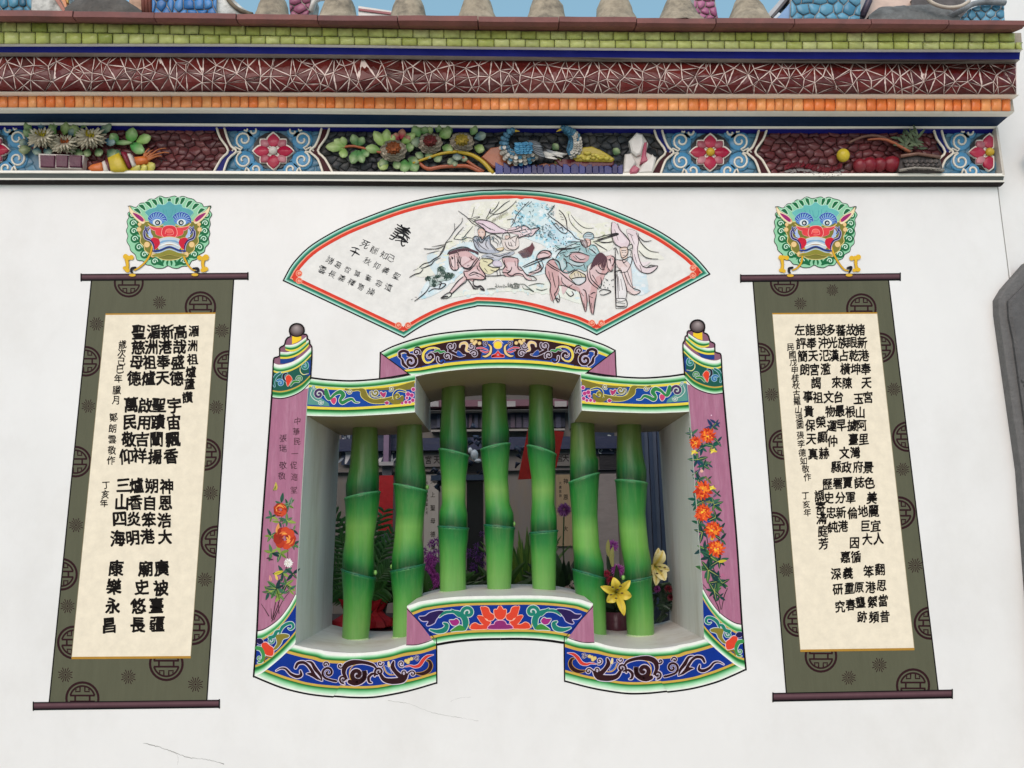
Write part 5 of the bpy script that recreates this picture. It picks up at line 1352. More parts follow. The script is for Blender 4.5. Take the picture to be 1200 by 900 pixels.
for (k0, c0), (k1, c1) in zip(ST[:-1], ST[1:]):
    A = inset(loop, k0); B = inset(loop, k1); n = len(A)
    if k0 == 5.7 or k0 == 6.9 or k0 == 7.0: c0 = c1
    g.flat(A+B, [(i, (i+1) % n, n+(i+1) % n, n+i) for i in range(n)], [c0]*n+[c1]*n)
g.layer += 2
IN = inset(loop, 8.7)
for idx, (dx, dy) in ((0, (6, 0)), (69, (-6, 0)), (84, (0, -5)), (129, (0, -5))):
    x, y = IN[idx]
    for s in (-1, 1):
        if idx in (0, 69): cx, cy = x+dx*1.1, y+s*4.2; g.disc(x+dx*.45, y+s*2.2, 3.3, '#d8412f')
        else: cx, cy = x+s*5.6, y+dy*.8; g.disc(x+s*3, y-1, 3.0, '#d8412f')
        g.disc(cx, cy, 3.1, '#e2604a', out='#f0a488', ow=.8); g.layer += 1; g.spiral(cx, cy, 1.9, 0, s*1.1, .8, '#f6c0a4'); g.layer -= 1
g.build('striped_border', 'paint', fan)
r9 = random.Random(9)
g = G(0.0); g.layer = 7
for ch, x, y, s, a in (('義', 695, 275, 24, 33),): write(g, ch, *fa(x, y), s, s, '#26282a', .006, ang=a, rng=r9, rough=.05)
for ch, x, y, s in (('死', 497, 330, 11), ('酬', 548, 362, 9.5), ('知', 600, 388, 9.5), ('己', 640, 405, 9.5), ('千', 440, 372, 14), ('秋', 510, 420, 9), ('仰', 560, 445, 9), ('義', 610, 470, 8.5), ('聖', 668, 500, 9),
                   ('諸', 308, 415, 9.5), ('葛', 352, 440, 8.5), ('智', 402, 466, 8), ('算', 455, 488, 8), ('華', 515, 512, 8), ('容', 572, 540, 8.5), ('道', 625, 560, 9.5),
                   ('雲', 265, 468, 10), ('長', 320, 490, 9), ('義', 372, 512, 8.5), ('釋', 425, 535, 9), ('曹', 475, 560, 8.5), ('操', 530, 585, 9.5)):
    write(g, ch, *fa(x, y), s, s, '#2e3134', .004, ang=27, rng=r9, rough=.05)
g.build('brush_inscription', 'ink', fan)

# washes
def wash(g, pts, col):
    fig = g.layer >= 16
    base = mixc(col, '#ecebe6', .30 if fig else .45)
    g.blob(pts, base, *(('#3c3639', .26) if fig else ()))
    n = len(pts); cx = sum(p[0] for p in pts)/n; cy = sum(p[1] for p in pts)/n
    if fig: g.layer += 1; g.blob([(cx+(x-cx)*.62, cy+(y-cy)*.62) for x, y in pts], mixc(col, '#f0ecea', .52)); g.layer -= 1
def mottle(g, poly, cols, n, rng, r0=1.2, r1=3.4):
    xs = [p[0] for p in poly]; ys = [p[1] for p in poly]
    def inside(x, y):
        c = False
        for i in range(len(poly)):
            (x1, y1), (x2, y2) = poly[i-1], poly[i]
            if (y1 > y) != (y2 > y) and x < (x2-x1)*(y-y1)/(y2-y1)+x1: c = not c
        return c
    k = 0
    while k < n:
        x, y = rng.uniform(min(xs), max(xs)), rng.uniform(min(ys), max(ys))
        if inside(x, y): g.disc(x, y, rng.uniform(r0, r1), rng.choice(cols), rng.uniform(r0*.6, r1*.7), seg=8); k += 1
g = G(0.0, (0, 0, 1)); g.layer = 13
P1, P2, P3, P4, P5, P6 = (470, 230, 12), (550, 230, 12), (470, 285, 11.25), (550, 285, 11.25), (630, 230, 12), (630, 285, 10)
g.T = (0, 0, 1)
wash(g, [(508, 300), (522, 284), (545, 270), (553, 240), (575, 236), (612, 234), (604, 262), (600, 268), (560, 262), (553, 283), (528, 290), (512, 320), (488, 324), (490, 312)], '#e3e4cf')
wash(g, [(655, 240), (668, 250), (690, 262), (716, 262), (718, 290), (700, 295), (680, 285), (668, 268), (652, 258)], '#e5e6d2')
wash(g, [(735, 275), (760, 290), (778, 302), (770, 304), (745, 296)], '#e6e7d4')
wash(g, [(512, 322), (530, 290), (555, 284), (560, 300), (530, 330), (510, 345), (490, 350), (500, 330)], '#c3dfe8')
wash(g, [(608, 235), (640, 238), (652, 262), (680, 275), (690, 290), (640, 320), (610, 320), (600, 300), (640, 290), (600, 270)], '#c6e4e9')
wash(g, [(612, 240), (634, 240), (628, 262), (612, 262)], '#a8d6dc'); 
wash(g, [(640, 262), (668, 270), (676, 282), (655, 290), (640, 280)], '#9fcfe3')
wash(g, [(735, 300), (752, 310), (760, 340), (745, 345), (738, 320)], '#c3dde6')
wash(g, [(520, 350), (545, 340), (600, 340), (650, 330), (690, 350), (680, 356), (640, 344), (580, 342)], '#dfe8d6')
wash(g, [(500, 300), (528, 292), (540, 282), (532, 300), (515, 325)], '#bcdce6')
g.layer = 14
mottle(g, [(606, 236), (640, 238), (652, 262), (680, 275), (692, 288), (640, 318), (604, 318), (600, 300), (640, 288), (600, 270)], ['#c9e6ec', '#b4dde8', '#dcedef', '#e9f0f0', '#a6d4e2'], 190, random.Random(3))
mottle(g, [(512, 322), (530, 290), (560, 284), (560, 300), (530, 330), (510, 345), (492, 350), (500, 330)], ['#cfe6ec', '#dfecee', '#bddfe8', '#e8eeee'], 90, random.Random(4))
mottle(g, [(520, 350), (545, 340), (600, 338), (650, 330), (700, 350), (690, 358), (640, 346), (580, 344)], ['#dfe9dc', '#e6ece6', '#d3e4e4', '#e6e6da'], 80, random.Random(5))
mottle(g, [(735, 298), (752, 310), (762, 340), (745, 348), (738, 320)], ['#cfe3ea', '#dfe9ec', '#e8ecec'], 30, random.Random(6))
mottle(g, [(510, 296), (522, 284), (545, 268), (553, 240), (575, 236), (612, 234), (600, 266), (556, 262), (545, 284), (512, 318)], ['#e6e7d6', '#eaeae0', '#dfe2c8', '#ecebe4'], 110, random.Random(7))
mottle(g, [(655, 240), (690, 262), (716, 262), (718, 290), (700, 295), (668, 268)], ['#e6e7d6', '#eaeae0', '#dfe2c8', '#ecebe4'], 60, random.Random(8))
g.layer = 16
PK, PK2 = '#c98f92', '#d9adae'
def Z(T, L): return [(T[0]+x/T[2], T[1]+y/T[2]) for x, y in L]
# running horse and its rider
wash(g, Z(P3, [(640, 160), (750, 110), (860, 100), (960, 160), (1030, 220), (1060, 300), (1110, 400), (1080, 470), (960, 480), (860, 460), (820, 380), (850, 340), (780, 290), (755, 320), (700, 355), (650, 330), (630, 230)]), PK)
wash(g, Z(P4, [(0, 430), (60, 400), (130, 420), (210, 440), (180, 470), (90, 480), (40, 500), (0, 470)]), PK)
wash(g, Z(P4, [(440, 200), (640, 205), (645, 300), (720, 370), (740, 440), (640, 420), (560, 440), (480, 430), (440, 370), (470, 300)]), PK)
wash(g, Z(P4, [(630, 330), (700, 350), (760, 440), (820, 470), (790, 490), (720, 440), (640, 400)]), PK2)
wash(g, Z(P3, [(840, 430), (860, 470), (770, 560), (670, 650), (640, 640), (740, 520)]), PK2)
wash(g, Z(P4, [(160, 200), (280, 205), (310, 250), (240, 290), (300, 320), (400, 320), (340, 370), (260, 410), (190, 370), (140, 290)]), '#dcd49a')
wash(g, Z(P4, [(310, 240), (400, 235), (430, 300), (330, 300)]), '#b6a9c4')
wash(g, Z(P2, [(60, 580), (110, 560), (160, 600), (220, 590), (290, 560), (300, 660), (360, 740), (420, 790), (260, 800), (150, 790), (80, 720)]), '#8f9bb0')
wash(g, Z(P4, [(160, 180), (250, 140), (380, 150), (580, 110), (570, 150), (440, 190), (370, 230), (300, 220)]), '#93a0b2')
wash(g, Z(P2, [(80, 345), (230, 345), (330, 375), (430, 440), (520, 480), (520, 520), (350, 520), (250, 500), (170, 420)]), '#d9b9cb')
wash(g, Z(P2, [(540, 470), (640, 430), (780, 415), (870, 460), (990, 440), (880, 560), (760, 570), (690, 590), (690, 540), (560, 510)]), '#e0c3c8')
g.layer = 19
wash(g, Z(P2, [(120, 490), (160, 455), (220, 475), (225, 530), (190, 600), (140, 560)]), '#d29f86')
wash(g, Z(P2, [(500, 560), (570, 560), (570, 600), (530, 620)]), '#d2a48e'); wash(g, Z(P2, [(370, 740), (480, 720), (460, 760), (400, 765)]), '#d9b866')
# standing horse, second rider
g.layer = 21
wash(g, Z(P6, [(110, 230), (160, 190), (240, 220), (270, 330), (360, 440), (480, 520), (560, 440), (600, 370), (610, 300), (690, 220), (740, 160), (860, 150), (900, 190), (890, 280), (850, 330), (800, 350), (760, 440), (700, 530), (690, 600), (660, 700), (650, 820), (620, 800), (600, 680), (580, 600), (570, 780), (550, 790), (510, 650), (470, 560), (330, 510), (250, 500), (250, 560), (170, 680), (140, 560), (150, 480), (90, 330)]), '#c27f80')
wash(g, Z(P6, [(0, 130), (60, 90), (150, 110), (150, 170), (60, 180), (10, 190)]), '#d39a9c'); wash(g, Z(P6, [(0, 250), (40, 260), (50, 310), (10, 330), (-40, 360), (-120, 380), (-90, 350), (-20, 310)]), '#c9a0a0')
g.layer = 21
wash(g, Z(P6, [(330, 60), (470, 20), (560, 40), (610, 110), (690, 130), (670, 200), (600, 250), (560, 330), (480, 300), (380, 330), (300, 290), (320, 180), (250, 120)]), '#5fa4aa')
wash(g, Z(P2, [(460, 620), (540, 600), (650, 560), (690, 600), (690, 720), (600, 760), (500, 740)]), '#d9c9c0')
g.layer = 23
wash(g, Z(P6, [(170, 170), (230, 190), (330, 100), (300, 180), (350, 280), (300, 320), (350, 340), (430, 310), (330, 350), (260, 310), (220, 230)]), '#6fb0b4')
wash(g, Z(P5, [(250, 690), (400, 700), (520, 640), (620, 660), (560, 720), (420, 740), (280, 740)]), '#8cc3c4'); wash(g, Z(P5, [(740, 690), (810, 690), (870, 800), (780, 830), (720, 780)]), '#74b7ba')
wash(g, Z(P5, [(640, 560), (700, 510), (780, 530), (790, 600), (730, 600), (660, 590)]), '#8ab4c0'); wash(g, Z(P5, [(670, 600), (740, 610), (740, 690), (700, 700)]), '#d08c76'); wash(g, Z(P5, [(600, 620), (670, 630), (700, 720), (640, 710)]), '#6b4650')
wash(g, Z(P6, [(380, 130), (480, 115), (600, 150), (560, 220), (420, 200)]), '#b97a80'); wash(g, Z(P6, [(380, 370), (450, 320), (550, 370), (560, 440), (480, 480), (380, 410)]), '#cdbd8c'); wash(g, Z(P6, [(400, 430), (550, 400), (560, 450), (470, 490)]), '#b9c6c9')
g.layer = 25
wash(g, Z(P3, [(632, 165), (690, 142), (748, 160), (758, 240), (738, 300), (748, 340), (700, 360), (664, 332), (640, 250)]), '#d6a4a4')
wash(g, Z(P6, [(812, 165), (860, 140), (900, 170), (896, 240), (872, 282), (850, 335), (815, 300), (802, 230)]), '#cf9494')
wash(g, Z(P3, [(850, 440), (830, 380), (900, 350), (990, 300), (1050, 330), (1110, 420), (1075, 480), (960, 478), (880, 480)]), '#cc9596')
g.layer = 23
# banner and bearer
P7 = (700, 240, 6.923)
wash(g, Z(P7, [(120, 140), (170, 170), (210, 240), (260, 300), (250, 340), (190, 340), (140, 300), (115, 200)]), '#dfc5ce'); wash(g, Z(P7, [(240, 200), (320, 220), (335, 290), (320, 370), (350, 480), (400, 510), (490, 495), (430, 550), (360, 550), (310, 500), (285, 400), (290, 340), (260, 280)]), '#e0cbd0')
wash(g, Z(P7, [(150, 460), (220, 450), (270, 500), (290, 680), (350, 705), (290, 730), (240, 690), (200, 560)]), '#ddbfbb'); wash(g, Z(P7, [(185, 350), (245, 345), (240, 430), (200, 430)]), '#d8b49c'); wash(g, Z(P7, [(160, 560), (200, 560), (235, 700), (230, 770), (150, 760)]), '#dfdcdb')
# pine at the left
wash(g, Z(P3, [(320, 460), (370, 440), (470, 420), (480, 340), (520, 305), (580, 330), (570, 380), (640, 390), (710, 420), (640, 480), (540, 500), (470, 560), (390, 570), (370, 500)]), '#7ea096')
g.build('colour_wash', 'paint', fan)
# ink
g = G(0.0, (0, 0, 1)); g.layer = 29; INK = '#343033'
def L(T, w, *ls, col=INK):
    g.T = T
    if T in (P3, P4, P6): w *= 1.3
    for q in ls: g.stroke(q, [w*.6*T[2], w*1.02*T[2], w*.5*T[2]], col, smooth=4, cap=False)
L(P1, .9, [(805, 205), (920, 290), (1000, 375), (1100, 430)], [(620, 660), (700, 560), (760, 470), (850, 370), (860, 300)], [(750, 380), (755, 490)], [(745, 600), (860, 610), (930, 580), (1000, 590)], [(740, 600), (800, 520), (880, 430)], [(860, 600), (910, 540), (960, 480), (1010, 420)], [(540, 830), (600, 720), (640, 650), (720, 630)])
L(P1, .6, [(320, 740), (420, 745), (520, 730), (600, 690)], [(430, 710), (560, 690), (620, 670)], [(360, 810), (450, 785), (540, 765)], [(1030, 150), (1010, 240), (990, 300)], [(1010, 300), (1060, 290), (1110, 290), (1050, 320), (1010, 375)], [(930, 305), (1000, 315), (1050, 335)])
for i in range(26):
    x = 540+r9.random()*40; y = 278+r9.random()*6
    L((0, 0, 1), .5, [(x, y), (x+2, y-1.5), (x+3.4, y+.6)], col='#5c7a86')
L(P3, 1.0, [(110, 450), (180, 410), (250, 390), (290, 340)], [(240, 320), (300, 270), (380, 250), (430, 210), (500, 170), (560, 90), (590, 0)], [(260, 330), (310, 320), (350, 300), (400, 280), (440, 230), (520, 190)], [(175, 765), (250, 710), (330, 640), (380, 560)], [(360, 640), (430, 600), (520, 600), (590, 545), (540, 530), (500, 550)], [(500, 590), (530, 520), (490, 500)])
L(P3, .55, [(300, 70), (400, 75), (500, 70), (570, 30)], [(360, 135), (450, 115)], [(420, 45), (540, 20)], [(160, 360), (230, 330)], [(130, 745), (160, 735)], [(180, 710), (210, 715)], [(270, 660), (275, 630)])
for cx, cy, r in ((520, 340, 44), (360, 470, 40), (440, 490, 40), (550, 400, 44), (620, 420, 44), (590, 450, 36), (480, 440, 36), (430, 550, 30), (660, 430, 36)):
    for k in range(3): L(P3, .7, [(cx+r*(.35+.3*k)*math.cos(a), cy+r*(.35+.3*k)*math.sin(a)) for a in [r9.uniform(0, 6)+j*.6 for j in range(8)]], col='#41584f')
L(P3, .95, [(635, 180), (640, 260), (665, 330), (700, 358), (745, 345), (760, 300), (735, 250)], [(650, 200), (665, 290), (690, 320)], [(610, 150), (640, 100), (720, 70), (800, 50), (880, 60), (960, 110), (1010, 150)], [(620, 140), (680, 130), (740, 120), (760, 160)], [(770, 170), (760, 240), (800, 300)], [(790, 180), (780, 260), (810, 310), (880, 330), (940, 290)], [(830, 370), (900, 360), (980, 270), (1040, 180)], [(820, 330), (900, 340), (960, 250), (1010, 190)], [(850, 440), (860, 500), (770, 570), (680, 660), (660, 670)], [(820, 440), (740, 510), (640, 640)], [(520, 725), (590, 670), (650, 650), (660, 690), (600, 725), (525, 730)], [(870, 470), (930, 550), (960, 600), (1020, 600)], [(960, 480), (950, 540), (1000, 570), (1050, 560), (1100, 620), (1040, 610)], [(870, 480), (940, 470), (1080, 480), (1110, 420), (1050, 330), (1030, 300)], [(890, 420), (960, 380), (1040, 410)], [(830, 380), (840, 430), (870, 460)])
g.layer += 1
for q in ((655, 175, 690, 200), (700, 150, 710, 330), (735, 165, 745, 300)): L(P3, .7, [(q[0], q[1]), ((q[0]+q[2])/2+6, (q[1]+q[3])/2), (q[2], q[3])])
L(P3, 1.2, [(668, 182), (678, 196), (680, 212)])
L(P6, 1.2, [(838, 188), (852, 196), (850, 214)])
for i in range(34):
    t = i/33; x = 620+380*t; y = 120-70*math.sin(t*2.6)+30*t
    L(P3, 1.1, [(x, y), (x+14, y+10), (x+10+r9.uniform(0, 16), y+34)], col='#5b4048')
L(P3, 1.4, [(535, 722), (575, 705), (620, 700)], [(1040, 590), (1075, 610), (1095, 622)])
L(P4, .9, [(0, 430), (110, 400), (190, 440), (215, 470), (100, 485)], [(0, 500), (60, 590), (110, 600)], [(50, 490), (60, 560), (110, 580), (160, 570), (200, 625), (150, 615)], [(140, 250), (130, 300), (190, 390), (220, 430), (300, 430)], [(160, 205), (280, 205), (310, 240), (240, 290)], [(240, 290), (320, 320), (400, 320), (350, 370), (280, 350)], [(430, 205), (450, 260), (470, 300), (440, 340), (390, 350)], [(430, 190), (500, 170), (640, 200)], [(640, 200), (640, 290), (640, 320), (660, 350), (700, 360)], [(560, 310), (550, 350), (500, 400), (560, 430), (620, 400), (700, 410), (740, 470), (800, 490)], [(660, 300), (690, 330), (740, 400), (800, 430), (850, 440), (885, 485), (800, 490)], [(430, 380), (500, 390), (540, 370), (560, 320)], [(230, 430), (350, 430), (440, 420), (480, 440)], [(360, 350), (370, 420)], [(400, 360), (410, 420)])
L(P4, .9, [(880, 220), (900, 150), (960, 100), (1050, 100), (1090, 140)], [(870, 215), (960, 195), (1040, 180), (1080, 150)], [(700, 310), (800, 260), (900, 220), (1020, 190)], [(720, 320), (850, 270), (1010, 200)], [(900, 230), (930, 300), (900, 350), (800, 380)], [(950, 230), (975, 300), (940, 360), (880, 390), (780, 385)], [(920, 250), (950, 320)])
for i in range(9): L(P4, .8, [(640+i*8, 120+i*9), (740+i*8, 70+i*12), (800+i*5, 40+i*6), (830+i*4, -10+i*8)], col='#6b474c')
L(P4, .8, [(230, 605), (300, 598), (350, 600)], [(560, 560), (600, 530), (650, 545), (640, 590), (560, 585), (550, 560)], [(650, 540), (720, 540), (760, 570), (850, 640), (790, 610), (720, 600), (700, 560)], [(780, 560), (850, 540), (920, 530), (990, 540)], [(880, 600), (950, 620), (1030, 600)], col='#5c645c')
for i in range(34): L((0, 0, 1), .9, [(580+i*.8+r9.uniform(-1, 1), 336-i*.05+r9.uniform(-4, 1)), (581+i*.8, 336.5)], col='#4d544e')
L(P2, .95, [(0, 310), (60, 350), (130, 330), (220, 335), (330, 370), (430, 440), (510, 470)], [(60, 350), (150, 420), (250, 500), (350, 520), (470, 510)], [(500, 480), (640, 470), (740, 420), (800, 420), (860, 460), (990, 440), (930, 500), (880, 555), (760, 560), (690, 590)], [(560, 510), (680, 490), (800, 460)], [(690, 580), (780, 550), (850, 520)], [(110, 480), (140, 440), (190, 440), (220, 480), (225, 540), (190, 600), (170, 600), (120, 540)], [(45, 580), (80, 700), (150, 780), (260, 800)], [(50, 580), (110, 560), (150, 640), (180, 650), (230, 580), (280, 550), (290, 600), (300, 680), (370, 770)], [(280, 540), (340, 530), (400, 560), (480, 600)], [(310, 670), (370, 740), (430, 770), (490, 750)], [(460, 580), (480, 520), (540, 510), (570, 560), (540, 600), (490, 600)], [(570, 600), (640, 560), (690, 560), (660, 600), (650, 700)], [(500, 640), (520, 700), (560, 740), (640, 750), (700, 700)], [(580, 640), (600, 700)])
L(P2, .9, [(230, 320), (270, 250), (300, 180), (290, 240), (340, 240)], [(240, 330), (330, 260), (430, 240), (540, 180), (620, 110), (660, 60)], [(300, 230), (380, 150), (420, 70)], [(330, 250), (420, 170), (500, 100), (570, 60)], [(580, 430), (630, 360), (660, 270), (740, 170), (840, 70)], [(530, 330), (620, 320), (600, 370)], [(800, 140), (880, 70)])
for i in range(30): L((0, 0, 1), .5, [(575+i*.65, 262-i*.4+r9.uniform(-3, 2)), (576+i*.65, 258-i*.4+r9.uniform(-3, 2))], col='#8a8674')
for i in range(190):
    a = r9.random(); b = r9.random()
    x = 604+a*44+r9.gauss(0, 2); y = 236+b*38+a*5
    if 611 < x < 640 and 240 < y < 262 and r9.random() < .8: continue
    L((0, 0, 1), .55, [(x, y), (x+r9.uniform(-2, 2), y+r9.uniform(-1, 2)), (x+r9.uniform(-2, 3), y+r9.uniform(0, 3))], col=r9.choice(['#4f7a86', '#3c5c66', '#6aa0a8', '#33454c']))
L(P5, 1.2, [(135, 240), (200, 300), (300, 370), (380, 440), (420, 470), (480, 520), (540, 590), (640, 620)], [(300, 190), (360, 250), (400, 330), (410, 400), (420, 470)], [(240, 120), (200, 180), (150, 240)])
L(P5, 1.0, [(190, 340), (250, 420), (330, 500), (400, 520), (420, 480)], [(220, 400), (260, 380), (300, 430)], [(300, 450), (340, 440), (360, 490)])
L(P5, .7, [(430, 240), (450, 330), (490, 400), (560, 470), (630, 530)], [(470, 260), (540, 350), (620, 420), (700, 450), (790, 445)], [(790, 580), (870, 575), (950, 535)], [(850, 630), (940, 655), (1050, 630)], [(300, 240), (340, 260)], [(320, 280), (360, 300)], [(330, 320), (375, 330)])
L(P5, 1.1, [(780, 640), (900, 600), (1040, 545), (1130, 525), (1120, 545), (1000, 580), (820, 640)], [(420, 640), (520, 640), (640, 640)], [(800, 650), (880, 700), (980, 760)])
L(P5, .9, [(640, 580), (650, 540), (700, 505), (770, 520), (790, 570), (740, 610)], [(660, 560), (760, 560)], [(680, 530), (770, 540)], [(650, 600), (680, 620), (700, 680), (690, 720)], [(740, 610), (745, 680), (700, 710)], [(600, 620), (620, 680), (680, 720)], [(610, 640), (640, 690)], [(250, 690), (330, 740), (440, 700), (560, 650)], [(280, 750), (400, 750), (520, 720), (600, 700)], [(760, 690), (820, 700), (870, 790)], [(250, 780), (300, 740), (380, 730), (420, 780)])
g.T = (0, 0, 1)
for i in range(34): g.disc(638+r9.uniform(0, 42), 275+r9.uniform(0, 20), r9.uniform(.35, .7), '#33424c', seg=7)
for i in range(12): g.disc(707+r9.uniform(0, 12), 325+r9.uniform(0, 14), r9.uniform(.5, .8), '#28323c', seg=7)
L(P6, .95, [(0, 140), (50, 90), (120, 90), (165, 130)], [(0, 190), (80, 180), (150, 160)], [(110, 230), (160, 190), (240, 210), (265, 270), (260, 330)], [(105, 240), (170, 290), (250, 330)], [(120, 225), (190, 275), (255, 310)], [(95, 280), (95, 360), (150, 470), (150, 560), (190, 700)], [(240, 380), (250, 480), (220, 570), (200, 600), (240, 690), (260, 640), (240, 580)], [(260, 340), (330, 400), (450, 490)], [(270, 490), (350, 510), (450, 560)], [(490, 560), (520, 680), (560, 800)], [(570, 580), (580, 680), (570, 790)], [(600, 600), (610, 690), (640, 840)], [(690, 600), (670, 720), (655, 840)], [(530, 540), (560, 560), (575, 620)], [(620, 600), (650, 580), (680, 580)])
L(P6, .95, [(580, 260), (590, 400), (640, 480), (720, 540)], [(610, 330), (630, 420), (720, 510), (750, 530)], [(640, 370), (690, 450)], [(680, 310), (720, 350), (800, 360), (830, 320)], [(740, 400), (750, 480), (720, 530)], [(860, 150), (900, 170), (895, 230), (870, 270)], [(810, 180), (820, 280), (860, 330), (890, 310)], [(850, 190), (860, 240)], [(300, 180), (330, 200), (340, 270), (290, 330)], [(180, 180), (250, 230), (280, 320), (350, 350), (440, 300)], [(380, 110), (480, 105), (610, 150)], [(370, 180), (450, 220), (560, 230)], [(380, 120), (370, 180)], [(390, 360), (450, 320), (520, 350), (560, 380), (555, 450), (470, 490), (400, 430), (370, 390)], [(390, 420), (470, 400), (560, 400)], [(360, 520), (410, 480)], [(330, 570), (380, 620), (420, 600), (400, 560)], [(720, 570), (770, 540), (860, 565), (780, 605), (730, 600)], [(210, 180), (260, 100), (340, 60), (440, 60)], [(260, 120), (330, 100)], [(600, 60), (660, 100), (690, 130)], [(540, 240), (560, 300)], [(500, 60), (480, 100)], [(560, 50), (580, 110)])
g.layer += 1
for i in range(40):
    t = i/39; x = 660+150*t; y = 160-70*math.sin(t*3.0)
    L(P6, .9, [(x-60*t*0, y+20), (x-20, y+70+r9.uniform(0, 60)), (x-40+r9.uniform(-20, 20), y+120+r9.uniform(0, 60))], col='#5b4048')
L(P6, 1.4, [(205, 640), (235, 690)], [(225, 640), (250, 660)])
L(P7, 1.0, [(120, 140), (112, 220), (135, 310), (190, 345)], [(165, 150), (180, 200), (230, 250), (262, 300), (245, 340)], [(315, 225), (335, 290), (325, 370), (355, 480), (400, 510), (490, 495), (440, 550), (370, 550), (320, 505), (290, 440), (285, 390)], [(345, 490), (360, 540)], [(400, 515), (430, 490), (480, 495)], [(180, 350), (240, 345), (245, 400), (200, 430), (185, 380)], [(195, 370), (235, 370)], [(250, 330), (280, 320), (285, 350), (260, 350)], [(150, 440), (200, 450), (270, 420), (280, 460), (240, 540), (180, 550)], [(145, 480), (140, 550), (150, 840)], [(160, 560), (165, 620), (170, 760)], [(200, 560), (240, 690), (230, 760)], [(215, 540), (270, 660), (350, 700), (300, 730), (250, 700)], [(245, 540), (290, 680)], [(150, 760), (230, 765), (235, 830), (150, 840)], [(150, 790), (225, 800)], [(200, 440), (215, 470), (250, 440)], [(130, 360), (150, 350), (170, 400)], [(330, 230), (350, 300), (420, 370), (500, 385)], [(335, 370), (400, 430), (495, 440)], [(330, 250), (380, 295), (440, 290)], [(0, 280), (80, 260), (160, 240), (150, 230), (60, 250), (0, 265)], [(20, 300), (80, 305), (130, 300)], [(240, 360), (275, 370), (270, 410)])
L(P7, 1.3, [(150, 820), (190, 825), (230, 820)], [(145, 360), (148, 560), (152, 820)], [(150, 540), (190, 530), (200, 560)])
L(P3, .8, [(665, 190), (672, 215)], [(700, 340), (720, 345)], [(900, 180), (940, 215), (960, 200)], [(930, 170), (925, 200)], [(870, 300), (900, 290)], [(1000, 300), (1010, 340), (1040, 370)])
for i in range(14): L(P3, .5, [(790+i*10, 300-i*7), (800+i*10, 306-i*6)], col='#9a6468')
L(P2, .7, [(60, 600), (110, 660), (140, 720)], [(100, 590), (150, 690), (250, 760)], [(250, 600), (230, 680), (270, 740)], [(130, 500), (150, 505)], [(175, 500), (200, 505)], [(150, 560), (170, 600), (180, 640)], [(165, 560), (180, 600)], [(310, 560), (340, 600), (330, 640)], [(350, 580), (400, 620), (420, 680)], [(380, 560), (440, 600), (450, 660)], [(330, 620), (390, 660), (400, 710)], [(440, 640), (430, 700)], [(520, 540), (530, 560)], [(550, 640), (560, 690), (620, 700)], [(600, 610), (640, 650)], [(180, 380), (260, 440), (360, 480)], [(120, 370), (200, 400), (300, 470)])
L(P4, .7, [(180, 230), (240, 250)], [(200, 330), (240, 380)], [(460, 220), (470, 280), (500, 330)], [(600, 230), (610, 300)], [(480, 350), (520, 360)], [(90, 420), (130, 440)], [(300, 150), (400, 170), (480, 140)], [(220, 170), (320, 190)], [(480, 150), (540, 120)])
L(P6, .75, [(130, 330), (150, 430)], [(170, 340), (190, 440), (210, 520)], [(200, 220), (230, 260)], [(280, 400), (290, 460), (340, 500)], [(300, 130), (340, 160), (400, 120)], [(330, 220), (380, 240), (420, 290)], [(400, 250), (480, 270), (540, 250)], [(440, 140), (500, 190), (560, 180)], [(420, 150), (460, 190)], [(820, 190), (850, 200), (855, 170)], [(870, 180), (885, 190)], [(870, 250), (885, 265)], [(700, 230), (740, 300), (790, 310)], [(650, 380), (700, 470)], [(510, 580), (540, 620)], [(600, 620), (650, 640)], [(630, 700), (640, 760)], [(540, 700), (560, 760)], [(500, 360), (520, 400)], [(430, 350), (440, 390)], [(470, 340), (480, 380)], [(20, 120), (80, 110), (130, 130)], [(0, 260), (40, 290), (40, 340)])
L(P5, .7, [(690, 620), (700, 630)], [(720, 620), (735, 625)], [(700, 650), (720, 655)], [(610, 650), (660, 700)], [(630, 640), (670, 700)], [(450, 690), (520, 670), (580, 680)], [(780, 720), (820, 760)], [(760, 740), (800, 800)])
L(P7, .75, [(198, 385), (212, 385)], [(222, 385), (236, 385)], [(208, 410), (226, 410)], [(150, 500), (190, 520)], [(210, 470), (240, 500)], [(220, 560), (250, 650)], [(170, 580), (180, 700)], [(190, 600), (205, 690)], [(140, 200), (170, 290)], [(270, 240), (300, 320)], [(250, 230), (290, 250)], [(300, 400), (320, 470)])
g.build('ink_drawing', 'ink', fan)
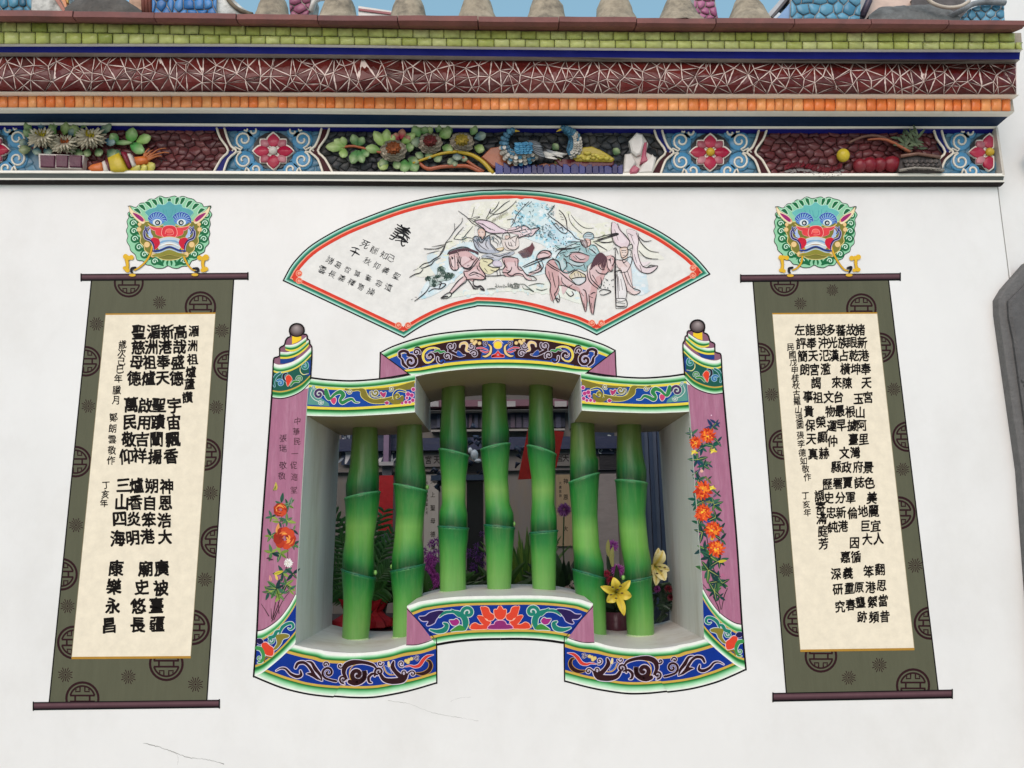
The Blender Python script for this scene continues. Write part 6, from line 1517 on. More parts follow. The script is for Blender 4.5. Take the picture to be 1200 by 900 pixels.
# ================================================================== CERAMIC RELIEF FIGURES ON THE FRIEZE
def leaf3(g, px, py, ang, L, w, d, lift, col, tipcol=None, cup=.35):
    """one small curved ceramic leaf or petal; px sizes, d = depth at its foot, lift = metres the tip stands out"""
    a = math.radians(ang); ca, sa = math.cos(a), math.sin(a); k = .0029
    P = []; C = []
    for t, ww in ((0, .18), (.3, .85), (.62, 1.0), (.87, .6), (1, .08)):
        for s in (-1, 0, 1):
            x = px+ca*L*t-sa*w*.5*ww*s; y = py+sa*L*t+ca*w*.5*ww*s
            P.append(W(x, y, d-lift*t*t**.3-(.0 if s else -cup*w*k*.5)-.002)); C.append(tipcol if tipcol and t > .5 else col)
    n = len(P); B = [p+Vector((0, .0022, 0)) for p in P]
    fs = [(i*3+j, i*3+j+1, i*3+4+j, i*3+3+j) for i in range(4) for j in (0, 1)]
    fs2 = [tuple(n+v for v in reversed(f)) for f in fs]
    rim = [0, 3, 6, 9, 12, 13, 14, 11, 8, 5, 2, 1]
    side = [(rim[i], rim[(i+1) % 12], n+rim[(i+1) % 12], n+rim[i]) for i in range(12)]
    g.add(P+B, fs+fs2+side, [lin(c) for c in C]*2)
D0 = D['fr']-.006
rr_ = random.Random(77)
def bloom_spiky(par, x, y, r, heart, tilt=1.0):
    f = G()
    for ring, (n, R, w, d, lf) in enumerate(((20, r*1.15, 3.0, 0, .004), (18, r*1.0, 2.8, .008, .010), (15, r*.85, 2.6, .015, .016), (11, r*.66, 2.4, .022, .020))):
        for i in range(n):
            a = 360*i/n+ring*9+rr_.uniform(-5, 5); k = .62+.38*abs(math.cos(math.radians(a)))
            leaf3(f, x+2*math.cos(math.radians(a)), y-ring*.8, a, R*k*rr_.uniform(.9, 1.1), w, D0-.012-d, lf+.006, mixc('#8f8878', '#a79e8c', rr_.random()), mixc('#b9b39c', '#d4ceb8', rr_.random()))
    fo = f.build('bloom', 'dullceramic', par, smooth=False)
    h = G()
    for i in range(26):
        a = rr_.uniform(0, 360); q = rr_.uniform(0, r*.36)
        leaf3(h, x+q*math.cos(math.radians(a)), y-2.5+q*.6*math.sin(math.radians(a)), -90+(q/r)*160*math.cos(math.radians(a)), r*.36, 1.6, D0-.036, .012, mixc(heart, '#8a6a30', rr_.uniform(0, .4)))
    h.build('bloom_heart', 'ceramic', fo)
def bloom_rose(par, x, y, r, heart):
    f = G()
    for ring, (n, R, w, d, lf) in enumerate(((13, r*1.1, r*.85, 0, .003), (12, r*.97, r*.8, .006, .006), (11, r*.82, r*.72, .012, .009), (9, r*.66, r*.6, .018, .012))):
        for i in range(n):
            a = 360*i/n+ring*14+rr_.uniform(-4, 4); k = .75+.25*abs(math.cos(math.radians(a)))
            leaf3(f, x, y-ring*.9, a, R*k, w, D0-.010-d, lf+.004, mixc('#544a40', '#6e6254', rr_.random()), mixc('#a59b8a', '#d0c7b6', rr_.random()))
    fo = f.build('bloom', 'dullceramic', par, smooth=False)
    h = G()
    for ring, (n, R, w, d) in enumerate(((10, r*.64, r*.36, .030), (8, r*.48, r*.32, .037), (5, r*.30, r*.24, .043))):
        for i in range(n):
            a = 360*i/n+ring*25; leaf3(h, x, y-3.2, a, R*(.8+.2*abs(math.cos(math.radians(a)))), w, D0-.008-d, .008, mixc(heart, '#6a4a2c', rr_.uniform(0, .35)))
    h.build('bloom_heart', 'ceramic', fo)
def leaves(par, L, name='leaf'):
    for (x, y, a, l, w, c) in L:
        g = G(); leaf3(g, x, y, a, l*1.12, w*1.2, D0-.008, .012, c, mixc(c, '#dfe6b0', .25), cup=-.3); g.build(name, 'ceramic', par, smooth=True)
def rod3(par, name, pts, r, col, dd=.010, mat='ceramic'):
    g = G(); g.tube([W(x, y, D0-dd) for x, y in catmull(pts, 3)], r, col, 7); return g.build(name, mat, par, smooth=True)
G1, G2, G3, G4 = '#7f9a58', '#4f7a4c', '#9ab86c', '#4f6f78'
# potted water lilies
t = thing('flower_relief', 'ceramic relief of three spiky white blooms in a maroon trough', 'ceramic relief', W(71, 197.5, D0))
leaves(t, [(38, 160, 215, 12, 8, G2), (36, 155, 240, 12, 8, '#5f8a50'), (33, 168, 190, 10, 8, G4), (36, 174, 170, 13, 9, '#6e8058'), (44, 172, 100, 9, 9, G4), (53, 172, 60, 10, 9, G4), (60, 153, -70, 11, 8, G2), (64, 160, -110, 14, 8, '#66904f'), (75, 158, -80, 14, 10, G1), (82, 160, -70, 9, 8, G4), (88, 160, -100, 13, 11, G1), (95, 150, -60, 8, 7, G2), (48, 151, -90, 8, 8, '#47748c'), (90, 172, 150, 9, 8, '#63805a'), (92, 174, 90, 9, 9, '#63805a'), (104, 174, 110, 9, 8, '#5f7c54'), (113, 174, 60, 9, 9, '#5f7c54'), (117, 156, -40, 15, 9, '#50786c'), (121, 150, -70, 9, 8, G2), (122, 165, 10, 12, 8, '#54809a')])
bloom_spiky(t, 49, 161.5, 15, '#a59a2c'); bloom_spiky(t, 105, 162, 16, '#a5982c'); bloom_spiky(t, 75, 169, 14, '#a8512c')
g = G(); g.slab([(44.5, 179.5), (98.8, 181.5), (95.2, 198), (45.2, 196.3)], D0+.004, D0-.024, '#cfc5bd', bev=.003); po = g.build('trough', 'ceramic', t)
for a, b in ((46.5, 64.0), (65, 79.5), (80.5, 95.5)):
    g = G(); g.slab([(a, 181.2), (b, 181.8), (b-.6, 195.8), (a+.4, 195.2)], D0-.02, D0-.030, '#4f1832', bev=.003); g.build('trough_tile', 'ceramic', po)
# banded gourd with leaves
t = thing('gourd_relief', 'yellow and orange banded ceramic gourd with feathery end beside green leaves', 'ceramic relief', W(142, 200, D0))
def z10(L): return [(100+x/10, 140+y/10) for x, y in L]
for nm, c, L_ in (('orange_end', '#c8682a', [(18, 560), (60, 520), (180, 490), (200, 600), (60, 602)]), ('white_band', '#d8cfc4', [(180, 490), (215, 470), (268, 600), (205, 602)]), ('maroon_band', '#5f1c2c', [(215, 470), (250, 445), (300, 600), (268, 602)]),
                ('yellow_body', '#c8b02a', [(250, 440), (380, 380), (475, 572), (430, 598), (330, 602), (285, 590)]), ('maroon_band', '#7a1c30', [(400, 368), (470, 370), (525, 540), (490, 560)]), ('white_band', '#ddd6cc', [(478, 390), (520, 390), (582, 525), (535, 540)]), ('orange_end', '#c9692a', [(560, 430), (680, 418), (725, 450), (722, 492), (590, 528)])):
    g = G(); g.slab(z10(L_), D0+.004, D0-(.034 if 'body' in nm else .028), c, bev=.007); g.build(nm, 'ceramic', t, smooth=True)
for q in ([(690, 440), (700, 390), (750, 335)], [(705, 440), (740, 390), (790, 355)], [(720, 450), (760, 420), (800, 390), (860, 350), (950, 335)], [(725, 470), (780, 430), (860, 400), (930, 385), (985, 395)], [(725, 480), (790, 450), (850, 430), (900, 430)], [(700, 450), (710, 400), (780, 400)], [(715, 470), (760, 455), (800, 420)]):
    rod3(t, 'feather', z10(q), [.0048, .0012], '#b5683a', .020)
leaves(t, [(152, 168, -78, 17, 12, '#5c9a48'), (160, 166, -20, 16, 10, '#8fb860'), (152, 168, 32, 18, 11, '#559a52'), (138, 167, -130, 12, 10, '#4f8a48'), (130, 167, 0, 22, 5, '#5c8a50'), (133, 178, 120, 2, 2, G2), (126, 176, 40, 11, 11, '#58785a'), (137, 175, 90, 8, 9, '#58785a'), (150, 200, -20, 14, 9, '#c4b43a'), (160, 200, -22, 12, 9, '#c9bb3e'), (168, 200, -30, 14, 10, '#c9bb3e')])
# blossoming branch in the middle
t = thing('flower_relief', 'ceramic relief of three round layered blooms on an orange branch', 'ceramic relief', W(480, 202, D0))
def zb(L): return [(240+x/4, 130+y/4) for x, y in L]
def zc(L): return [(500+x/4, 130+y/4) for x, y in L]
rod3(t, 'branch', zb([(640, 172), (700, 165), (790, 188), (860, 200)]), .0045, '#a85c3a'); rod3(t, 'branch', zb([(1005, 245), (1045, 272), (1110, 262), (1200, 258)])+zc([(200, 262), (260, 290)]), .0065, '#a3573a', .012); rod3(t, 'branch', zc([(170, 218), (210, 250), (268, 285)]), .0055, '#9a5438', .014)
rod3(t, 'stem', zb([(975, 245), (1040, 222), (1110, 200), (1190, 190)])+zc([(150, 192), (215, 208), (270, 245), (312, 296)]), [.004, .006, .008], '#b89c2c', .018)
leaves(t, [(404, 172, 180, 20, 10, '#8fae62'), (402, 172, -140, 12, 9, '#8fae62'), (404, 172, -105, 11, 8, '#7f9e58'), (404, 174, 105, 10, 9, '#86a85c'), (418, 171, -110, 13, 9, '#52804c'), (420, 171, -60, 11, 8, '#52804c'), (418, 176, 110, 15, 10, '#4f844c'), (420, 176, 70, 14, 9, '#4f844c'), (424, 175, 45, 10, 8, '#4f844c'),
     (451, 172, -125, 20, 10, '#9ab864'), (452, 170, -85, 17, 10, '#8fb05c'), (446, 176, 190, 16, 9, '#7fa45c'), (456, 168, -60, 10, 8, '#9ab864'), (470, 168, -35, 18, 9, '#86a858'), (474, 172, 5, 10, 9, '#6a9058'), (455, 186, 140, 12, 9, '#5f8058'), (452, 187, 118, 12, 11, '#9ab45c'), (462, 188, 60, 10, 8, '#6f8c5c'), (474, 187, 90, 13, 12, '#4f8a46'), (481, 187, 62, 14, 11, '#4a8444'), (478, 186, 20, 12, 9, '#5a7c50'),
     (492, 160, -120, 13, 11, '#6f9c5c'), (497, 165, 170, 14, 10, '#60786c'), (497, 158, -80, 9, 8, '#5f8850'), (515, 160, -30, 14, 12, '#7fa45c'), (512, 155, -70, 8, 7, '#5f8850'), (518, 172, 20, 12, 10, '#6f9458'), (494, 178, 120, 8, 9, '#63805c'), (500, 178, 60, 8, 8, '#63805c'), (510, 180, 60, 10, 9, '#5c7c58'), (528, 158, -110, 10, 8, '#5f8850'), (552, 158, -60, 11, 8, '#6f945c'), (556, 162, -20, 13, 9, '#5f7c84'), (556, 172, 20, 11, 9, '#7f9c58'), (536, 178, 90, 9, 10, '#5a7078'), (534, 186, 150, 10, 7, '#5a6c5c'), (534, 186, 100, 8, 6, '#5a6c5c'), (538, 185, 10, 9, 6, '#5a6c5c'), (505, 157, -100, 8, 6, '#9ab070')])
leaves(t, [(468, 164, -150, 10, 8, '#a02a3c'), (470, 163, -80, 11, 8, '#b02c44'), (473, 166, -40, 9, 7, '#93283a'), (466, 164, -110, 8, 7, '#a82c40')], 'red_petal')
bloom_rose(t, 461, 176.5, 14.5, '#94512a'); bloom_rose(t, 504, 168, 13.5, '#631c28'); bloom_rose(t, 541, 167, 13.5, '#9c8a34')
# rockery and birds
t = thing('rockery_relief', 'orange and blue ceramic rockery with a yellow topped mound under two long necked birds', 'ceramic relief', W(650, 203, D0))
for nm, c, L_, h in (('orange_rock', '#9c5838', [(255, 215), (300, 170), (350, 163), (362, 205), (395, 240), (470, 262), (560, 240), (600, 262), (430, 285), (310, 262)], .014), ('orange_rock', '#8c5038', [(500, 260), (600, 240), (760, 262), (915, 255), (905, 275), (520, 285)], .012),
                   ('maroon_rock', '#5c2028', [(600, 222), (880, 232), (875, 258), (760, 268), (625, 262)], .022), ('yellow_mound', '#a8962c', [(685, 215), (700, 185), (735, 168), (775, 164), (815, 180), (850, 200), (882, 222), (870, 236), (700, 232)], .030)):
    g = G(); g.slab(zc(L_), D0+.004, D0-h, c, bev=.005); g.build(nm, 'ceramic', t, smooth=False)
x = 322
while x < 920:
    w = rr_.uniform(24, 40); g = G(); g.slab(zc([(x, 256+rr_.uniform(-12, 6) if x > 380 else 238), (x+w*.5, 250+rr_.uniform(-6, 6)), (x+w-2, 256+rr_.uniform(-6, 10)), (x+w-1, 294), (x, 294)]), D0+.004, D0-.026, mixc('#151c52', '#28387c', rr_.random()), bev=.002); g.build('blue_rock', 'ceramic', t); x += w
for i in range(26):
    x = rr_.uniform(700, 860); y = 225-max(0, 44-abs(x-770)*.45)*rr_.random(); g_ = None
    g = G(); c = zc([(x, y)])[0]; g.ball(W(c[0], c[1], D0-.032), (.009, .005, .006), mixc('#a8962c', '#c4b850', rr_.random()), 8, 5); g.build('moss_lump', 'ceramic', t, smooth=True)
leaves(t, [(*zc([(590, 180)])[0], -40, 8, 8, '#5f8058'), (*zc([(880, 205)])[0], -60, 8, 8, '#5f8058'), (*zc([(600, 245)])[0], -30, 8, 7, '#8a8c4c'), (*zc([(378, 290)])[0], -90, 7, 6, '#7a8c4c'), (*zc([(745, 258)])[0], -90, 7, 6, '#8a8c4c')])
def bird(label, spine, radii, head, beak, wing, tail, dirn):
    c0 = zc([spine[-1]])[0]; t = thing('bird_relief', label, 'ceramic bird', W(c0[0], c0[1]+6, D0))
    S = [W(*zc([p])[0], D0-.024) for p in spine]
    g = G(); g.tube(catmull([tuple(p) for p in S], 3), [r for r in interp_list(radii, len(catmull([tuple(p) for p in S], 3)))], '#8f8f88', 9); bo = g.build('body', 'ceramic', t, smooth=True)
    n = 15; f = G()
    q = resample(catmull(spine, 6), n)
    for i in range(1, n):
        a = math.degrees(math.atan2(q[i][1]-q[i-1][1], q[i][0]-q[i-1][0])); r = interp_list(radii, n)[i]/.0029*4
        for k in (-1, -.5, 0, .5, 1):
            nx, ny = -math.sin(math.radians(a)), math.cos(math.radians(a))
            px = q[i-1][0]+nx*k*r*.85; py = q[i-1][1]+ny*k*r*.85; u = zc([(px, py)])[0]; blue = (k*dirn < -.2) or i < 5 or rr_.random() < .18
            leaf3(f, u[0], u[1], a+k*12, 5.4, 4.2, D0-.034-(.012*(1-k*k)), .003, mixc('#2f5a74', '#4f86a0', rr_.random()) if blue else mixc('#8f8c82', '#cfccc2', rr_.random()), None)
    f.build('scales', 'ceramic', bo)
    g = G(); hc = W(*zc([head])[0], D0-.03); g.ball(hc, (.011, .011, .011), '#47748c', 12, 8); ho = g.build('head', 'ceramic', t, smooth=True)
    g = G(); b1 = W(*zc([beak])[0], D0-.034); g.tube([hc, hc*.5+b1*.5, b1], [.006, .0045, .0012], '#c4a432', 6); g.build('beak', 'ceramic', ho, smooth=True)
    g = G(); g.ball(hc+Vector((dirn*.003, -.0105, .002)), .0018, '#151515', 6, 4); g.build('eye', 'ceramic', ho)
    if wing:
        g = G()
        for (x, y, a, l, c) in wing: u = zc([(x, y)])[0]; leaf3(g, u[0], u[1], a, l, 3.6, D0-.056, .005, c)
        g.build('wing', 'ceramic', t)
    for (x, y, a, l, c) in tail:
        g = G(); u = zc([(x, y)])[0]; leaf3(g, u[0], u[1], a, l, 3.4, D0-.03, .006, c, '#d0cfc8'); g.build('tail_feather', 'ceramic', t)
def interp_list(L, n): return [L[0]] if n < 2 else [L[min(int(i/(n-1)*(len(L)-1)), len(L)-2)]*(1-(i/(n-1)*(len(L)-1)-min(int(i/(n-1)*(len(L)-1)), len(L)-2)))+L[min(int(i/(n-1)*(len(L)-1)), len(L)-2)+1]*(i/(n-1)*(len(L)-1)-min(int(i/(n-1)*(len(L)-1)), len(L)-2)) for i in range(n)]
wg = [(412+rr_.uniform(-4, 8)+c*14, 150+r*10+rr_.uniform(-2, 2), 20-c*3, 7, mixc('#2f6f94', '#5090b0', rr_.random())) for r in range(5) for c in range(5)]
wg += [(470+i*5, 140+i*9, 12+i*3, 17, mixc('#4a4f54', '#7a8288', rr_.random())) for i in range(6)]
bird('blue and white ceramic bird with folded blue wing, looking right on the rockery', [(398, 92), (375, 112), (362, 150), (372, 196), (408, 218), (455, 214), (500, 205), (525, 208)], [.006, .007, .010, .016, .022, .026, .024, .010], (402, 92), (436, 96), wg,
     [(500, 190, 8, 24, '#5a6268'), (505, 198, 14, 28, '#6f767a'), (515, 204, 2, 22, '#3f474c'), (560, 180, 25, 22, '#8f9498'), (540, 190, 6, 28, '#8a9094')], 1)
bird('blue and white ceramic bird with upright chest, looking left, behind the yellow mound', [(644, 84), (672, 98), (692, 122), (696, 150), (690, 185), (672, 198)], [.007, .010, .015, .020, .022, .014], (640, 82), (608, 97), None,
     [(700, 170, 60, 9, '#5a8ca0'), (660, 200, 170, 14, '#b8b8b0')], -1)
t = thing('rock_relief', 'white and pink scholar rock relief at the right end of the slate panel', 'ceramic relief', W(752, 203, D0))
for c, L_, h in (('#cfc9c0', [(920, 292), (935, 200), (960, 195), (948, 140), (985, 98), (1012, 106), (1040, 150), (1030, 190), (1078, 215), (1062, 290)], .012), ('#ddd9d2', [(950, 140), (985, 100), (1012, 110), (1020, 150), (1005, 200), (985, 208), (962, 190)], .026), ('#d5d0c8', [(930, 200), (962, 198), (985, 240), (950, 290), (922, 290)], .024), ('#dcd8d0', [(1010, 250), (1060, 200), (1076, 222), (1060, 288), (990, 290)], .026), ('#b0586c', [(1022, 145), (1034, 142), (1030, 205), (1040, 235), (1000, 245), (1008, 215)], .028), ('#b86274', [(955, 270), (975, 250), (1000, 268), (985, 290), (955, 292)], .029)):
    g = G(); g.slab(zc(L_), D0+.004, D0-h, c, bev=.006); g.build('rock_piece', 'ceramic', t)
# right panel
def zd(L): return [(760+x/2.727, 130+y/2.727) for x, y in L]
t = thing('pot_relief', 'dark ceramic pot with a bent palm relief near the right end of the frieze', 'ceramic relief', W(1079, 203, D0))
g = G(); g.slab(zd([(808, 142), (850, 134), (905, 134), (935, 148), (946, 192), (900, 196), (800, 192)]), D0+.004, D0-.034, '#45403e', bev=.008); po = g.build('pot', 'dullceramic', t)
g = G(); g.tube([W(*p, D0-.04) for p in zd([(806, 145), (860, 137), (932, 148)])], .006, '#7a5a4c', 7); g.build('rim', 'ceramic', po, smooth=True)
g = G(); g.tube([W(*p, D0-.038) for p in zd([(802, 190), (850, 182), (900, 184), (944, 190)])], .005, '#9a948a', 7); g.build('foot_ring', 'ceramic', po, smooth=True)
for r in range(3):
    for c in range(7): g = G(); u = zd([(822+c*16+r*5, 152+r*11)])[0]; leaf3(g, u[0], u[1], 90, 5.5, 6, D0-.038, .004, mixc('#3a3634', '#5c5652', rr_.random())); g.build('scale', 'dullceramic', po)
rod3(t, 'trunk', zd([(640, 102), (680, 84), (730, 80), (790, 104), (840, 132)]), [.004, .007], '#76574a', .02)
rod3(t, 'trunk', zd([(700, 92), (760, 92), (835, 132)]), [.003, .006], '#a55f42', .03)
for i in range(30):
    u = zd([(845+rr_.uniform(-30, 20), 95+rr_.uniform(-10, 25))])[0]; a = rr_.uniform(150, 400)
    g = G(); leaf3(g, u[0], u[1], a, rr_.uniform(10, 17), 3, D0-.026, .008, mixc('#3a4a38', '#6c7a5c', rr_.random())); g.build('palm_leaf', 'dullceramic', t)
t = thing('cushion_relief', 'row of plump dark red ceramic lobes left of the dark pot', 'ceramic relief', W(1028, 203, D0))
for (x, y, w, h) in ((675, 175, 20, 20), (706, 172, 22, 21), (738, 172, 20, 20), (778, 170, 28, 23)):
    g = G(); u = zd([(x, y)])[0]; g.ball(W(u[0], u[1], D0-.010), (w*.00115, .020, h*.00125), '#7a1c28', 16, 12); g.build('lobe', 'ceramic', t, smooth=True)
t = thing('caterpillar_relief', 'red and grey bristly ceramic strip with a yellow ball on the burgundy ground', 'ceramic relief', W(955, 203, D0))
for i in range(34):
    x = 435+i*5.4; y = 190-8*math.sin(i*.2); u = zd([(x, y)])[0]
    g = G(); leaf3(g, u[0], u[1]-1, -60+rr_.uniform(-30, 30), 7.5, 2.4, D0-.012, .012, '#7a1f2c'); leaf3(g, u[0], u[1]+1, 30+rr_.uniform(-40, 40), 5, 2.2, D0-.014, .01, '#8a8684'); g.build('bristle', 'ceramic', t)
g = G(); u = zd([(622, 142)])[0]; g.ball(W(u[0], u[1], D0-.018), (.022, .018, .024), '#cbb42c', 14, 9); g.build('yellow_ball', 'ceramic', t, smooth=True)

# ================================================================== ROOF EDGE: STONES AND MOSAIC ORNAMENTS
ZR = at('r0', 0, D['roof']).z
def zr(px): return at('r0', W(px, 18, D['roof']).x, D['roof']).z+.004
rs = random.Random(15)
for i, (px, w, lbl) in enumerate(((320, 40, 'grey weathered stone knob between the white ridge and the mauve mosaic on the roof edge'), (397, 44, 'grey weathered stone knob right of the mauve mosaic on the roof edge'), (479, 44, 'round topped stone knob on the roof edge, standing above the tree of three blooms'), (559, 44, 'round topped stone knob on the roof edge, standing above the left bird relief'), (640, 46, 'round topped stone knob on the roof edge, standing above the right bird relief'), (720, 48, 'round topped stone knob on the roof edge, above the slate panel\'s right end'), (795, 50, 'stone knob on the roof edge touching the pink scale mosaic'), (876, 50, 'peaked stone knob on the roof edge left of the pale blue mosaic'))):
    c = W(px, 10, -.18); z0 = zr(px); h = W(px, -3, -.18).z-z0+.012; R = w*.5*.00335
    o = thing('stone_knob', lbl, 'stone ornament', (c.x, -.18, z0), 'stone knobs along the roof edge')
    g = G(); S_ = 20; prof = [(1.22, -.01), (1.16, .008), (1.02, .022), (.88, .04), (.78, h*.45), (.72, h*.62), (.60, h*.80), (.40, h*.94), (.15, h), (0.01, h+.001)]
    if i >= 6: prof = [(1.3, -.01), (1.2, .008), (.98, .03), (.78, .055), (.62, h*.6), (.5, h*.78), (.34, h*.93), (.12, h), (.01, h+.001)]
    if i < 6 : prof = [(r*(1.0), z) for r, z in prof]
    vs = []
    for r, z in prof:
        for k in range(S_):
            a = 2*math.pi*k/S_; e = 1+rs.uniform(-.05, .05); vs.append(Vector((c.x+R*r*e*math.cos(a), -.18+R*.8*r*e*math.sin(a), z0+z+rs.uniform(-.003, .003))))
    g.add(vs, [(q*S_+k, q*S_+(k+1) % S_, (q+1)*S_+(k+1) % S_, (q+1)*S_+k) for q in range(len(prof)-1) for k in range(S_)], '#a89c86'); g.build('knob', 'stone', o, smooth=True)
    if i < 2 or i > 5:
        g = G()
        for s in (-1, 1): g.ball((c.x+s*R*1.05, -.17, z0+.014), (.018, .02, .022), '#5c5852', 10, 6)
        for j, s in enumerate((-1, 1)):
            g = G(); g.ball((c.x+s*R*1.05, -.17, z0+.012), (.018, .02, .022), '#5c5852', 10, 6); g.build('mortar_lump', 'stone', o, smooth=True)
def mosaic(name, label, outl, d, thick, base, c0, c1, nx, ny, mat='ceramic', cat='roof ornament', bedc='#b9b4a8'):
    xs = [p[0] for p in outl]; ys = [p[1] for p in outl]
    t = thing(name, label, cat, W((min(xs)+max(xs))/2, max(ys), d))
    g = G(); g.slab(outl, d+thick, d, bedc, bev=.004); g.build('mortar_body', 'stone', t)
    O = outl; ar = sum(O[i][0]*O[(i+1) % len(O)][1]-O[(i+1) % len(O)][0]*O[i][1] for i in range(len(O)))
    if ar < 0: O = list(reversed(O))
    for f in cobbles(min(xs), max(xs), min(ys), max(ys), (max(xs)-min(xs))/nx, (max(ys)-min(ys))/ny, rs, .18):
        q = clip_poly(f, O)
        if len(q) < 3: continue
        a = abs(sum(q[i][0]*q[(i+1) % len(q)][1]-q[(i+1) % len(q)][0]*q[i][1] for i in range(len(q))))
        if a < 20: continue
        piece('mosaic_chip', q, lambda x, y: d, .007, mixc(c0, c1, rs.random()), t, mat, gap=.7, tilt=.1, dome=.2, rng=rs)
    return t
yb = lambda x: ly('r0', x)+3
mosaic('mosaic_ornament', 'teal blue broken tile ornament at the far left of the roof edge', [(-30, -25), (38, -25), (38, yb(20)), (-30, yb(0))], -.14, .1, 0, '#2f6078', '#5a98b0', 6, 3)
t = thing('painted_fin', 'white and orange streaked plaster fin on the roof edge at the left', 'roof ornament', W(56, 14, -.16))
g = G(); g.slab([(36, -25), (80, -25), (80, yb(70)), (36, yb(50))], -.09, -.15, '#d8d8d0', bev=.004); g.build('fin_body', 'stone', t)
for c, L_ in (('#a5624c', [(58, -10), (64, -10), (77, 12), (73, 13)]), ('#d88a54', [(66, -12), (74, -12), (79, 10), (77, 11)]), ('#d8a030', [(75, -12), (79, -12), (79.5, 3), (78, 3)])): g = G(); g.slab(L_, -.149, -.158, c, bev=.001); g.build('streak', 'trim', t)
def rock(name, label, pts, d, col, mat='stone'):
    t = thing(name, label, 'roof ornament', W(sum(p[0] for p in pts)/len(pts), max(p[1] for p in pts), d)); g = G()
    xs = [p[0] for p in pts]; x0, x1 = min(xs), max(xs); n = 26; vs = []; K = 7
    top = sorted(pts, key=lambda p: p[0])
    for i in range(n+1):
        x = x0+(x1-x0)*i/n; yt = interp([p[0] for p in top], [p[1] for p in top], x); y0 = yb(x)+2
        for k in range(K):
            s = k/(K-1); y = y0+(yt-y0)*math.sin(s*math.pi/2)+rs.uniform(-.6, .6)*(k > 0); vs.append(W(x, y, d+.05-.05*math.cos(s*math.pi/2)+rs.uniform(-.004, .004)))
        for k in range(3): vs.append(W(x, yt, d+.05)+Vector((0, .05*(k+1), -.01*k*k)))
    m = K+3; g.add(vs, [(i*m+j, i*m+j+1, (i+1)*m+j+1, (i+1)*m+j) for i in range(n) for j in range(m-1)], col); g.build('rock', mat, t, smooth=True); return t
rock('weathered_rock', 'dark furry grey rock lump on the roof edge at the left', [(76, 9), (90, -2), (110, -10), (135, -8), (150, 2), (166, 12)], -.2, '#5c5852')
t = thing('timber_post_end', 'reddish brown carved post standing beside the blue mosaic on the roof edge', 'roof ornament', W(170, 14, -.12))
g = G(); g.slab([(152, -25), (166, -25), (168, yb(160)), (150, yb(150))], .0, -.10, '#c9a58c', bev=.004); g.build('peach_panel', 'stone', t)
for i in range(3): g = G(); g.tube([W(167+i*4, -25, -.13), W(168.5+i*4, yb(170), -.13)], .007, '#7f4538', 8); g.build('reed', 'brick', t, smooth=True)
mosaic('mosaic_ornament', 'bright blue broken tile ornament between brown post and white ridge on the roof edge', [(178, -25), (254, -25), (254, yb(250)), (178, yb(180))], -.17, .12, 0, '#2a6aa8', '#4a88c0', 7, 3)
t = thing('white_ridge_end', 'white cracked curved ridge end sweeping down to the roof edge', 'roof ornament', W(275, 15, -.15))
g = G(); g.slab([(254, -25), (262, -25), (275, 0), (284, 8), (300, 18), (254, yb(250)+1)], -.05, -.16, '#d5d8d2', bev=.004); g.build('ridge_body', 'stone', t)
g = G(); g.tube([W(x, y, -.165) for x, y in catmull([(259, -20), (266, -3), (274, 7), (283, 13), (296, 17)], 3)], .007, '#7a6f5c', 7); g.build('ridge_line', 'stone', t, smooth=True)
t = mosaic('mosaic_ornament', 'small mauve block mosaic with white edges between two stone knobs on the roof edge', [(337, -12), (366, -14), (362, yb(360)), (340, yb(340))], -.08, .1, 0, '#8a4a64', '#a8647c', 2, 3)
g = G(); g.tube([W(x, y, -.08) for x, y in ((364, 14), (368, 2), (374, -2), (384, -3))], .01, '#d8d4cc', 7); g.build('white_trim', 'trim', t, smooth=True)
t = thing('ridge_strip', 'thin white and red striped ridge strip far behind the stone knobs', 'roof ridge', W(430, 12, .9))
g = G(); g.slab([(420, 7), (470, 14.5), (470, 30), (420, 30)], 1.0, .9, '#d8d4cc'); g.build('white_board', 'trim', t); g = G(); g.slab([(420, 9.5), (470, 16), (470, 18.5), (420, 12)], .899, .893, '#8c3f44'); g.build('red_stripe', 'trim', t)
mosaic('mosaic_ornament', 'pink fish scale mosaic behind a stone knob on the roof edge', [(814, -14), (836, -14), (842, yb(842)), (812, yb(812))], -.1, .1, 0, '#9c4f78', '#c07c9c', 3, 4)
t = thing('silver_ridge_end', 'pale blue and silver ridge sloping up to the right on the roof edge', 'roof ornament', W(910, 19, -.15))
for c, L_ in (('#b5b8ba', [(898, 23), (904, 19), (930, -10), (924, -12), (898, 18)]), ('#4f4b4c', [(906, 21), (935, -14), (930, -14), (903, 19)]), ('#7fa4cc', [(910, 22), (926, 3), (940, -12), (948, -12), (930, 24)]), ('#c8d4de', [(904, 23), (913, 14), (916, 16), (908, 24)])): g = G(); g.slab(L_, -.10, -.16, c, bev=.002); g.build('ridge_band', 'trim', t)
mosaic('mosaic_ornament', 'large pale blue rounded tile ornament towards the right of the roof edge', [(928, -20), (1010, -20), (1008, yb(1005)), (926, yb(930))], -.17, .12, 0, '#4a86a4', '#6aa6c0', 6, 3, bedc='#c4c2bc')
t = thing('peach_gable', 'peach coloured gable wedge with a dark purple edge behind the roof edge', 'roof ornament', W(1040, 19, -.05))
g = G(); g.slab([(1012, yb(1012)), (1026, -25), (1110, -25), (1110, yb(1100))], .05, -.06, '#d9bfae', bev=.003); g.build('gable_panel', 'trim', t); g = G(); g.tube([W(1010, 20, -.09), W(1018, 2, -.09), W(1024, -20, -.09)], .012, '#3f3348', 7); g.build('dark_edge', 'trim', t, smooth=True)
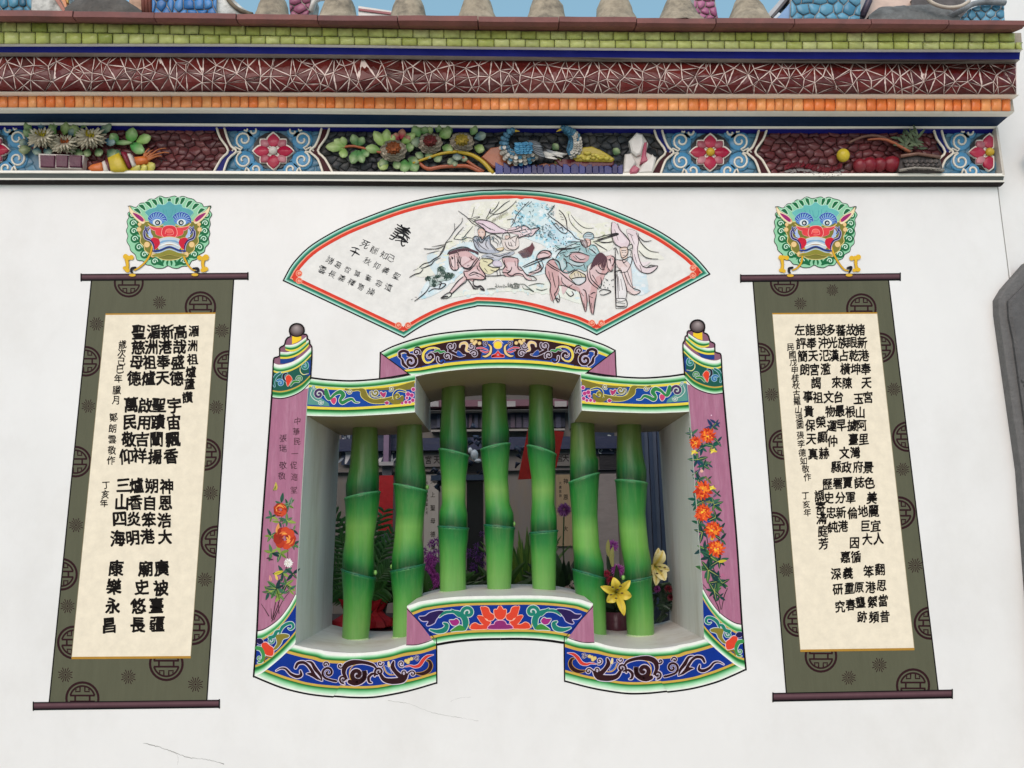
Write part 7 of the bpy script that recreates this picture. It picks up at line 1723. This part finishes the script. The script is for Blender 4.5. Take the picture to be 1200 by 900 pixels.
rock('weathered_rock', 'long flat grey rock on the roof edge at the right', [(1018, 18), (1032, 8), (1060, 6.5), (1090, 5), (1110, 9), (1125, 18)], -.2, '#6a6c6a')
rock('weathered_rock', 'dark mottled rock behind the white curved roof line at the right', [(1068, 0), (1085, -12), (1120, -12), (1136, 6)], -.12, '#5f5a58')
t = thing('white_curved_finial', 'white curved plaster line crossing the grey rocks on the roof edge', 'roof ornament', W(1110, 12, -.2))
g = G(); g.tube([W(x, y, -.22) for x, y in catmull([(1082, -8), (1092, 3), (1108, 8.5), (1125, 7.5), (1136, 1)], 4)], .006, '#cbbfae', 7); g.build('curve', 'trim', t, smooth=True)
t = mosaic('mosaic_ornament', 'small pale blue mosaic under a grey lip at the right end of the roof edge', [(1122, yb(1122)), (1136, 10), (1150, 5), (1177, 5), (1178, yb(1178))], -.17, .1, 0, '#4a86a4', '#78acc4', 5, 2, bedc='#c4c2bc')
g = G(); g.tube([W(x, y, -.19) for x, y in catmull([(1112, 20), (1126, 13), (1140, 5), (1155, 2.5), (1178, 3.5)], 4)], .009, '#8b9194', 7); g.build('grey_lip', 'stone', t, smooth=True)
# ================================================================== HALL BEHIND THE WINDOW
YB = 3.6
def hx(px, py, d=YB): return W(px, py, d)
hall = thing('temple_hall', 'dim temple hall with grey walls and a dark blue beam seen through the window bars', 'hall', (0, YB, 0))
def hbox(name, x0, y0, x1, y1, d0, d1, col, par=hall, mat='trim'):
    a = W(x0, y1, d1); b = W(x1, y0, d1); g = G(); g.box((min(a.x, b.x), d1, min(a.z, b.z)), (max(a.x, b.x), d0, max(a.z, b.z)), col); return g.build(name, mat, par)
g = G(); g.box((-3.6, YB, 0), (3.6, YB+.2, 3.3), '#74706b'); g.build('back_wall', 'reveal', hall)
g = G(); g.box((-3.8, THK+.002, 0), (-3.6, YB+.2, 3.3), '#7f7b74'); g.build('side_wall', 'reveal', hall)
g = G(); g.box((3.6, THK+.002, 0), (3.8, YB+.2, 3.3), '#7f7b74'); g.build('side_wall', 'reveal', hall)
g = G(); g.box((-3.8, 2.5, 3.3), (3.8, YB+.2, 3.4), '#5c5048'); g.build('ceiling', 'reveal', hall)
hbox('mauve_ledge', 380, 466, 800, 478, YB, YB-.16, '#7d4f60'); hbox('white_ledge', 380, 478, 800, 482.5, YB, YB-.2, '#b5b5b0')
for i in range(9):
    x = 440+i*30; hbox('fret_panel', x, 470, x+14, 476.5, YB-.16, YB-.17, '#b8b5b4')
hbox('window_recess', 505, 483, 662, 502, YB, YB-.04, '#232c46')
rh = random.Random(8)
x = 512
while x < 655: w = rh.uniform(3, 6); hbox('window_slat', x, 486, x+w, 501, YB-.04, YB-.07, mixc('#5a4456', '#3a4460', rh.random())); x += w+rh.uniform(1.5, 6)
hbox('white_sill', 505, 502, 662, 506, YB, YB-.12, '#a09c94')
hbox('blue_beam', 380, 510, 800, 529, YB, YB-.10, '#1f2c50')
hbox('grey_rail', 380, 549, 800, 554, YB, YB-.05, '#4c4f58')
hbox('mauve_column', 449, 500, 456, 545, YB-.1, YB-.22, '#86708c'); hbox('column_cap', 444, 541, 461, 545.5, YB-.08, YB-.26, '#a8a8a8'); hbox('column_shaft', 446, 546, 459, 640, YB-.1, YB-.2, '#4c5058')
for (x0, y0, x1, y1, c) in ((496, 531, 518, 547, '#6f6c68'), (650, 527, 669, 546, '#6f6c66')):
    t = thing('wall_plaque', 'grey lettered plaque under the blue beam, %s' % ('left of the second bar group' if x0 < 600 else 'right of the fifth bar'), 'plaque', W((x0+x1)/2, y1, YB-.03))
    hbox('board', x0, y0, x1, y1, YB-.0005, YB-.03, c, t); g = G(YB-.031); 
    for ch, x in zip('宮天', (x0+6, x1-6)): write(g, ch, x, (y0+y1)/2, 8, 10, '#2f2d2b', .02)
    g.build('lettering', 'ink', t)
for (x0, y0, x1, y1, c, txt, lb) in ((496, 556, 514, 690, '#a7a49c', '天上聖母德澤流芳', 'pale hanging text strip seen between the second and third bar'), (653, 556, 669, 640, '#98876c', '神恩廣大', 'tan hanging text strip seen between the fifth and sixth bar')):
    t = thing('hanging_text', lb, 'hanging scroll', W((x0+x1)/2, y1, YB-.02)); hbox('strip', x0, y0, x1, y1, YB-.0005, YB-.02, c, t, 'silkpaint'); g = G(YB-.021)
    for i, ch in enumerate(txt): write(g, ch, x0+(x1-x0)*.62, y0+8+i*(y1-y0-10)/len(txt), 6, 7, '#35322e', .01)
    for i, ch in enumerate(txt[::-1]): write(g, ch, x0+(x1-x0)*.22, y0+10+i*5, 3.4, 4, '#45413c', .01)
    g.build('lettering', 'ink', t)
t = thing('red_paper', 'deep red paper banner hanging between the first and second bar', 'banner', W(450, 622, 2.6))
hbox('sheet', 443, 557, 461, 625, 2.61, 2.6, '#b01018', t, 'cloth')
t = thing('red_flag', 'bright red slanting cloth pennant hanging behind the fifth bar', 'pennant', W(632, 561, 1.4))
g = G(); g.slab([(619, 500), (661, 506), (652, 548), (640, 560), (607, 562)], 1.41, 1.4, '#d8281c'); g.build('cloth', 'cloth', t)
t = thing('dragon_painting', 'white and dark blue swirling dragon painting on the hall wall, left of the first bar', 'wall painting', W(410, 545, YB-.04))
g = G(YB-.04); g.poly([(400, 505), (470, 505), (470, 545), (400, 545)], '#3c4658'); g.layer = 3
for i in range(22): 
    x, y = rh.uniform(402, 468), rh.uniform(510, 542); g.stroke([(x, y), (x+rh.uniform(-4, 4), y+rh.uniform(-5, 3)), (x+rh.uniform(-6, 6), y+rh.uniform(-6, 6))], [1, 3, .8], rh.choice(['#c9cdd0', '#e2e4e4', '#9aa4ae']))
g.stroke([(402, 514), (408, 530), (405, 543)], [2, 7, 2], '#d8d8d8'); g.build('picture', 'paint', t)
t = thing('swirl_painting', 'pale teal swirling painting on the hall wall, between the sixth and seventh bar', 'wall painting', W(708, 532, YB-.04))
g = G(YB-.04); g.poly([(697, 505), (720, 505), (720, 532), (697, 532)], '#3c4658'); g.layer = 3
for i in range(7): g.spiral(rh.uniform(699, 718), rh.uniform(511, 528), rh.uniform(2.5, 4), rh.uniform(0, 360), 1.1, 1.1, rh.choice(['#c9d4d4', '#7fa8a8', '#d8c8d0']))
g.build('picture', 'paint', t)
hbox('grey_panel', 700, 555, 722, 740, YB, YB-.03, '#8f8884'); hbox('dark_doorway', 703, 530, 722, 556, YB, YB-.02, '#15141a')
t = thing('folding_screen', 'blue grey pleated metal shutter standing right of the seventh bar', 'shutter', W(765, 760, 1.6))
for i in range(7): 
    g = G(); a = W(748+i*5.2, 700, 1.6); b = W(748+i*5.2+4.6, 700, 1.6); g.box((a.x, 1.6+.012*(i % 2), .3), (b.x, 1.64, 2.6), mixc('#5f6880', '#878ea2', i % 2)); g.build('slat', 'metal', t)
# ---- altar table behind the sill
ZS = W(425, 739, .62).z
tb = thing('altar_table', 'dark cloth covered altar table standing just behind the window sill', 'table', (0, .8, 0))
g = G(); g.box((-.85, .53, ZS-.05), (.75, 1.25, ZS), '#201c24'); g.build('tabletop', 'metal', tb)
g = G(); g.box((-.83, .56, .02), (.73, .58, ZS-.05), '#1a161c'); g.build('front_cloth', 'cloth', tb)
for x in (-.8, .7):
    for y in (.6, 1.2): g = G(); g.box((x-.03, y-.03, 0), (x+.03, y+.03, ZS-.05), '#2a2224'); g.build('leg', 'metal', tb)
# ---- incense table with a dark carved ornament in the hall
t = thing('carved_ornament', 'dark blue carved altar ornament with a small white figure, between the third and fourth bar', 'altar ornament', W(556, 620, 1.9))
rk = random.Random(12)
for i in range(26):
    px, py = rk.choice([(rk.uniform(546, 568), rk.uniform(500, 522)), (rk.uniform(596, 612), rk.uniform(525, 548)), (rk.uniform(508, 520), rk.uniform(552, 575)), (rk.uniform(546, 570), rk.uniform(540, 562))])
    g = G(); p = W(px, py, 1.9+rk.uniform(-.05, .05)); q = p+Vector((rk.uniform(-.05, .05), 0, rk.uniform(-.03, .03))); g.tube([p, p*.5+q*.5+Vector((0, 0, .02)), q], [.018, .012, .004], mixc('#10142a', '#5a6a84', rk.random()**2), 7); g.build('carved_plume', 'metal', t, smooth=True)
hb = lambda n, x0, y0, x1, y1, d0, d1, c: hbox(n, x0, y0, x1, y1, d0, d1, c, t, 'metal')
hb('shelf', 505, 556, 576, 563, 2.1, 1.85, '#3f4c60'); hb('shelf_top', 546, 541, 580, 553, 2.05, 1.9, '#12121c'); hb('support', 547, 563, 566, 690, 2.05, 1.95, '#0f0d12')
g = G(); g.ball(W(556, 533, 1.84), (.022, .02, .03), '#dfe3e4', 10, 7); g.ball(W(551, 528, 1.84), (.013, .013, .018), '#e8e8e8', 10, 7); g.ball(W(560, 540, 1.84), (.02, .015, .012), '#dfe3e4', 10, 7); g.build('white_figure', 'ceramic', t, smooth=True)

# ================================================================== POTS, FRONDS AND FLOWERS
rp = random.Random(33)
def blade(g, base, dirv, L, w, droop, col, n=5):
    base = Vector(base); d = Vector(dirv).normalized(); side = d.cross(Vector((0, 1, 0.15))).normalized(); P = []
    for i in range(n+1):
        t = i/n; c = base+d*L*t+Vector((0, 0, -droop*L*t*t)); ww = w*math.sin(math.pi*min(.97, .12+.85*t))**.8*.5
        P += [c-side*ww, c+Vector((0, -ww*.35, 0)), c+side*ww]
    g.add(P, [(i*3+j, i*3+j+1, i*3+4+j, i*3+3+j) for i in range(n) for j in (0, 1)], col)
def frond(par, base, tip, nl, L, w, col, sag=.25):
    g = G(); b = Vector(base); e = Vector(tip); mid = (b+e)/2+Vector((0, 0, (e-b).length*.12))
    pts = [b*(1-t)**2+mid*2*t*(1-t)+e*t*t for t in [i/8 for i in range(9)]]
    g.tube(pts, [.003, .001], mixc(col, '#6c7c3c', .4), 5)
    for i in range(nl):
        t = .15+.85*i/(nl-1); p = b*(1-t)**2+mid*2*t*(1-t)+e*t*t; tg = ((mid-b)*(1-t)+(e-mid)*t).normalized(); s0 = tg.cross(Vector((0, 1, 0))).normalized()
        for s in (-1, 1): blade(g, p, tg*.8+s0*s*.75+Vector((0, rp.uniform(-.2, .2), 0)), L*(1-.55*abs(t-.45)), w, sag, mixc(col, '#254a22', rp.random()*.6), 4)
    g.build('frond', 'leaf', par)
t = thing('palm_pot', 'palm fronds in a pot wrapped in crumpled red paper behind the first two bars', 'potted palm', W(426, 739, .68))
pc = W(426, 738, .70); pc.z = ZS+.001
n = 26; vs = []; g = G(); rows = ((.088, 0), (.108, .008), (.104, .03), (.078, .045), (.060, .06), (.070, .075), (.082, .095), (.088, .105))
for r, h in rows:
    for k in range(n): a = 2*math.pi*k/n; rr2 = r*(1.18 if k % 2 else .98)*(1+rp.uniform(-.05, .05)); vs.append(pc+Vector((rr2*math.cos(a), rr2*.8*math.sin(a), h+rp.uniform(-.004, .004)*(h > .02)+(.012*(k % 2) if h > .09 else 0))))
g.add(vs, [(i*n+k, i*n+(k+1) % n, (i+1)*n+(k+1) % n, (i+1)*n+k) for i in range(len(rows)-1) for k in range(n)], '#c01c28'); g.build('paper_wrap', 'cloth', t)
g = G(); g.lathe(pc, [(.05, .004), (.062, .1), (.055, .1), (.0, .095)], '#3a2a22', 16); g.build('pot', 'stone', t, smooth=True)
for (x, y, d) in ((378, 632, .72), (392, 604, .72), (376, 660, .8), (404, 610, .85), (444, 640, .8), (460, 625, .75), (450, 600, .9), (385, 690, .7), (455, 665, .72), (380, 650, .66), (398, 632, .66), (448, 690, .66), (440, 610, .82)):
    frond(t, pc+Vector((0, 0, .1)), W(x, y, d), 11, .075, .014, '#4a8038')
t = thing('spiky_plant', 'dark green spiky leaved plant rising between the fourth and fifth bar', 'potted plant', W(618, 692, .85))
pc = W(616, 690, .9); pc.z = ZS+.001
g = G(); g.lathe(pc, [(.05, 0), (.065, .09), (.058, .09), (.0, .085)], '#2a2428', 16); g.build('pot', 'stone', t, smooth=True)
for i in range(70):
    g = G(); a = rp.uniform(-1.3, 1.3); blade(g, pc+Vector((0, 0, .085)), (a, rp.uniform(-.35, .35), 1.6), rp.uniform(.2, .36), .017, .12, mixc('#3a6a2c', '#7c9c3c', rp.random()), 6); g.build('leaf_blade', 'leaf', t)
def clump(label, px, py, d, n, spread, cols, fl=None, cat='potted plant'):
    t = thing('potted_plant', label, cat, W(px, py, d)); pc = W(px, py, d); pc.z = ZS+.001
    g = G(); g.lathe(pc, [(.042, 0), (.055, .075), (.048, .075), (.0, .07)], '#5a3440' if fl else '#231d22', 16); g.build('pot', 'ceramic', t, smooth=True)
    for i in range(n):
        g = G(); blade(g, pc+Vector((rp.uniform(-.02, .02), 0, .07)), (rp.uniform(-spread, spread), rp.uniform(-.5, .3), rp.uniform(.5, 1.5)), rp.uniform(.12, .30), rp.uniform(.022, .04), .25, mixc(cols[0], cols[1], rp.random()), 5); g.build('leaf_blade', 'leaf', t)
    return t, pc
def pom(par, c, r, c0, c1, n=90, name='blossom'):
    g = G(); c = Vector(c)
    for i in range(n):
        z = 1-2*(i+.5)/n; th = i*2.39996; v = Vector((math.sqrt(1-z*z)*math.cos(th), math.sqrt(1-z*z)*math.sin(th), z))
        blade(g, c+v*r*.3, v, r*rp.uniform(.7, 1.0), r*.22, .1, mixc(c0, c1, rp.random()), 3)
    g.build(name, 'petal', par)
t, pc = clump('purple orchid plant with dark leaves between the second and fourth bar', 520, 690, .72, 46, 1.9, ('#1c3020', '#38502c'))
for i in range(34): pom(t, W(rp.uniform(496, 517), rp.uniform(632, 690), .66+rp.uniform(-.05, .05)), rp.uniform(.010, .019), '#7a2c8c', '#b850b8', 18)
for i in range(16): pom(t, W(rp.uniform(548, 567), rp.uniform(625, 690), .82), .015, '#4c2068', '#7c3c90', 14)
clump('broad dark leaved plant low behind the first two bars', 438, 738, .85, 60, 1.9, ('#1c3a1a', '#3c6428'))
t_, pc_ = clump('magenta flowered plant low between the second and third bar', 506, 700, .60, 30, 1.2, ('#1c3a1a', '#3c6428'))
for i in range(16): pom(t_, W(rp.uniform(498, 515), rp.uniform(650, 692), .58), rp.uniform(.012, .02), '#8c2c84', '#cc5cc0', 26)
clumpx = clump('low dark leafy plant filling the gap between the third and fifth bar', 585, 690, .80, 60, 2.0, ('#1f3a1c', '#44682c'))
t, pc = clump('violet aster bunch and dark foliage between the fifth and sixth bar', 662, 690, .75, 46, 1.5, ('#16281a', '#34502c'))
pom(t, W(661, 597, .7), .026, '#7c3480', '#b070b4'); 
for (x, y) in ((665, 690), (672, 684)): pom(t, W(x, y, .62), .014, '#c9a8a0', '#e8d8c8', 30)
g = G(); g.tube([pc+Vector((0, 0, .07)), W(660, 640, .72), W(661, 600, .7)], .003, '#34502c', 6); g.build('stem', 'leaf', t)
fl_t, pc = clump('magenta and red bouquet in a mauve pot between the sixth and seventh bar', 722, 744, .46, 30, 1.2, ('#1c3420', '#3c5c30'), True, 'flower arrangement')
for (x, y, r, a, b) in ((718, 639, .021, '#9c3ca8', '#d078d0'), (724, 668, .023, '#b83cb0', '#e080d8'), (711, 672, .013, '#a0203c', '#c8405c'), (716, 680, .016, '#a0203c', '#c03850'), (770, 690, .012, '#8c2c80', '#b85cac'), (783, 690, .014, '#601c28', '#902c3c'), (786, 700, .012, '#601c28', '#802438')): pom(fl_t, W(x, y, .44), r, a, b, 70)
for i in range(26): g = G(); p = W(rp.uniform(766, 786), rp.uniform(685, 722), .46); blade(g, p, (rp.uniform(-1, 1), rp.uniform(-.6, .2), rp.uniform(-.4, 1)), .05, .02, .3, mixc('#15261c', '#2c4430', rp.random()), 4); g.build('leaf_blade', 'leaf', fl_t)
for i in range(5): g = G(); p = W(712+i*1.5, 648+i*4, .42); blade(g, p, (rp.uniform(-.3, .2), -.2, .9), .055, .016, .1, '#b0b06c', 4); g.build('bud', 'petal', fl_t)
def lily(label, cpx, d, tips, col, col2, stem_to, stam, pw=.030):
    c = W(cpx[0], cpx[1], d+.03); t = thing('lily', label, 'lily', W(cpx[0], cpx[1]+8, d))
    for k, (tx, ty, td) in enumerate(tips):
        e = W(tx, ty, d+td); n = 7; g = G(); ax = e-c; L = ax.length; axn = ax.normalized(); side = axn.cross(Vector((0, 1, 0))).normalized(); P = []; C = []
        w = pw*(1.12 if k % 2 else .86)
        for i in range(n+1):
            q = i/n; ct = c+ax*q+Vector((0, -.030*math.sin(q*math.pi*.75)+.012*q*q, 0)); ww = w*.5*(math.sin(math.pi*min(.985, .10+.88*q))**.75)
            for s in (-1, -.5, 0, .5, 1): P.append(ct+side*ww*s+Vector((0, -.006*(s*s)*math.sin(math.pi*q)+(.003 if s == 0 else 0)+.0015*math.sin(q*14+s*3)*abs(s), 0))); C.append(mixc(col2 if s == 0 else col, col2, .5*(1-q)))
        B = [p+Vector((0, .0008, 0)) for p in P]; m = len(P)
        fs = [(i*5+j, i*5+j+1, i*5+6+j, i*5+5+j) for i in range(n) for j in range(4)]
        g.add(P+B, fs+[tuple(m+v for v in reversed(f)) for f in fs], C+C); g.build('petal', 'petal', t, smooth=True)
    for (sx, sy) in stam:
        g = G(); e = W(sx, sy, d-.022); g.tube([c, c*.4+e*.6+Vector((0, -.004, 0)), e], .0011, '#a8b860', 5); f = g.build('filament', 'petal', t, smooth=True)
        g = G(); g.ball(e, (.0052, .002, .0022), '#3a160e', 8, 5); g.build('anther', 'petal', f, smooth=True)
    g = G(); g.tube([c, c+Vector((0, .04, -.02)), Vector(stem_to)], .0035, '#4f7434', 6); g.build('stem', 'leaf', t, smooth=True)
lily('open yellow lily facing out between the sixth and seventh bamboo bar', (722, 694), .215, [(703.5, 687, .0), (718.5, 676.5, .01), (738, 680, .0), (739.5, 698.5, .01), (731, 721, -.01), (710.5, 705, .01)], '#d9c544', '#b8a02c', pc+Vector((0, 0, .08)), [(718, 688), (727, 687), (729, 695), (716, 697), (722, 701), (723.5, 691)])
lily('cream and yellow lily turned sideways, right of the seventh bamboo bar', (767, 663), .34, [(771, 642, .02), (776.5, 645, .0), (784, 668, .0), (779, 680, -.02), (768, 686, .0), (762, 672, .03)], '#ddd6a4', '#c0a83c', pc+Vector((.05, 0, .08)), [(773, 664), (775, 669), (779, 665), (776, 674), (770, 672)], .034)
